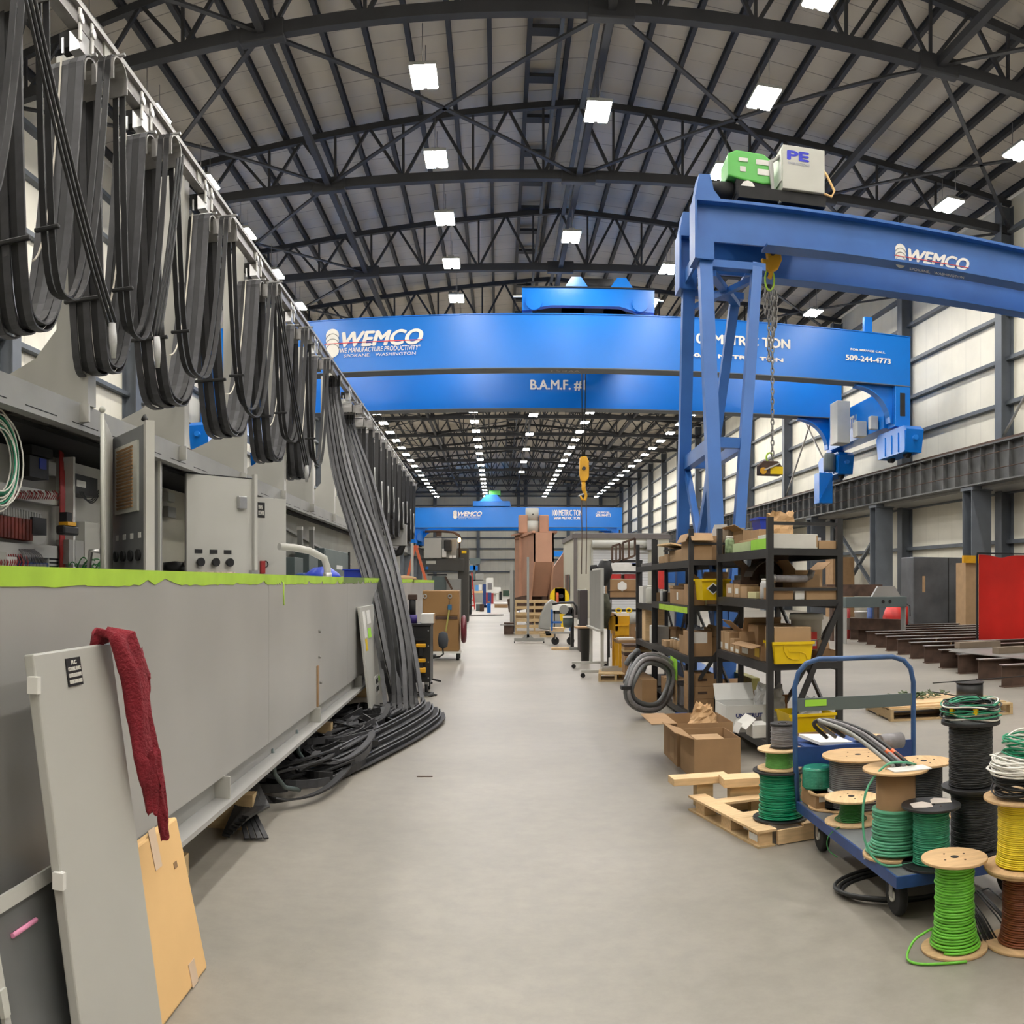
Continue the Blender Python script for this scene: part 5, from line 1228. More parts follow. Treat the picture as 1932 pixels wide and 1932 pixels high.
# machinery right of the pallets
q = Ob('steel_cradle', 'grey rounded machine guard on a cart beside the pallets', 'machine', 1033, 26.0)
MB().prism([(-.25, .25), (-.2, .6), (-.05, .95), (.12, 1.1), (.3, 1.0), (.4, .3), (.2, .18)], (q.P(1033, 1150).x, 0, 0), (1, 0, 0), (0, 0, 1), (0, .5, 0)).build('guard', GREYD, q.t, bevel=.03)
q.box('skid', WOOD2, 1020, 1045, 1196, 1202, .6, z0=0); q.box('shaft_block', BLKM, 1030, 1040, 1192, 1196, .4, z0=.05)
q = Ob('platform_cart', 'flat grey cart with boxes and casters beside the guard', 'cart', 1060, 22.8)
q.box('deck', GREYD, 1040, 1078, 1192, 1196, .7, 0); q.bar('blue_leg', BLUE2, (1041, 1150), (1041, 1190), .05); q.bar('blue_leg', BLUE2, (1076, 1150), (1076, 1190), .05); q.bar('side_rail', BLUE2, (1041, 1174), (1060, 1174), .05)
q.tube('push_handle', BLK, [(1042, 1140), (1060, 1137), (1082, 1137), (1088, 1145), (1088, 1160)], .03)
for p in (1048, 1077): MB().lathe([(.10, -.025), (.10, .025)], (q.P(p, 1200).x, .1, .10), 16, 0, 'y').build('wheel', BLKM, q.t)
for p in (1047, 1077):  q.box('caster_fork', CHROME, p, p+2, 1195, 1206, .05, .05)
z = q.P(1050, 1192).z
t = thing('wood_block', 'pale wooden block lying on the flat grey cart', 'wood', (q.o.x+q.P(1052, 1190).x, 22.9, z)); MB().box(-.17, .17, 0, .3, 0, .10).build('block', WOODP, t)
q = Ob('parts_tray', 'white open tray of small parts above the flat cart', 'tray', 1058, 24.8); q.box('tray', WHITE, 1043, 1078, 1141, 1152, .5, z0=None); q.box('tray_stand', BLK, 1045, 1076, 1152, 1158, .5); 
for p in (1046, 1075): q.box('leg', BLK, p-1, p+1, 1152, 1170, .05, z0=0)
q = Ob('grinder_stand', 'black bench grinder with a face shield on a pedestal', 'machine', 1072, 21.3)
q.box('pedestal', BLK, 1077, 1083, 1150, 1225, .15, z0=0); MB().lathe([(.001, -.12), (.14, -.1), (.16, 0), (.14, .1), (.001, .12)], (q.P(1071, 1172).x, 0, q.P(1071, 1172).z), 16, 0, 'x').build('helmet', GREYG, q.t); q.box('shield_band', WPAP, 1062, 1080, 1163, 1166, .05, -.17)
MB().lathe([(.11, -.04), (.11, .04)], (q.P(1064, 1150).x, 0, q.P(1064, 1150).z), 16, 0, 'y').build('grinding_wheel', GREYD, q.t); q.box('base', BLK, 1072, 1090, 1222, 1226, .4, z0=0)
q.box('motor', BLKM, 1066, 1082, 1146, 1160, .25, 0, .03)
t = thing('wood_plank', 'short pale plank lying on the aisle floor before the flat cart', 'wood', PZ(1060, 1226)); MB().box(-.24, .2, 0, .18, 0, .05).build('plank', WOODP, t)
t = thing('steel_block', 'short dark bar lying on the floor beside the pale plank', 'steel', PZ(1085, 1226)); MB().box(-.13, .12, 0, .12, 0, .06).build('bar', GREYD, t)
# orange cone-shaped part and yellow reel beyond
q = Ob('yellow_reel', 'bright yellow round reel guard behind the flat cart', 'reel', 1056, 30.8); MB().lathe([(.33, 0), (.33, .25), (.2, .28)], (0, 0, 1.08), 26, 0, 'y').build('guard', YEL, q.t); MB().lathe([(.08, -.02), (.08, 0)], (.05, -.0, 1.12), 10, 0, 'y').build('hub', BLK, q.t); q.box('stand', YEL, 1047, 1066, 1110, 1130, .4, z0=0); q.box('orange_post', ORNG, 1049, 1054, 1118, 1135, .1, -.1, z0=0)
q = Ob('steel_pyramid', 'orange primer pyramid shaped steel part behind the yellow reel', 'steel part', 1055, 46); MB().prism([(-.9, 0), (.5, 0), (.5, 3.0), (.3, 3.2), (-.4, 2.2)], (0, 0, 0), (1, 0, 0), (0, 0, 1), (0, .8, 0)).build('plate', HOP, q.t)
q = Ob('wall_awning', 'blue beam on the end wall left of the cream office building', 'steel beam', 1052, 84); q.box('beam', BLUE, 1044, 1062, 1040, 1050, .6); q.box('post', BLUE, 1056, 1060, 1050, 1098, .3, z0=0)

# cream office building inside the hall
YB_ = 40.0; A = PY(1083, 1005, YB_); B = PY(1262, 1005, YB_); S = PY(1063, 1017, 46.0)
o = Vector((A.x, YB_, 0)); t = thing('office_building', 'cream single storey office building with a roller door inside the hall', 'building', o)
w_ = B.x-A.x; h = A.z; sk = (S.x-A.x)/6.0
MB().box(0, w_, 0, .15, 0, h-.25).build('front_wall', CREAMP, t)
MB().prism([(0, 0), (6, 0), (6, h-.25), (0, h-.25)], (0, 0, 0), (sk, 1, 0), (0, 0, 1), (.15, 0, 0)).build('side_wall', CREAMP, t)
TRM = mat('brown grey trim', (.16, .14, .13), .5)
MB().box(-.05, w_+.05, -.06, .2, h-.25, h-.05).build('roof_trim', TRM, t); MB().bar((0, 0, h-.15), (sk*6, 6, h-.15), .15, .2).build('roof_trim', TRM, t)
MB().prism([(0, 0), (w_, 0), (w_, 6), (sk*6, 6)], (0, 0, h-.06), (1, 0, 0), (0, 1, 0), (0, 0, .06)).build('roof', GREYD, t)
MB().box(-.02, .14, -.04, .0, 0, h-.2).build('corner_trim', TRM, t)
x0 = PY(1116, 1100, YB_).x-o.x; x1 = PY(1222, 1100, YB_).x-o.x; zh = PY(1170, 1027, YB_).z
MB().box(x0, x1, -.06, 0, 0, zh-.25).build('roller_door', seam_mat('roller slats', (.66, .67, .68), 2, .12, .02, .7), t)
MB().lathe([(.17, 0), (.17, x1-x0)], (x0, -.2, zh), 18, 0, 'x').build('roller_drum', OFFW, t); MB().box(x1-.1, x1+.15, -.38, 0, zh-.25, zh+.2).build('drum_bracket', CHROME, t)
MB().box(x0-.02, x0+.06, -.1, 0, 0, zh).build('door_track', OFFW, t)
MB().prism([(2.0, .9), (4.2, .9), (4.2, 1.95), (2.0, 1.95)], (-.03, 0, 0), (sk, 1, 0), (0, 0, 1), (-.03, 0, 0)).build('window', mat('dim glass', (.05, .07, .09), .1), t)
MB().prism([(3.05, .9), (3.12, .9), (3.12, 1.95), (3.05, 1.95)], (-.07, 0, 0), (sk, 1, 0), (0, 0, 1), (-.02, 0, 0)).build('mullion', TRM, t)
MB().box(.5, x0-.3, -.25, 0, 1.25, 1.3).build('white_shelf', WHITE, t)
# ================================================================== right of the aisle: whiteboard, bins, welding rack
q = Ob('rolling_whiteboard', 'grey backed rolling whiteboard seen nearly edge on at right of the aisle', 'whiteboard', 1122, 15.6)
a = PZ(1106, 1254); c = PZ(1134, 1268)
t = q.t; ox, oy = q.o.x, q.o.y
ax, ay = PY(1113, 1200, 16.6).x-ox, 1.0; bx_, by = PY(1133, 1200, 15.0).x-ox, -.6
d = Vector((bx_-ax, by-ay, 0)); L = d.length; ang = math.atan2(d.y, d.x)
def wbx(nm, m, u0, u1, z0, z1, th_=.03, off=0):
    o = MB().box(u0, u1, off, off+th_, z0, z1).build(nm, m, t); o.location = (ax, ay, 0); o.rotation_euler = (0, 0, ang); return o
zt = PY(1120, 1076, 15.8).z
wbx('board', GREYD, 0, L, .80, zt); wbx('top_rail', WHITE, -.02, L+.02, zt, zt+.03); wbx('side_rail', GREY, L, L+.05, .0+.12, zt+.03, .05); wbx('side_rail', GREY, -.05, 0, .12, zt, .05); wbx('tray', GREY, -.05, L+.1, .77, .80, .09, -.06)
for u in (-.02, L+.02):
    o = MB().box(-.03, .03, -.33, .33, .08, .13).build('foot', GREY, t); o.location = (ax+(bx_-ax)*(u/L), ay+(by-ay)*(u/L), 0); o.rotation_euler = (0, 0, ang)
    for y in (-.3, .3): 
        o = MB().lathe([(.04, -.015), (.04, .015)], (0, y, .04), 12, 0, 'x').build('caster', BLKM, t); o.location = (ax+(bx_-ax)*(u/L), ay+(by-ay)*(u/L), 0); o.rotation_euler = (0, 0, ang)
q = Ob('trash_can', 'dark grey wheeled trash can left of the rolling whiteboard', 'trash can', 1104, 17.6)
r0 = (q.P(1114, 1200).x-q.P(1094, 1200).x)/2; zt = q.P(1104, 1185).z
BIN = mat('dark grey plastic', (.035, .037, .038), .55)
MB().lathe([(r0*.75, 0), (r0*.95, zt-.04), (r0*1.08, zt-.04), (r0*1.08, zt)], (0, 0, 0), 24).build('body', BIN, q.t); 
t = thing('cardboard_piece', 'tan cardboard piece lying on the dark trash can', 'cardboard', (q.o.x, q.o.y, zt+.001)); MB().box(-.2, .2, -.15, .2, 0, .03).build('sheet', CARD2, t)
q = Ob('steel_cabinet', 'tall dark brown grey cabinet behind the trash can', 'cabinet', 1100, 20.5); q.box('body', mat('dark umber paint', (.05, .042, .045), .4), 1094, 1109, 1113, 1180, .6, z0=0, bevel=.01)
q.box('white_tag', WPAP, 1089, 1092, 1169, 1178, .02, -.05)
q = Ob('coat_stand', 'dark olive coats and bags hanging beside the whiteboard', 'coats', 1137, 16.3)
for pts, r, m in (([(1142, 1058), (1141, 1075), (1135, 1090), (1134, 1105)], [.09, .15, .16, .1], BLKM), ([(1136, 1088), (1136, 1100)], [.12, .10], OLIVE), ([(1137, 1120), (1138, 1150), (1136, 1185)], [.10, .16, .09], OLIVE), ([(1120, 1066), (1121, 1076)], [.06, .08], BLKM)):
    MB().tube([q.P(a_, c_) for a_, c_ in pts], r, 12).build('coat', m, q.t)
q.box('pole', BLK, 1146, 1148, 1060, 1256, .04, .1, z0=0); q.box('reflective_band', WHITE, 1139, 1146, 1055, 1058, .1, -.1)
# yellow tote on yellow stand
q = Ob('yellow_hopper', 'yellow steel hopper bin on a yellow leg stand', 'bin', 1168, 16.2)
A, B = q.P(1161, 1163), q.P(1191, 1163); L0 = q.P(1144, 1162, .5); zt = A.z; zm = q.P(1175, 1180).z; zb = q.P(1175, 1199).z
MB().prism([(0, zb), (B.x-A.x, zb), (B.x-A.x, zt), (0, zt)], (A.x, 0, 0), (1, 0, 0), (0, 0, 1), (0, .7, 0)).build('bin', YELP, q.t)
MB().prism([(0, zb+.08), (.9, zb+.12), (.9, zt), (0, zt)], (A.x, 0, 0), (-.25, .7, 0), (0, 0, 1), (.05, 0, 0)).build('side_chute', YELP, q.t); MB().box(A.x-.01, B.x+.01, -.02, .72, zm-.01, zm+.02).build('band', YELP, q.t)
for x in (A.x+.02, B.x-.08): MB().prism([(0, 0), (.06, 0), (.14, zb), (-.04, zb)], (x, .05, 0), (1, 0, 0), (0, 0, 1), (0, .05, 0)).build('leg', YELP, q.t); MB().box(x, x+.06, .6, .65, 0, zb).build('leg', YELP, q.t)
for k, (p, y0, y1, m, lb, cat, nm) in enumerate(((1150, 1142, 1160, CARD, 'folded tan cardboard sticking out of the yellow hopper', 'cardboard', 'cardboard_piece'), (1172, 1152, 1161, WPAP, 'pile of papers and tape rolls in the yellow hopper', 'papers', 'paper_stack'))):
    o = Vector((q.o.x+q.P(p, y1).x, q.Y+.2, zt+.001)); t = thing(nm, lb, cat, o)
    if k == 0: MB().obox((0, 0, .07), (.32, .2, .05), (0, .5, 0)).build('sheet', m, t)
    else:
        MB().box(-.12, .16, -.1, .2, 0, .06).build('stack', m, t)
        for x in (-.02, .17): MB().tube([(x+.05*math.cos(a), 0, .10+.04*math.sin(a)) for a in [R(d) for d in range(0, 360, 40)]], .015, 6, closed=True).build('tape_roll', YEL, t)
q = Ob('paper_roll', 'grey cylinder canister on a tall tan carton by the yellow hopper', 'carton', 1196, 15.2)
q.box('carton', CARD, 1190, 1203, 1178, 1206, .2, z0=.62); MB().cyl((q.P(1197, 1178).x, .1, q.P(1197, 1178).z), .07, .19, 16).build('canister', GREY, q.t); q.box('paper_note', WPAP, 1199, 1202, 1183, 1190, .01, -.01)
q2 = Ob('work_table', 'small wood topped table on yellow legs with papers beside rack', 'table', 1190, 14.8)
z = q2.P(1190, 1208).z
q2.box('table_top', CARD, 1166, 1206, 1208, 1214, .6)
for p in (1168, 1203): q2.box('leg', YELP, p, p+5, 1213, 1246, .06, 0, z0=0)
t = thing('paper_sheet', 'white papers spread on the small wood topped table', 'paper', (q2.o.x+q2.P(1182, 1207).x, 15.0, z+.002)); MB().box(-.12, .15, -.1, .15, 0, .03).build('sheets', WPAP, t)
q = Ob('plank_stack', 'stack of brown planks under the small wood topped table', 'planks', 1195, 14.3)
for k in range(4): q.box('plank', [RUST, CARD, WOOD2, RUST][k], 1178, 1232, 1216+k*5, 1220.5+k*5, .35, 0)
q.box('carton', CARD, 1179, 1205, 1237, 1285, .35, z0=0)
q = pallet('wooden_pallet', 'pale wooden pallet with metal bars on the aisle side by the whiteboard', PZ(1129, 1286), -.12, .56, .75, .13)
t = thing('metal_bars', 'short bright metal bars lying on the pale pallet by the whiteboard', 'metal bars', PZ(1140, 1284, .0)+Vector((0, .12, .132)))
for k in range(3): MB().box(-.02+.02*k, .36, .05+k*.16, .12+k*.16, 0, .05).build('bar', CHROME, t)
# rack of coloured boxes beyond
q = Ob('welding_rack', 'long dark metal shelf rack of red, white and tan boxes behind the coats', 'shelf rack', 1175, 19.0)
for p in (1147, 1207): q.box('post', RACK, p, p+4, 1060, 1240, .06, z0=0)
for y in (1078, 1127, 1150): q.box('shelf', RACK, 1147, 1210, y, y+4, .7)
for nm, m, p0, p1, y0, y1, lb, cat in (('paper_carton', WPAP, 1148, 1200, 1063, 1078, 'long white carton on the top shelf behind the coats', 'box'), ('blue_lid', NAVY, 1192, 1206, 1062, 1068, 'blue flat lid on the top shelf behind the coats', 'lid'),  # the flat blue piece is a lid
        ('red_case', RED, 1152, 1172, 1083, 1092, 'bright red case above the long tan carton', 'case'), ('red_case', REDW, 1178, 1204, 1083, 1092, 'dull red case right of the bright red case', 'case'),
        ('tan_carton', CARD, 1147, 1203, 1093, 1127, 'long tan carton with a white hexagonal label', 'box')):
    k = Ob(nm, lb, cat, (p0+p1)/2, 19.0); k.t.location.z = 0
    k.box('body', m, p0, p1, y0, y1, .5, .02, .004)
    if nm == 'tan_carton': MB().lathe([(.11, -.01), (.11, 0)], (k.P(1174, 1106).x, .01, k.P(1174, 1106).z), 6, 0, 'y').build('hexagon_label', WPAP, k.t); k.box('lower_flap', CARD2, 1147, 1203, 1113, 1114, .02, -.01)
q = Ob('handrail_frame', 'brown steel guard rail frame standing above the far shelf rack', 'guard rail', 1180, 21.5)
for p0, p1, y0, y1, y2, y3 in ((1155, 1170, 1031, 1026, 1061, 1056), (1175, 1198, 1024, 1016, 1057, 1048)):
    q.bar('upright', RUST, (p0, y0), (p0, y2), .05); q.bar('upright', RUST, (p1, y1), (p1, y3), .05); q.bar('top_rail', RUST, (p0, y0), (p1, y1), .05); q.bar('bottom_rail', RUST, (p0, y2), (p1, y3), .05); q.bar('baluster', RUST, ((p0+p1)/2, (y0+y1)/2), ((p0+p1)/2, (y2+y3)/2), .04)
for p in (1152, 1210): q.box('stand_post', RACK, p, p+2, 1059, 1230, .05, .1, z0=0)
q.bar('support_rail', RACK, (1148, 1059), (1212, 1059), .06, .06, .1); q.bar('outer_rail', STEEL, (1198, 1030), (1213, 1031), .05); q.bar('outer_rail', STEEL, (1198, 1044), (1225, 1044), .04)
# machines behind the racks: red and blue welders
for p0, p1, y0, y1, Y, m, lb in ((1244, 1255, 1070, 1112, 17, RED, 'red welding machine end behind the second shelf rack'), (1256, 1278, 1068, 1100, 17.2, BLUE2, 'blue cabinet behind the second shelf rack'), (1280, 1298, 1074, 1100, 17.4, BLUE2, 'smaller blue cabinet behind the second shelf rack'), (1300, 1322, 1072, 1086, 17.6, RED, 'red topped grey machine behind the second shelf rack')):
    q = Ob('welding_machine', lb, 'machine', (p0+p1)/2, Y); q.box('housing', m, p0, p1, y0, y1, .5, bevel=.02); q.box('lower_body', GREYD, p0+.5, p1-.5, y1, y1+10, .5, .01, z0=0)

# ================================================================== right background
q = Ob('welding_curtain', 'large bright red welding curtain on a thin black frame', 'welding curtain', 1900, 17.0)
A = q.P(1847, 1040); W_ = q.P(1990, 1040).x; H1 = q.P(1890, 1047).z; H0 = .10
b = MB(); n = 40
for i in range(n):
    for (u0, u1) in ((i/n, (i+1)/n),):
        y0_, y1_ = .012*math.sin(u0*15), .012*math.sin(u1*15); xa = A.x+(W_-A.x)*u0; xb = A.x+(W_-A.x)*u1
        s0 = H1-.10*math.exp(-((u0-.28)/.12)**2)*.6; s1 = H1-.10*math.exp(-((u1-.28)/.12)**2)*.6
        b.hexa([(xa, y0_, H0), (xb, y1_, H0), (xb, y1_+.01, H0), (xa, y0_+.01, H0), (xa, y0_, s0), (xb, y1_, s1), (xb, y1_+.01, s1), (xa, y0_+.01, s0)])
b.build('red_sheet', REDC, q.t)
MB().bar((A.x-.05, 0, 0), (A.x-.05, 0, H1+.02), .04).build('frame_post', BLK, q.t); MB().bar((W_, 0, 0), (W_, 0, H1+.02), .04).build('frame_post', BLK, q.t); MB().bar((A.x-.05, 0, H1+.03), (W_, 0, H1+.03), .03).build('top_rail', BLK, q.t); MB().bar((A.x-.05, 0, .08), (W_, 0, .08), .03).build('bottom_rail', BLK, q.t)
for x in (A.x-.05, W_): MB().bar((x, -.4, .03), (x, .4, .03), .05).build('foot', BLK, q.t)
q = Ob('steel_plate_box', 'large dark mill scale steel plate box on timber blocks near the curtain', 'steel box', 1770, 25.2)
A = q.P(1723, 1055); B = q.P(1821, 1052); z0 = .28
MB().box(A.x, B.x, 0, .9, z0, B.z).build('plate_face', PLATE, q.t, bevel=.03); MB().box(B.x+.01, B.x+.25, .05, 2.2, z0, B.z-.1).build('side_plate', RUST, q.t)
MB().bar((A.x+1.25, -.012, z0+.02), (A.x+1.25, -.012, B.z-.02), .02, .01).build('plate_joint', BLKM, q.t); MB().box(A.x+.32, A.x+.42, -.006, 0, z0+1.0, B.z-.6).build('paint_streak', CARD2, q.t)
for x in (A.x+.2, A.x+1.1, B.x-.5): MB().box(x, x+.35, .1, .8, 0, z0).build('timber_block', WOODP, q.t)
q = Ob('tan_crate', 'tan wooden crate with a yellow top edge behind the dark plate box', 'crate', 1835, 23.5); q.box('crate', CARD2, 1822, 1848, 1062, 1180, .6, z0=0); q.box('yellow_board', YELP, 1818, 1848, 1048, 1062, .1, -.12)
# parallel beams lying on the floor
ends = []
for k in range(13):
    f = k/12; Y = 11.6+f*12.6; X = 7.25+f*2.5
    t = thing('floor_beam', 'rusty steel I-beam lying in the row of parallel beams, %s from the front' % ORD[k], 'steel beam', (X, Y, 0), R(-4), 'parallel steel beams on the floor')
    MB().ibeam((0, 0, .17), (7.0 if k < 3 else 6.5, 0, .17), .17, .34, .016, .012).build('beam', RUST, t)
    MB().box(0, 6.5, -.085, .085, .340, .344).build('worn_top_face', WORN, t)
    for x in (.9, 3.2): MB().box(x, x+.012, -.08, .08, .016, .324).build('stiffener', CARD2 if 3 < k < 7 else RUST, t)
t = thing('steel_sheet', 'long flat steel sheet lying across the near ends of the parallel beams', 'steel sheet', (7.6, 12.0, .346), R(-4)); MB().prism([(.0, 2.2), (.6, -.6), (6, -.9), (6, 2.6), (.5, 2.8)], (0, 0, 0), (1, 0, 0), (0, 1, 0), (0, 0, .012)).build('sheet', STEEL, t)
for k, (p, y) in enumerate(((1850, 1222), (1925, 1232))):
    A = PZ(p, y, .36); t = thing('timber_offcut', 'grey brown timber offcut lying on the steel sheet, %s one' % ('left' if k == 0 else 'right'), 'timber', A); MB().box(-.45, .45, 0, .2, 0, .11).build('timber', mat('grey timber', (.22, .17, .12), .8), t)
t = thing('floor_bearer', 'long low steel bearer under the ends of the parallel beams', 'steel bearer', (7.7, 11.2, 0)); 
MB().bar((.2, -.1, -.0+.012), (2.6, 12.6, .012), .25, .02).build('bearer', RUST, t)
q = Ob('spreader_beam', 'grey green lifting spreader beam with a trapezoid lug and two holes', 'spreader beam', 1660, 21.5)
q.box('beam', GREYG, 1596, 1711, 1126, 1146, .25, 0, .01); 
MB().prism([(-.42, 0), (.42, 0), (.24, .28), (-.24, .28)], (q.P(1674, 1126).x, .05, q.P(1674, 1126).z), (1, 0, 0), (0, 0, 1), (0, .1, 0)).build('lifting_lug', GREYD, q.t)
for p in (1666, 1679): MB().lathe([(.045, -.01), (.045, 0)], (q.P(p, 1135).x, 0, q.P(p, 1135).z), 14, 0, 'y').build('hole', BLKM, q.t)
for p in (1597, 1708): q.box('end_stand', GREYD, p-1, p+1, 1140, 1200, .25, .02, z0=0)
q.bar('lower_channel', RUST, (1600, 1177), (1705, 1179), .3, .2, .5); q.box('stack_beam', RUST, 1560, 1665, 1103, 1125, .3, 1.2)
for p in (1570, 1655): q.box('stack_leg', RUST, p, p+4, 1125, 1190, .2, 1.25, z0=0)
q = Ob('plastic_bucket', 'white plastic bucket standing under the spreader beam', 'bucket', 1624, 23.5); MB().lathe([(.15, 0), (.175, .38), (.19, .38), (.19, .42)], (0, 0, .35), 20).build('bucket', WHITE, q.t); MB().box(-.2, .2, -.2, .2, 0, .349).build('support_block', RUST, q.t)
for k, (p0, p1, y0, m, nm, lb) in enumerate(((1636, 1646, 1147, NAVY, 'dark_drum', 'dark navy drum right of the white bucket'), (1668, 1700, 1146, RED, 'red_tank', 'red tank lying under the spreader beam'), (1703, 1713, 1150, RED, 'fire_extinguisher', 'red extinguisher standing at the end of the spreader beam'), (1596, 1604, 1148, REDW, 'red_canister', 'small red canister left of the white bucket'))):
    q = Ob(nm, lb, nm.replace('_', ' '), (p0+p1)/2, 24.0-k*.15); r = (q.P(p1, y0).x-q.P(p0, y0).x)/2
    if nm == 'red_tank': MB().lathe([(.1, -r), (.35, -r+.15), (.35, r-.15), (.3, r)], (0, 0, .55), 20, 0, 'x').build('tank', m, q.t); MB().box(-.4, .4, -.2, .2, 0, .25).build('cradle', BLKM, q.t)
    elif nm == 'fire_extinguisher': MB().lathe([(.09, 0), (.09, .5), (.03, .58), (.03, .64)], (0, 0, .35), 14).build('cylinder', m, q.t); MB().box(-.1, .1, -.1, .1, 0, .349).build('stand', BLKM, q.t); MB().tube([(0, 0, .98), (.12, -.05, .9), (.13, -.06, .6)], .015, 5).build('hose', BLK, q.t)
    else: MB().cyl((0, 0, 0), r, q.P(p0, y0).z, 16).build('body', m, q.t)
q = Ob('gas_cylinder_cart', 'teal machine behind the left edge of the dark plate box', 'machine', 1718, 27); q.box('tank', mat('teal paint', (.03, .16, .19), .5), 1713, 1724, 1107, 1120, .4, 0, .04); q.box('frame', BLK, 1712, 1724, 1120, 1124, .4); q.box('body', mat('teal paint', (.03, .16, .19), .5), 1714, 1723, 1124, 1145, .3, .05); q.box('stand', BLKM, 1714, 1722, 1145, 1170, .3, .05, z0=0)
q = Ob('large_carton', 'big plain brown crate by the wall beyond the spreader beam', 'crate', 1610, 38); q.box('crate', CARD, 1571, 1612, 1051, 1120, .9, z0=0); 
q = Ob('side_door', 'pale door in the right wall region left of the brown crate', 'door', 1560, 42); q.box('panel', mat('pale pink panel', (.6, .48, .38), .6), 1544, 1571, 1049, 1120, .1, z0=0); q.box('small_window', mat('dim glass', (.05, .07, .09), .1), 1552, 1564, 1074, 1100, .03, -.04)
# low pallet with a black reel, beyond the cart
q = pallet('wooden_pallet', 'pale pallet with plywood on the floor behind the cart handle', (4.35, 9.35, 0), -.12, 1.55, 1.0, .14)
t = thing('plywood_sheet', 'pale plywood sheets lying on the far pallet', 'plywood', (4.35, 9.4, .141), -.1); MB().box(.0, 1.15, 0, .8, 0, .02).build('lower_sheet', WOODP, t); MB().box(.06, 1.1, .1, .85, .021, .036).build('upper_sheet', WOODP, t)
t = thing('wire_reel', 'low black reel standing on the pallet behind the cart', 'reel', (5.55, 9.62, .141)); MB().cyl((0, 0, 0), .22, .02, 24).build('bottom_flange', BLK, t); MB().cyl((0, 0, .02), .165, .2, 24).build('black_wire', BLKW, t); MB().cyl((0, 0, .22), .18, .01, 24).build('top_flange', BLK, t)
t = thing('chain_pile', 'small heap of green and grey chain on the plywood', 'chain', (4.95, 9.85, .18)); b = MB(); rnd = random.Random(4)
for k in range(70): a = rnd.uniform(0, 6.28); d = rnd.uniform(0, .32); c = Vector((d*1.3*math.cos(a), d*.6*math.sin(a), .02+rnd.uniform(0, .05))); u = Vector((rnd.uniform(-1, 1), rnd.uniform(-1, 1), rnd.uniform(-.4, .4))).normalized(); v = u.cross(Vector((0, 0, 1))); b.tube([c+u*.03*math.cos(q_)+v*.018*math.sin(q_) for q_ in [R(e) for e in range(0, 360, 60)]], .007, 4, closed=True)
tag(b.build('chain', mat('green grey chain', (.10, .14, .07), .5, .3, .3, 20), t), None, kind='stuff')
t = thing('steel_rod', 'thin black rod lying across the pallet and black reel', 'rod', (5.0, 9.35, .39)); MB().bar((0, .2, 0), (1.7, .35, 0), .012).build('rod', BLK, t)
# ================================================================== steel shelf racks right of the aisle
def rack(label, x0, x1, y0, y1, lv, top, brace=True, near_bars=()):
    t = thing('shelf_rack', label, 'shelf rack', (x0, y0, 0)); W = x1-x0; L = y1-y0; p = .055
    for x in (0, W-p):
        for y in (0, L-p): MB().box(x, x+p, y, y+p, 0, top).build('post', RACK, t)
    for z in lv:
        for x in (0, W-.03): MB().box(x, x+.03, p, L-p, z-.085, z-.002).build('side_beam', RACK, t)
        for y in (0, L-.03): MB().box(p, W-p, y, y+.03, z-.06, z-.002).build('end_beam', RACK, t)
        MB().box(.03, W-.03, .03, L-.03, z-.02, z).build('shelf_board', mat('dark shelf board', (.05, .04, .032), .8), t)
    for z in near_bars: MB().box(p, W-p, .01, .03, z, z+.03).build('end_bar', RACK, t)
    if brace:
        MB().bar((W-.02, .08, lv[0]), (W-.02, L-.1, lv[2]-.1), .02, .05).build('back_brace', RACK, t); MB().bar((W-.02, L-.1, lv[0]), (W-.02, .08, lv[2]-.1), .02, .05).build('back_brace', RACK, t)
    return t
R1X, R1Y, R2X, R2Y, R3X = 2.36, 7.65, 2.14, 9.95, 2.2
L1 = [.17, .87, 1.44, 1.90]; L2 = [.12, .75, 1.33, 1.85]; L3 = [.12, .70, 1.27, 1.84]
r1 = rack('dark steel shelf rack nearest the viewer, crowded with boxes', R1X, 3.08, R1Y, 9.55, L1, 2.18, near_bars=(2.11, 1.52))
MB().bar((3.08-R1X-.03, -.01, 1.40), (.25, -.01, .42), .05, .03, (0, 1, 0)).build('end_brace', RACK, r1); MB().bar((.25, -.01, .42), (.1, -.01, .06), .05, .03, (0, 1, 0)).build('end_brace', RACK, r1)
r2 = rack('dark steel shelf rack second from the viewer, lime tape on one shelf edge', R2X, 2.78, R2Y, 12.45, L2, 2.2, near_bars=(2.02,))
MB().box(-.003, 0, .1, 1.9, 1.24, 1.31).build('lime_tape', LIME, r2)
MB().bar((.6, -.01, 1.2), (.12, -.01, .5), .04, .02, (0, 1, 0)).build('end_brace', RACK, r2)
r3 = rack('dark steel shelf rack third from the viewer, farthest of the row', R3X, 2.72, 12.6, 14.3, L3, 2.2)

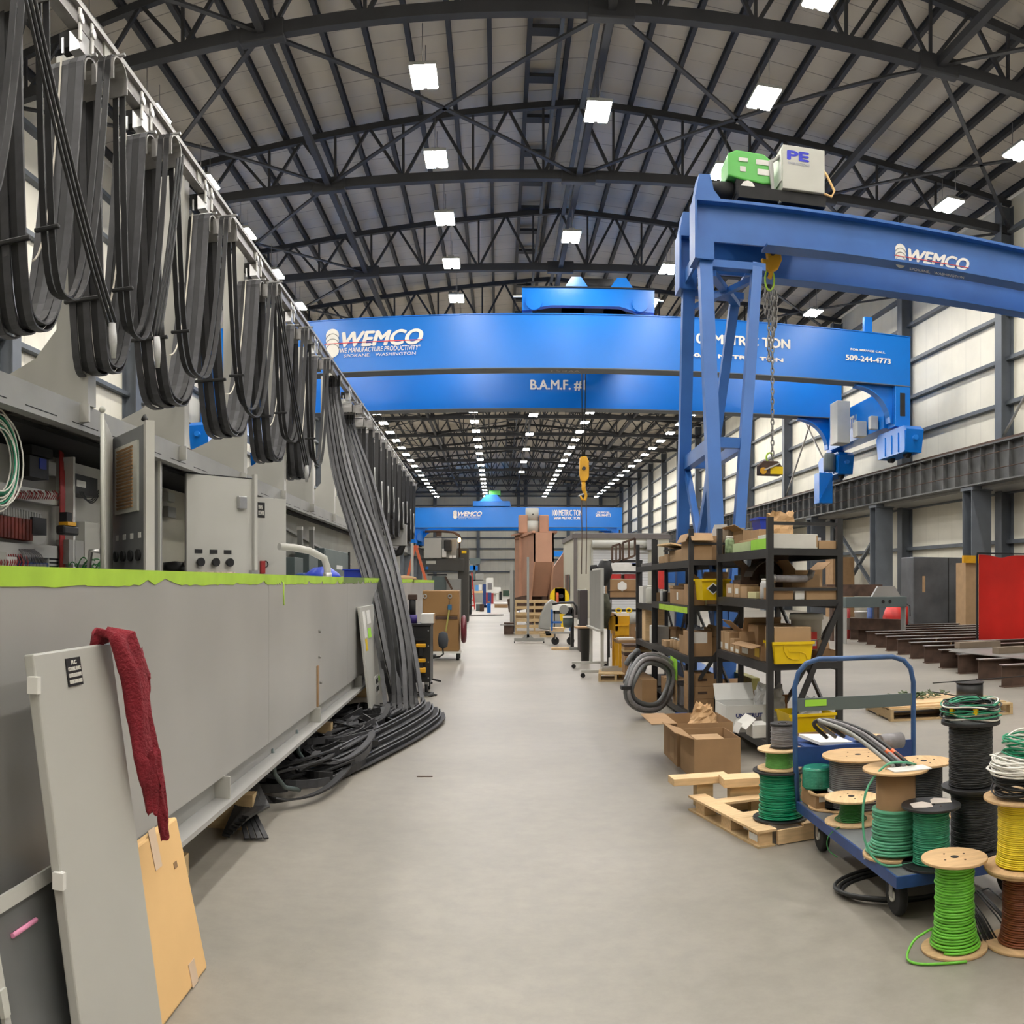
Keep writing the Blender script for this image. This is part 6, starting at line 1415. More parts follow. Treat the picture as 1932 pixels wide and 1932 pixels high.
def carton(name, label, cat, x, y, z, w, d, h, m=CARD, opn=0, flaps=None, tape=True, lab=None, group=None, rz=0, bev=.004, labm=None):
    """box w (x) by d (y) by h; opn makes it an open carton with a flap on the given sides"""
    t = thing(name, label, cat, (x, y, z+.001), rz, group); k = .006
    if not opn:
        MB().box(0, w, 0, d, 0, h).build('carton_body', m, t, bevel=bev)
        if tape and w > .12: MB().box(w*.45, w*.55, -.001, d, h, h+.001).build('tape_strip', mat('parcel tape', (.40, .27, .15), .3), t)
    else:
        b = MB(); b.box(0, w, 0, d, 0, k); b.box(0, w, 0, k, k, h); b.box(0, w, d-k, d, k, h); b.box(0, k, k, d-k, k, h); b.box(w-k, w, k, d-k, k, h); b.build('carton_body', m, t)
        for s, ang in (flaps or []):
            f = min(w, d)*.45; c, sn = math.cos(R(ang)), math.sin(R(ang))
            if s == 'x0': o = MB().hexa if 0 else None; b = MB(); b.prism([(0, 0), (d, 0), (d, 1), (0, 1)], (0, 0, h), (0, 1, 0), (-f*c, 0, f*sn), (k*sn, 0, k*c))
            elif s == 'x1': b = MB(); b.prism([(0, 0), (d, 0), (d, 1), (0, 1)], (w, 0, h), (0, 1, 0), (f*c, 0, f*sn), (-k*sn, 0, k*c))
            elif s == 'y0': b = MB(); b.prism([(0, 0), (w, 0), (w, 1), (0, 1)], (0, 0, h), (1, 0, 0), (0, -f*c, f*sn), (0, k*sn, k*c))
            else: b = MB(); b.prism([(0, 0), (w, 0), (w, 1), (0, 1)], (0, d, h), (1, 0, 0), (0, f*c, f*sn), (0, -k*sn, k*c))
            b.build('flap', m, t)
    if lab:
        for (side, u0, u1, v0, v1, lm) in lab:
            if side == 'x': MB().box(-.002, 0, d*u0, d*u1, h*v0, h*v1).build('paper_label', lm, t)
            else: MB().box(w*u0, w*u1, -.002, 0, h*v0, h*v1).build('paper_label', lm, t)
    return t
def aisle(p0, p1, ytop, X, lv):
    ya = X/math.tan(th(p1)); yb = X/math.tan(th(p0)); z = PX((p0+p1)/2, ytop, X).z; return ya, yb-ya, z-lv
def endf(p0, p1, ytop, Y, lv):
    a = PY(p0, ytop, Y); b_ = PY(p1, ytop, Y); return a.x, b_.x-a.x, PY((p0+p1)/2, ytop, Y).z-lv
def AC(label, p0, p1, ytop, X, lv, dep=.25, m=CARD, cat='box', name='cardboard_box', off=.035, z=0, **k):
    y, d, h = aisle(p0, p1, ytop, X, lv+z); return carton(name, label, cat, X+off, y+.004, lv+z, dep, d-.008, h, m, **k)
def EC(label, p0, p1, ytop, Y, lv, dep=.3, m=CARD, cat='box', name='cardboard_box', off=.035, z=0, **k):
    x, w_, h = endf(p0, p1, ytop, Y, lv+z); return carton(name, label, cat, x+.003, Y+off, lv+z, w_-.006, dep, h, m, **k)
def bag(name, label, cat, x, y, z, w, d, h, m, seed=1, taper=.6, n=18, rows=9):
    """crumpled paper or plastic bag"""
    t = thing(name, label, cat, (x, y, z+.002)); rnd = random.Random(seed); b = MB()
    for i in range(rows+1):
        q = i/rows; s = 1-(1-taper)*q
        for j in range(n):
            a = 2*PI*j/n; r_ = s*(1+rnd.uniform(-.16, .16)*(.3+q))
            c = abs(math.cos(a))**.7*math.copysign(1, math.cos(a)); e = abs(math.sin(a))**.7*math.copysign(1, math.sin(a))
            b.v.append((c*w/2*r_, e*d/2*r_, h*q+(rnd.uniform(-.10, .10)*h if i == rows else rnd.uniform(-.02, .02)*h*(q > 0))))
    for i in range(rows):
        for j in range(n):
            a_, b_, c_, d_ = i*n+j, i*n+(j+1) % n, (i+1)*n+(j+1) % n, (i+1)*n+j
            b.face((a_, b_, c_)); b.face((a_, c_, d_))
    b.face(tuple(reversed(range(n)))); b.build('crumpled_body', m, t); 
    b2 = MB(); k = len(b.v)-n
    cx = sum(v[0] for v in b.v[k:])/n; cy = sum(v[1] for v in b.v[k:])/n
    b2.v = [b.v[k+j] for j in range(n)]+[(cx, cy, h*.8)]; 
    for j in range(n): b2.face((j, (j+1) % n, n))
    b2.build('folded_mouth', m, t); return t
def binbox(label, x, y, z, w, d, h, m=YEL, rz=0, arrow=False, tilt=0, diamond=False):
    t = thing('storage_bin', label, 'storage bin', (x, y, z+.001), rz); k = .008
    P = lambda f: [(w*f, d*f), (w*(1-f), d*f), (w*(1-f), d*(1-f)), (w*f, d*(1-f))]
    b = MB(); i = 0; lo = P(.06); hi = P(0); li = [(a+(k if a < w/2 else -k), c+(k if c < d/2 else -k)) for a, c in lo]; hj = [(a+(k if a < w/2 else -k), c+(k if c < d/2 else -k)) for a, c in hi]
    b.v = [(*q, 0) for q in lo]+[(*q, h) for q in hi]+[(*q, k) for q in li]+[(*q, h) for q in hj]
    b.face((3, 2, 1, 0)); b.face((8, 9, 10, 11))
    for j in range(4): n_ = (j+1) % 4; b.face((j, n_, 4+n_, 4+j)); b.face((4+j, 4+n_, 12+n_, 12+j)); b.face((12+j, 12+n_, 8+n_, 8+j))
    b.build('bin_shell', m, t)
    b = MB(); b.box(-.012, w+.012, -.012, 0, h-.02, h+.004); b.build('front_lip', m, t); MB().box(-.012, w+.012, d, d+.012, h-.02, h+.004).build('rear_lip', m, t)
    if arrow:
        P2 = [(.10, .85), (.10, .62), (.22, .30), (.40, .22), (.62, .22), (.62, .60), (.22, .60)]
        MB().tube([(w*(.25+u*.65), d*.06*(1-v)*1.0-.004, h*v) for u, v in ((.0, .85), (.02, .6), (.15, .32), (.35, .2), (.62, .2), (.62, .55), (.2, .55), (.2, .72))], .004, 5).build('embossed_arrow', m, t)
        MB().tube([(w*(.25+u*.65), d*.06*(1-v)*1.0-.004, h*v) for u, v in ((.62, .55), (.85, .45), (.95, .1))], .004, 5).build('embossed_arrow', m, t)
    if diamond:
        MB().prism([(.0, -.065), (.075, 0), (0, .065), (-.075, 0)], (w*.4, d*.02, h*.55), (1, 0, 0), (0, 0, 1), (0, -.012, 0)).build('white_diamond', WHITE, t)
        MB().prism([(.0, -.05), (.058, 0), (0, .05), (-.058, 0)], (w*.4, d*.02-.012, h*.55), (1, 0, 0), (0, 0, 1), (0, -.003, 0)).build('black_diamond', BLK, t)
    return t
def jar(label, x, y, z, r, h, m, lid=WHITE, lh=.02, name='jar', cat='jar'):
    t = thing(name, label, cat, (x, y, z+.001)); MB().lathe([(r*.9, 0), (r, h*.1), (r, h*.85), (r*.8, h)], (0, 0, 0), 16).build('jar_body', m, t); MB().cyl((0, 0, h), r*.82, lh, 16).build('lid', lid, t); return t
GP = 'cartons on the shelf racks'
# ---- nearest rack, top shelf
v = L1[3]
EC('long white carton on the top shelf of the nearest rack', 1458, 1546, 1007, R1Y, v, .45, mat('white carton', (.60, .59, .55), .7), lab=[('y', .97, 1.0, .1, .9, CARD2)])
EC('small tan carton with handwriting on the top shelf, right end of the nearest rack', 1547, 1581, 1020, R1Y, v, .22, CARD2, tape=False)
for k in range(3):
    t = thing('pipe_fitting', 'grey pipe fitting %s the handwritten tan carton' % ['standing behind', 'leaning behind', 'lying behind'][k], 'pipe fitting', (2.90+.05*k, R1Y+.33+.06*k, v+.002)); MB().lathe([(.03, 0), (.035, .02), (.03, .04), (.03, .12)], (0, 0, 0), 14).build('fitting', [WHITE, PLASTC, GRYW][k], t)
AC('low white and lime carton on the top shelf by the near left post', 1410, 1446, 1017, R1X, v, .25, LIMES, opn=1, tape=False)
AC('low lime and white tray carton left of the lime carton, top shelf', 1376, 1409, 1024, R1X, v, .25, mat('pale lime card', (.45, .55, .30), .7), opn=1)
jar('glass jar of green parts on the top shelf of the nearest rack', 2.43, 9.25, v, .05, .16, mat('jar green', (.22, .30, .16), .2, 0, .5, 30))
AC('greyish tan box with a round hole, top shelf of the nearest rack', 1352, 1374, 998, 2.60, v, .2, mat('grey card', (.30, .25, .19), .8), off=.0, lab=[('x', .45, .7, .4, .6, BLK)])
AC('tan open carton behind the lime cartons on the top shelf', 1376, 1402, 1003, 2.66, v, .25, CARD2, opn=1, flaps=[('x0', 30)], off=0)
t = thing('plastic_bin', 'bright blue bin on top of the cartons, nearest rack top shelf', 'bin', (2.72, 8.95, v+.25)); MB().prism([(.02, 0), (.30, 0), (.32, .10), (0, .10)], (-.05, 0, 0), (1, 0, 0), (0, 0, 1), (0, .3, 0)).build('bin_body', BLUEP, t); MB().box(-.065, .285, -.015, .315, .10, .125).build('rim', BLUEP, t)
carton('cardboard_box', 'tan carton under the bright blue bin on the top shelf', 'box', 2.66, 8.93, v, .35, .33, .245, CARD2)
bag('paper_bag', 'crumpled brown paper bag on the top shelf of the nearest rack', 'paper bag', 2.66, 8.22, v, .24, .22, .36, PAPER, 3, .95)
AC('tan carton under the paper bag on the top shelf', 1395, 1432, 1018, 2.50, v, .12, CARD2, off=0)
# ---- second shelf
v = L1[2]
binbox('yellow bin with a diamond sticker hanging out between the first two racks', 2.20, 9.57, 1.40, .32, .36, .23, YEL, diamond=True)
for k, (a_, b_, y) in enumerate(((1364, 1377, 1101), (1378, 1389, 1103), (1390, 1403, 1107))):
    AC('%s of three small tan boxes on the second shelf of the nearest rack' % ['leftmost', 'middle', 'rightmost'][k], a_, b_, y, R1X, v, .2, CARD2, tape=False, lab=[('x', .2, .7, .3, .7, WPAP)] if k < 2 else None, group='small tan boxes second shelf')
AC('pale yellow box on the second shelf of the nearest rack', 1404, 1420, 1117, R1X, v, .2, mat('pale yellow card', (.62, .58, .32), .7), tape=False)
jar('cloudy plastic jar on the second shelf beside the near left post', 2.46, 7.98, v, .07, .17, PLASTC)
EC('brown carton with a black slot, second shelf, left on the near end', 1458, 1500, 1109, R1Y, v, .4, CARD)
EC('white carton on the second shelf, middle of the near end', 1502, 1521, 1109, R1Y, v, .3, WPAP, tape=False)
EC('open tan carton on the second shelf, right of the white carton', 1523, 1583, 1108, R1Y, v, .4, CARD2, opn=1, flaps=[('y1', 60)])
EC('big brown carton at the back of the second shelf', 1500, 1552, 1076, 8.45, v, .4, CARD, off=0, opn=1, flaps=[('x0', 50), ('x1', 40)])
for k in range(3):
    t = thing('steel_pipe', 'short grey %s lying on the second shelf cartons' % ['pipe, front one', 'pipe, middle one', 'elbow pipe at the rear'][k], 'pipe', (2.44+.03*k, R1Y+.12+.11*k, v+.19)); MB().tube([(0, 0, 0), (.33, 0, 0)]+([(.38, 0, .02), (.40, 0, .08)] if k == 2 else []), .032, 12).build('pipe_body', GRYW, t); MB().lathe([(.04, 0), (.04, .03)], (.0, 0, 0), 12, 0, 'x').build('coupling', STEEL, t)
t = thing('duct_elbow', 'curved grey sheet metal elbow at the back of the second shelf', 'sheet metal', (2.75, 8.9, v+.18)); MB().strip([(.22*math.cos(R(a)), 0, .2*math.sin(R(a))) for a in range(10, 171, 16)], (0, 1, 0), .3, .01).build('curved_sheet', mat('brown steel', (.12, .10, .085), .5, .4), t)
MB().box(-.3, .3, .0, .3, -.178, .0).build('base_box', RUST, t)
AC('dark grey box of parts at the back of the second shelf', 1385, 1440, 1085, 2.7, v, .25, mat('mixed scrap', (.10, .10, .085), .6, .2, .6, 14), off=0, tape=False)
# ---- third shelf
v = L1[1]
EC('large yellow bin with an arrow shape, third shelf of the nearest rack', 1458, 1528, 1211, R1Y, v, .01, YEL) if 0 else None
x, w_, h = endf(1456, 1530, 1211, R1Y, v)
binbox('large yellow bin with an embossed arrow on the third shelf', x, R1Y-.06, v, w_, .27, h, YEL, arrow=True)
for k, (a_, b_, y) in enumerate(((1350, 1359, 1190), (1360, 1370, 1192), (1371, 1379, 1205), (1380, 1389, 1212))):
    AC('small tan box on the third shelf, %s from the far left' % ['first', 'second', 'third', 'fourth'][k], a_, b_, y, R1X, v, .22, CARD2, tape=False, lab=[('x', .2, .8, .1, .4, WPAP)], group='small tan boxes third shelf')
AC('tan carton lying behind the small tan boxes, third shelf', 1385, 1428, 1190, 2.62, v, .25, CARD2, off=0)
AC('open tan carton with a raised flap on the third shelf', 1390, 1430, 1215, R1X, v, .22, CARD, opn=1, flaps=[('x0', -15), ('y1', 70)], lab=[('x', .1, .3, .2, .8, YEL), ('x', .6, .9, .2, .6, WPAP)])
AC('tall tan carton behind the near left post, third shelf', 1432, 1449, 1183, R1X, v, .35, CARD2, off=.06)
EC('upright tan carton behind the large yellow bin', 1460, 1490, 1183, 8.15, v, .25, CARD, off=0, lab=[('y', .2, .4, .6, .8, LIMES)])
t = thing('plastic_bucket', 'white bucket with a red warning label on the third shelf', 'bucket', (2.88, R1Y+.44, v+.001)); zt = PY(1526, 1157, R1Y+.4).z-v
MB().lathe([(.13, 0), (.15, zt-.06), (.165, zt-.06), (.165, zt-.02), (.155, zt)], (0, 0, 0), 28).build('bucket_body', mat('white bucket', (.58, .58, .53), .4), t)
MB().box(-.02, .05, -.158, -.150, .10, .26).build('red_label', RED, t); MB().box(-.012, .042, -.161, -.156, .13, .19).build('white_symbol', WPAP, t)
MB().tube([(.15*math.cos(a), .15*math.sin(a)-.02, .28-.10*math.sin(-a)) for a in [R(d) for d in range(180, 361, 15)]], .004, 5).build('wire_handle', STEEL, t)
EC('tan carton right of the yellow bin, third shelf', 1543, 1583, 1228, R1Y+.1, v, .2, CARD, opn=1, flaps=[('y1', 60)])
# ---- bottom shelf
v = L1[0]
t = carton('cardboard_box', 'white torn carton lettered UNISTRUT on the bottom shelf', 'box', 2.13, 8.25, v, .40, .42, .255, mat('white carton 2', (.66, .66, .64), .7), opn=1, flaps=[('y1', 60), ('x1', 75)])
text('UNISTRUT', 1, (.10, -.003, .16), t, mat('navy print', (.02, .03, .16), .6), W=.26, H=.035, bold=.04)
MB().prism([(0, 0), (.10, .02), (.08, .07), (-.01, .05)], (.26, -.002, .08), (1, 0, 0), (0, 0, 1), (0, -.002, 0)).build('printed_mark', GRYW, t)
for k, (x_, y_, z_, w_, h_, lb_) in enumerate(((2.55, 8.6, L1[1], .4, .30, 'brown carton deep inside the third shelf behind the small tan boxes'), (2.50, 9.0, L1[1], .4, .22, 'tan carton deep inside the third shelf at its far end'), (2.5, 10.4, L2[1], .25, .3, 'brown carton deep inside the third shelf of the second rack'), (2.45, 10.6, L2[2], .3, .27, 'brown carton deep inside the taped shelf of the second rack'), (2.4, 11.5, L2[2], .33, .25, 'dark tan carton far back on the taped shelf'), (2.6, 9.05, L1[2], .4, .3, 'brown carton deep inside the second shelf at its far end'))):
    carton('cardboard_box', lb_, 'box', x_, y_, z_, w_, .36, h_, [CARD, CARD2, RUST][k % 3] if k != 2 else CARD, opn=k % 2, flaps=[('x0', 40), ('y0', 60)])
AC('brown open carton behind the white torn carton, bottom shelf', 1350, 1400, 1308, 2.6, v, .35, CARD, off=0, opn=1, flaps=[('x0', 20), ('y1', 30)])
EC('rusty brown carton of scrap on the bottom shelf', 1462, 1486, 1316, 8.4, v, .3, mat('rust card', (.22, .10, .04), .8), off=0, opn=1, flaps=[('y0', 30)])
bag('plastic_bag', 'clear crumpled plastic bag on the bottom shelf at the back', 'plastic bag', 2.62, 8.45, v+.0, .34, .3, .40, PLASTC, 8, .7)
x, w_, h = endf(1487, 1572, 1346, R1Y, v); binbox('yellow bin on the bottom shelf behind the cart handle', x, R1Y-.05, v, w_, .4, h, YEL)
bag('plastic_bag', 'clear plastic bag in the bottom shelf yellow bin', 'plastic bag', x+w_*.55, R1Y+.16, v+h*.55, .3, .25, .22, PLASTC, 12, .6)
carton('cardboard_box', 'brown cardboard box on the floor before the bottom yellow bin', 'box', 2.50, R1Y-.42, 0, .50, .28, .27, CARD, opn=1, flaps=[('y0', 10)])
carton('cardboard_box', 'small white box on the bottom shelf by the near left post', 'box', 2.30, 7.9, v, .16, .25, .12, WPAP, tape=False)
for k, (a_, c_) in enumerate(((2.26, 8.02), (2.30, 8.25))):
    t = thing('paper_sheet', 'crumpled white paper spilling off the bottom shelf, %s piece' % ['front', 'rear'][k], 'paper', (a_, c_, v+.14)); MB().obox((0, 0, 0), (.14, .16, .004), (.3, -.7+.3*k, .2)).build('sheet', WPAP, t); MB().obox((-.08, 0, -.05), (.1, .12, .004), (.1, -1.2, .1)).build('torn_flap', WPAP, t)
AC('olive and yellow printed carton at the back of the bottom shelf', 1365, 1418, 1270, 2.95, v, .1, mat('olive card', (.24, .22, .07), .7, 0, .4, 3), off=0)
# ---- second rack
v = L2[3]
EC('big tan carton with open flaps on the top of the second rack', 1303, 1345, 1006, R2Y, v, .5, CARD2, opn=1, flaps=[('x0', -60), ('y0', -50)])
AC('tan carton side by the open-flapped carton, top of the second rack', 1282, 1297, 1012, R2X, v, .3, CARD2, off=.12)
for k, (a_, b_, y) in enumerate(((1238, 1247, 1050), (1248, 1256, 1046), (1258, 1281, 1038))):
    AC('low tan box on the top of the second rack, %s' % ['farthest of three', 'middle of three', 'nearest and longest of three'][k], a_, b_, y, R2X, v, .22, CARD2, tape=False, group='low tan boxes on the second rack')
t = thing('plastic_sheet', 'white translucent sheet standing on the big carton of the second rack', 'sheet', (2.46, R2Y+.3, v+.27)); MB().prism([(0, 0), (.22, 0), (.20, .16), (.05, .15)], (0, 0, 0), (1, 0, 0), (0, 0, 1), (0, .01, 0)).build('sheet', PLASTC, t)
t = thing('clip_board', 'thin flat boards lying on top of the second rack boxes', 'board', (2.25, 11.2, v+.14)); MB().obox((0, 0, .06), (.35, .6, .02), (0, .15, .1)).build('upper_board', WOODP, t); MB().obox((.02, 0, .02), (.3, .5, .02), (0, -.05, 0)).build('lower_board', BLK, t)
v = L2[2]
AC('open tan carton with raised back flap on the taped shelf', 1259, 1285, 1112, R2X, v, .25, CARD, opn=1, flaps=[('x1', 75), ('y1', 20)], lab=[('x', .4, .5, .3, .8, WPAP)])
AC('narrow pale yellow box right of the open carton on the taped shelf', 1288, 1296, 1116, R2X, v, .2, mat('pale yellow card', (.6, .6, .3), .7), tape=False)
bag('plastic_wrap', 'white plastic wrap on the narrow box of the taped shelf', 'plastic', 2.24, 10.2, v+.14, .14, .2, .09, PLASTC, 5, .5)
EC('tan carton at the near end of the taped shelf, pale lid', 1303, 1332, 1103, R2Y, v, .35, CARD, lab=[('y', 0, 1, .6, 1, CARD2)])
jar('small dark bottle at the far end of the taped shelf', 2.25, 12.0, v, .035, .14, BLK); jar('small clear bottle at the far end of the taped shelf', 2.25, 12.2, v, .035, .15, PLASTC)
v = L2[1]
AC('small tan box at the far end, third shelf of the second rack', 1243, 1252, 1208, R2X, v, .2, CARD2, tape=False)
for k in range(3): jar('stubby tan jar on the third shelf of the second rack, %s' % ['left one', 'middle one', 'right one'][k], 2.24, 11.35-.22*k, v, .05, .12, CARD2, CHROME)
AC('tall tan carton on the third shelf near the second rack post', 1276, 1297, 1200, R2X, v, .3, CARD, opn=1, flaps=[('x1', 60)])
AC('tan carton at the back of the third shelf, second rack', 1248, 1275, 1186, 2.45, v, .25, CARD, off=0, opn=1)
EC('brown carton with a white upper label, third shelf of the second rack', 1305, 1346, 1193, R2Y, v, .45, CARD, lab=[('y', 0, .75, .55, 1, WPAP)])
bag('plastic_bag', 'clear bag with blue bits on the third shelf of the second rack', 'plastic bag', 2.5, 11.2, v+.0, .3, .5, .28, mat('cloudy blue', (.42, .44, .55), .3), 6, .6)
v = L2[0]
for k in range(3): EC('closed brown carton in the stack at the near end of the second rack, %s' % ['bottom one', 'middle one', 'top one'][k], 1306, 1345, 1311-24*k, R2Y, v+k*.142, .4, CARD, group='stacked brown cartons')if 0 else carton('cardboard_box', 'brown carton stacked low in the second rack, %s' % ['bottom one', 'middle one', 'top one'][k], 'box', 2.17, R2Y+.04, v+k*.146, .27, .4, .144, CARD, lab=[('y', .3, .7, .4, .6, RUST)], group='stacked brown cartons')
for k, (a_, b_, y, m) in enumerate(((1242, 1250, 1277, CARD), (1251, 1260, 1283, CARD2), (1262, 1280, 1290, GRYW))):
    AC(['narrow orange tan carton on the bottom shelf of the second rack', 'pale tan carton on the bottom shelf of the second rack', 'grey carton on the bottom shelf of the second rack'][k], a_, b_, y, R2X, v, .25, m, opn=(k == 2), tape=False)
t = thing('lime_sheet', 'lime green paper sheet standing on the second rack bottom shelf', 'paper', (2.12, 10.55, .42)); MB().prism([(0, 0), (.42, .02), (.42, .27), (0, .25)], (0, 0, 0), (0, 1, 0), (0, 0, 1), (.004, 0, 0)).build('sheet', LIMES, t); MB().box(.005, .02, .1, .3, -.3, .2).build('backing', CARD2, t)
# ---- third rack
v = L3[2]
AC('white paper wrapped package on the third rack', 1201, 1209, 1106, R3X, v, .2, WPAP, tape=False)
jar('white round tub on the third rack', 2.30, 13.3, v, .10, .26, mat('white bucket', (.58, .58, .53), .4)); AC('tan box beside the white tub on the third rack', 1225, 1234, 1118, R3X, v, .25, CARD2)
v = L3[1]
AC('tall upright tan board on the third rack', 1207, 1213, 1150, R3X, v, .3, WOODP, tape=False, name='wood_board', cat='board')
AC('dark brown panel behind the tan board on the third rack', 1214, 1232, 1153, 2.45, v, .03, RUST, off=0, tape=False, name='brown_panel', cat='panel')
AC('white printed box on the third rack', 1221, 1232, 1181, R3X, v, .2, WPAP, tape=False, lab=[('x', .3, .6, .1, .6, NAVY)])
AC('light tray of cables on the top of the third rack', 1205, 1232, 1062, R3X, L3[3], .3, GRYW, opn=1)

# ---- coils of grey conduit before the second rack
t = thing('conduit_coil', 'big coil of grey flexible conduit standing against the second rack', 'conduit coil', (1.80, 10.5, 0)); rnd = random.Random(21)
for k in range(6):
    rr = .27+.022*k; dy = .06*(k % 3)-.05; dx = rnd.uniform(-.02, .02)
    MB().tube([(dx+rr*math.cos(a)*.92+.02*math.sin(3*a), dy+rr*.75*math.cos(a)+.03*math.sin(2*a+k), .40+rr*.9*math.sin(a)) for a in [R(d) for d in range(0, 360, 12)]], .026, 10, closed=True).build('conduit_turn', GRYW if k % 2 else mat('grey hose', (.13, .135, .14), .4), t)
MB().box(-.40, -.28, -.33, -.20, .37, .41).build('binding_strap', BLK, t)
t = thing('conduit_coil', 'loose grey conduit ends in a heap left of the standing coil', 'conduit coil', (1.95, 12.4, 0))
for k in range(5):
    P = [(-.25+.02*k, -.8+.3*k*.5, .30+.06*k), (-.1, -.3, .45+.05*k), (.0, .2, .42+.04*k), (.05, .8, .3)]
    P = [(a_+.09*(k % 3)-.05, b_+.12*math.sin(k*2), c_) for a_, b_, c_ in P]
    MB().tube(smooth(P), .036, 10).build('conduit_end', mat('grey hose', (.13, .135, .14), .4), t)
MB().box(-.05, .15, -.6, .5, 0, .3).build('cardboard_base', CARD, t)
t = thing('plastic_bin', 'small dark blue bin on the floor at the foot of the second rack', 'bin', (1.98, 9.75, 0)); MB().box(0, .12, 0, .18, 0, .12).build('bin_body', NAVY, t); MB().box(-.008, .128, -.008, .188, .12, .13).build('rim', NAVY, t)

# ---- cartons on the floor
A = PZ(1310, 1475); B = PZ(1397, 1470)
t = carton('cardboard_box', 'open cardboard box on the floor in front of the nearest rack', 'box', A.x, A.y, 0, B.x-A.x, .55, .335, CARD, opn=1, flaps=[('x0', 20)])
MB().box(.06, .3, .18, .45, .006, .30).build('inner_flap', CARD2, t)
t = carton('cardboard_box', 'second open cardboard box behind the first on the floor', 'box', A.x-.02, A.y+.60, 0, .5, .62, .37, CARD, opn=1, flaps=[('x0', 0)], lab=[('x', .2, .5, .1, .6, CARD2)])
bag('paper_bag', 'crumpled brown paper in the second open floor box', 'crumpled paper', A.x+.27, A.y+.85, .20, .36, .36, .30, PAPER, 17, .35)
# ---- broken pallet with the first stack of spools
pt = thing('wooden_pallet', 'broken pale pallet under the green wire spools', 'pallet', (1.55, 5.2, 0), R(12))
for i, y in enumerate((0, .38, .78)): MB().box(0, .09, y, y+.14, .0, .09).build('block', WOODP, pt); MB().box(.36, .62, y, y+.10, .0, .09).build('block', WOOD2, pt)
MB().box(-.02, .11, -.02, 1.0, .09, .105).build('edge_board', WOODP, pt); MB().box(.3, .66, -.02, .12, .09, .108).build('top_board', WOODP, pt); MB().box(.0, .66, .30, .42, .09, .106).build('top_board', WOODP, pt); MB().box(.0, .66, .7, .82, .09, .106).build('top_board', WOODP, pt); MB().box(-.02, .10, -.02, 1.0, -.0, .012).build('bottom_board', WOOD2, pt)
MB().box(-.005, 0.0, .02, .12, .03, .07).build('paper_label', WPAP, pt); MB().box(.12, .62, -.02, .0, .005, .09).build('end_board', WOODP, pt)
for k, (dx, dy, l, lb) in enumerate(((1.22, 6.18, .42, 'left'), (1.55, 6.05, .30, 'right'))):
    t = thing('timber_offcut', 'thick pale timber offcut laid across the broken pallet, %s one' % lb, 'timber', (dx, dy, .17), R(5-6*k)); MB().box(0, l, 0, .15+.03*k, 0, .05+.01*k).build('timber', WOODP, t, bevel=.003); MB().box(.18 if k == 0 else .05, .3, .03, .12, -.165, -.001).build('packing_block', WOOD2, t)

# ================================================================== wire spools
def spool(label, x, y, z, R_, h, rc, wire, fl=WOOD, wr=.006, cr=None, core=CARD2, fth=.012, fill=1.0, taper=0.0, gap=0, tail=None, group='wire spools', jit=.0, holes=True, z1=None):
    """flange radius R_, height h, wound radius rc"""
    t = thing('wire_spool', label, 'wire spool', (x, y, z+.001), random.uniform(0, 6), group); cr = cr or rc*.75
    MB().lathe([(R_, 0), (R_, fth)], (0, 0, 0), 40, smooth=True).build('bottom_flange', fl, t, bevel=.002)
    MB().lathe([(R_, h-fth), (R_, h)], (0, 0, 0), 40).build('top_flange', fl, t, bevel=.002)
    top = h-fth if fill >= 1 else fth+(h-2*fth)*fill
    MB().cyl((0, 0, fth), cr, h-2*fth, 28).build('core', core, t)
    b = MB(); b.lathe([(rc-wr*1.2+(taper if 0 else 0), fth), (rc-wr*1.2, top)], (0, 0, 0), 30)
    b.coil(rc-wr, fth+wr, top-wr*.6, wr, jit=jit, taper=taper, turns=max(3, int((top-fth)/(2*wr)))); b.build('wire_winding', wire, t)
    if holes:
        b = MB(); b.lathe([(.018, 0), (.018, .002)], (0, 0, h), 14); b.build('arbor_hole', BLKM, t)
        for k in range(4):
            a = R(90*k+20); MB().lathe([(.005, 0), (.005, .002)], (R_*.42*math.cos(a), R_*.42*math.sin(a), h), 8).build('bolt_hole', RUST, t)
    return t
def floorspot(px, py, z=0): q = PZ(px, py, z); return q.x, q.y
PLF = .25
# light green spool on the floor, brown one at its right
x, y = floorspot(1801, 1790); s = spool('light green wire spool with wooden flanges, alone on the floor at lower right', x, y, 0, .146, .40, .088, LGREEN, wr=.0062, taper=.03, jit=.004)
P = [(.09*math.cos(a), .09*math.sin(a), .09) for a in (R(120), R(150))]
t = MB().tube(smooth([Vector((-.09, .04, .09)), Vector((-.18, .03, .06)), Vector((-.24, -.02, .015)), Vector((-.22, -.08, .007)), Vector((-.12, -.13, .007)), Vector((-.03, -.16, .008))]), .006, 6).build('loose_wire_end', LGREEN, s); s.rotation_euler = (0, 0, 0)
x, y = floorspot(1932, 1778); s = spool('brown wire spool with wooden flanges at the bottom right edge', x, y, 0, .170, .335, .098, BROWNW, wr=.005, jit=.002, taper=.02)
bx, by = x, y
s = spool('yellow wire spool stacked on the brown spool at the right edge', bx, by, .337, .180, .315, .118, YELW, wr=.0042, taper=.012, jit=.002)
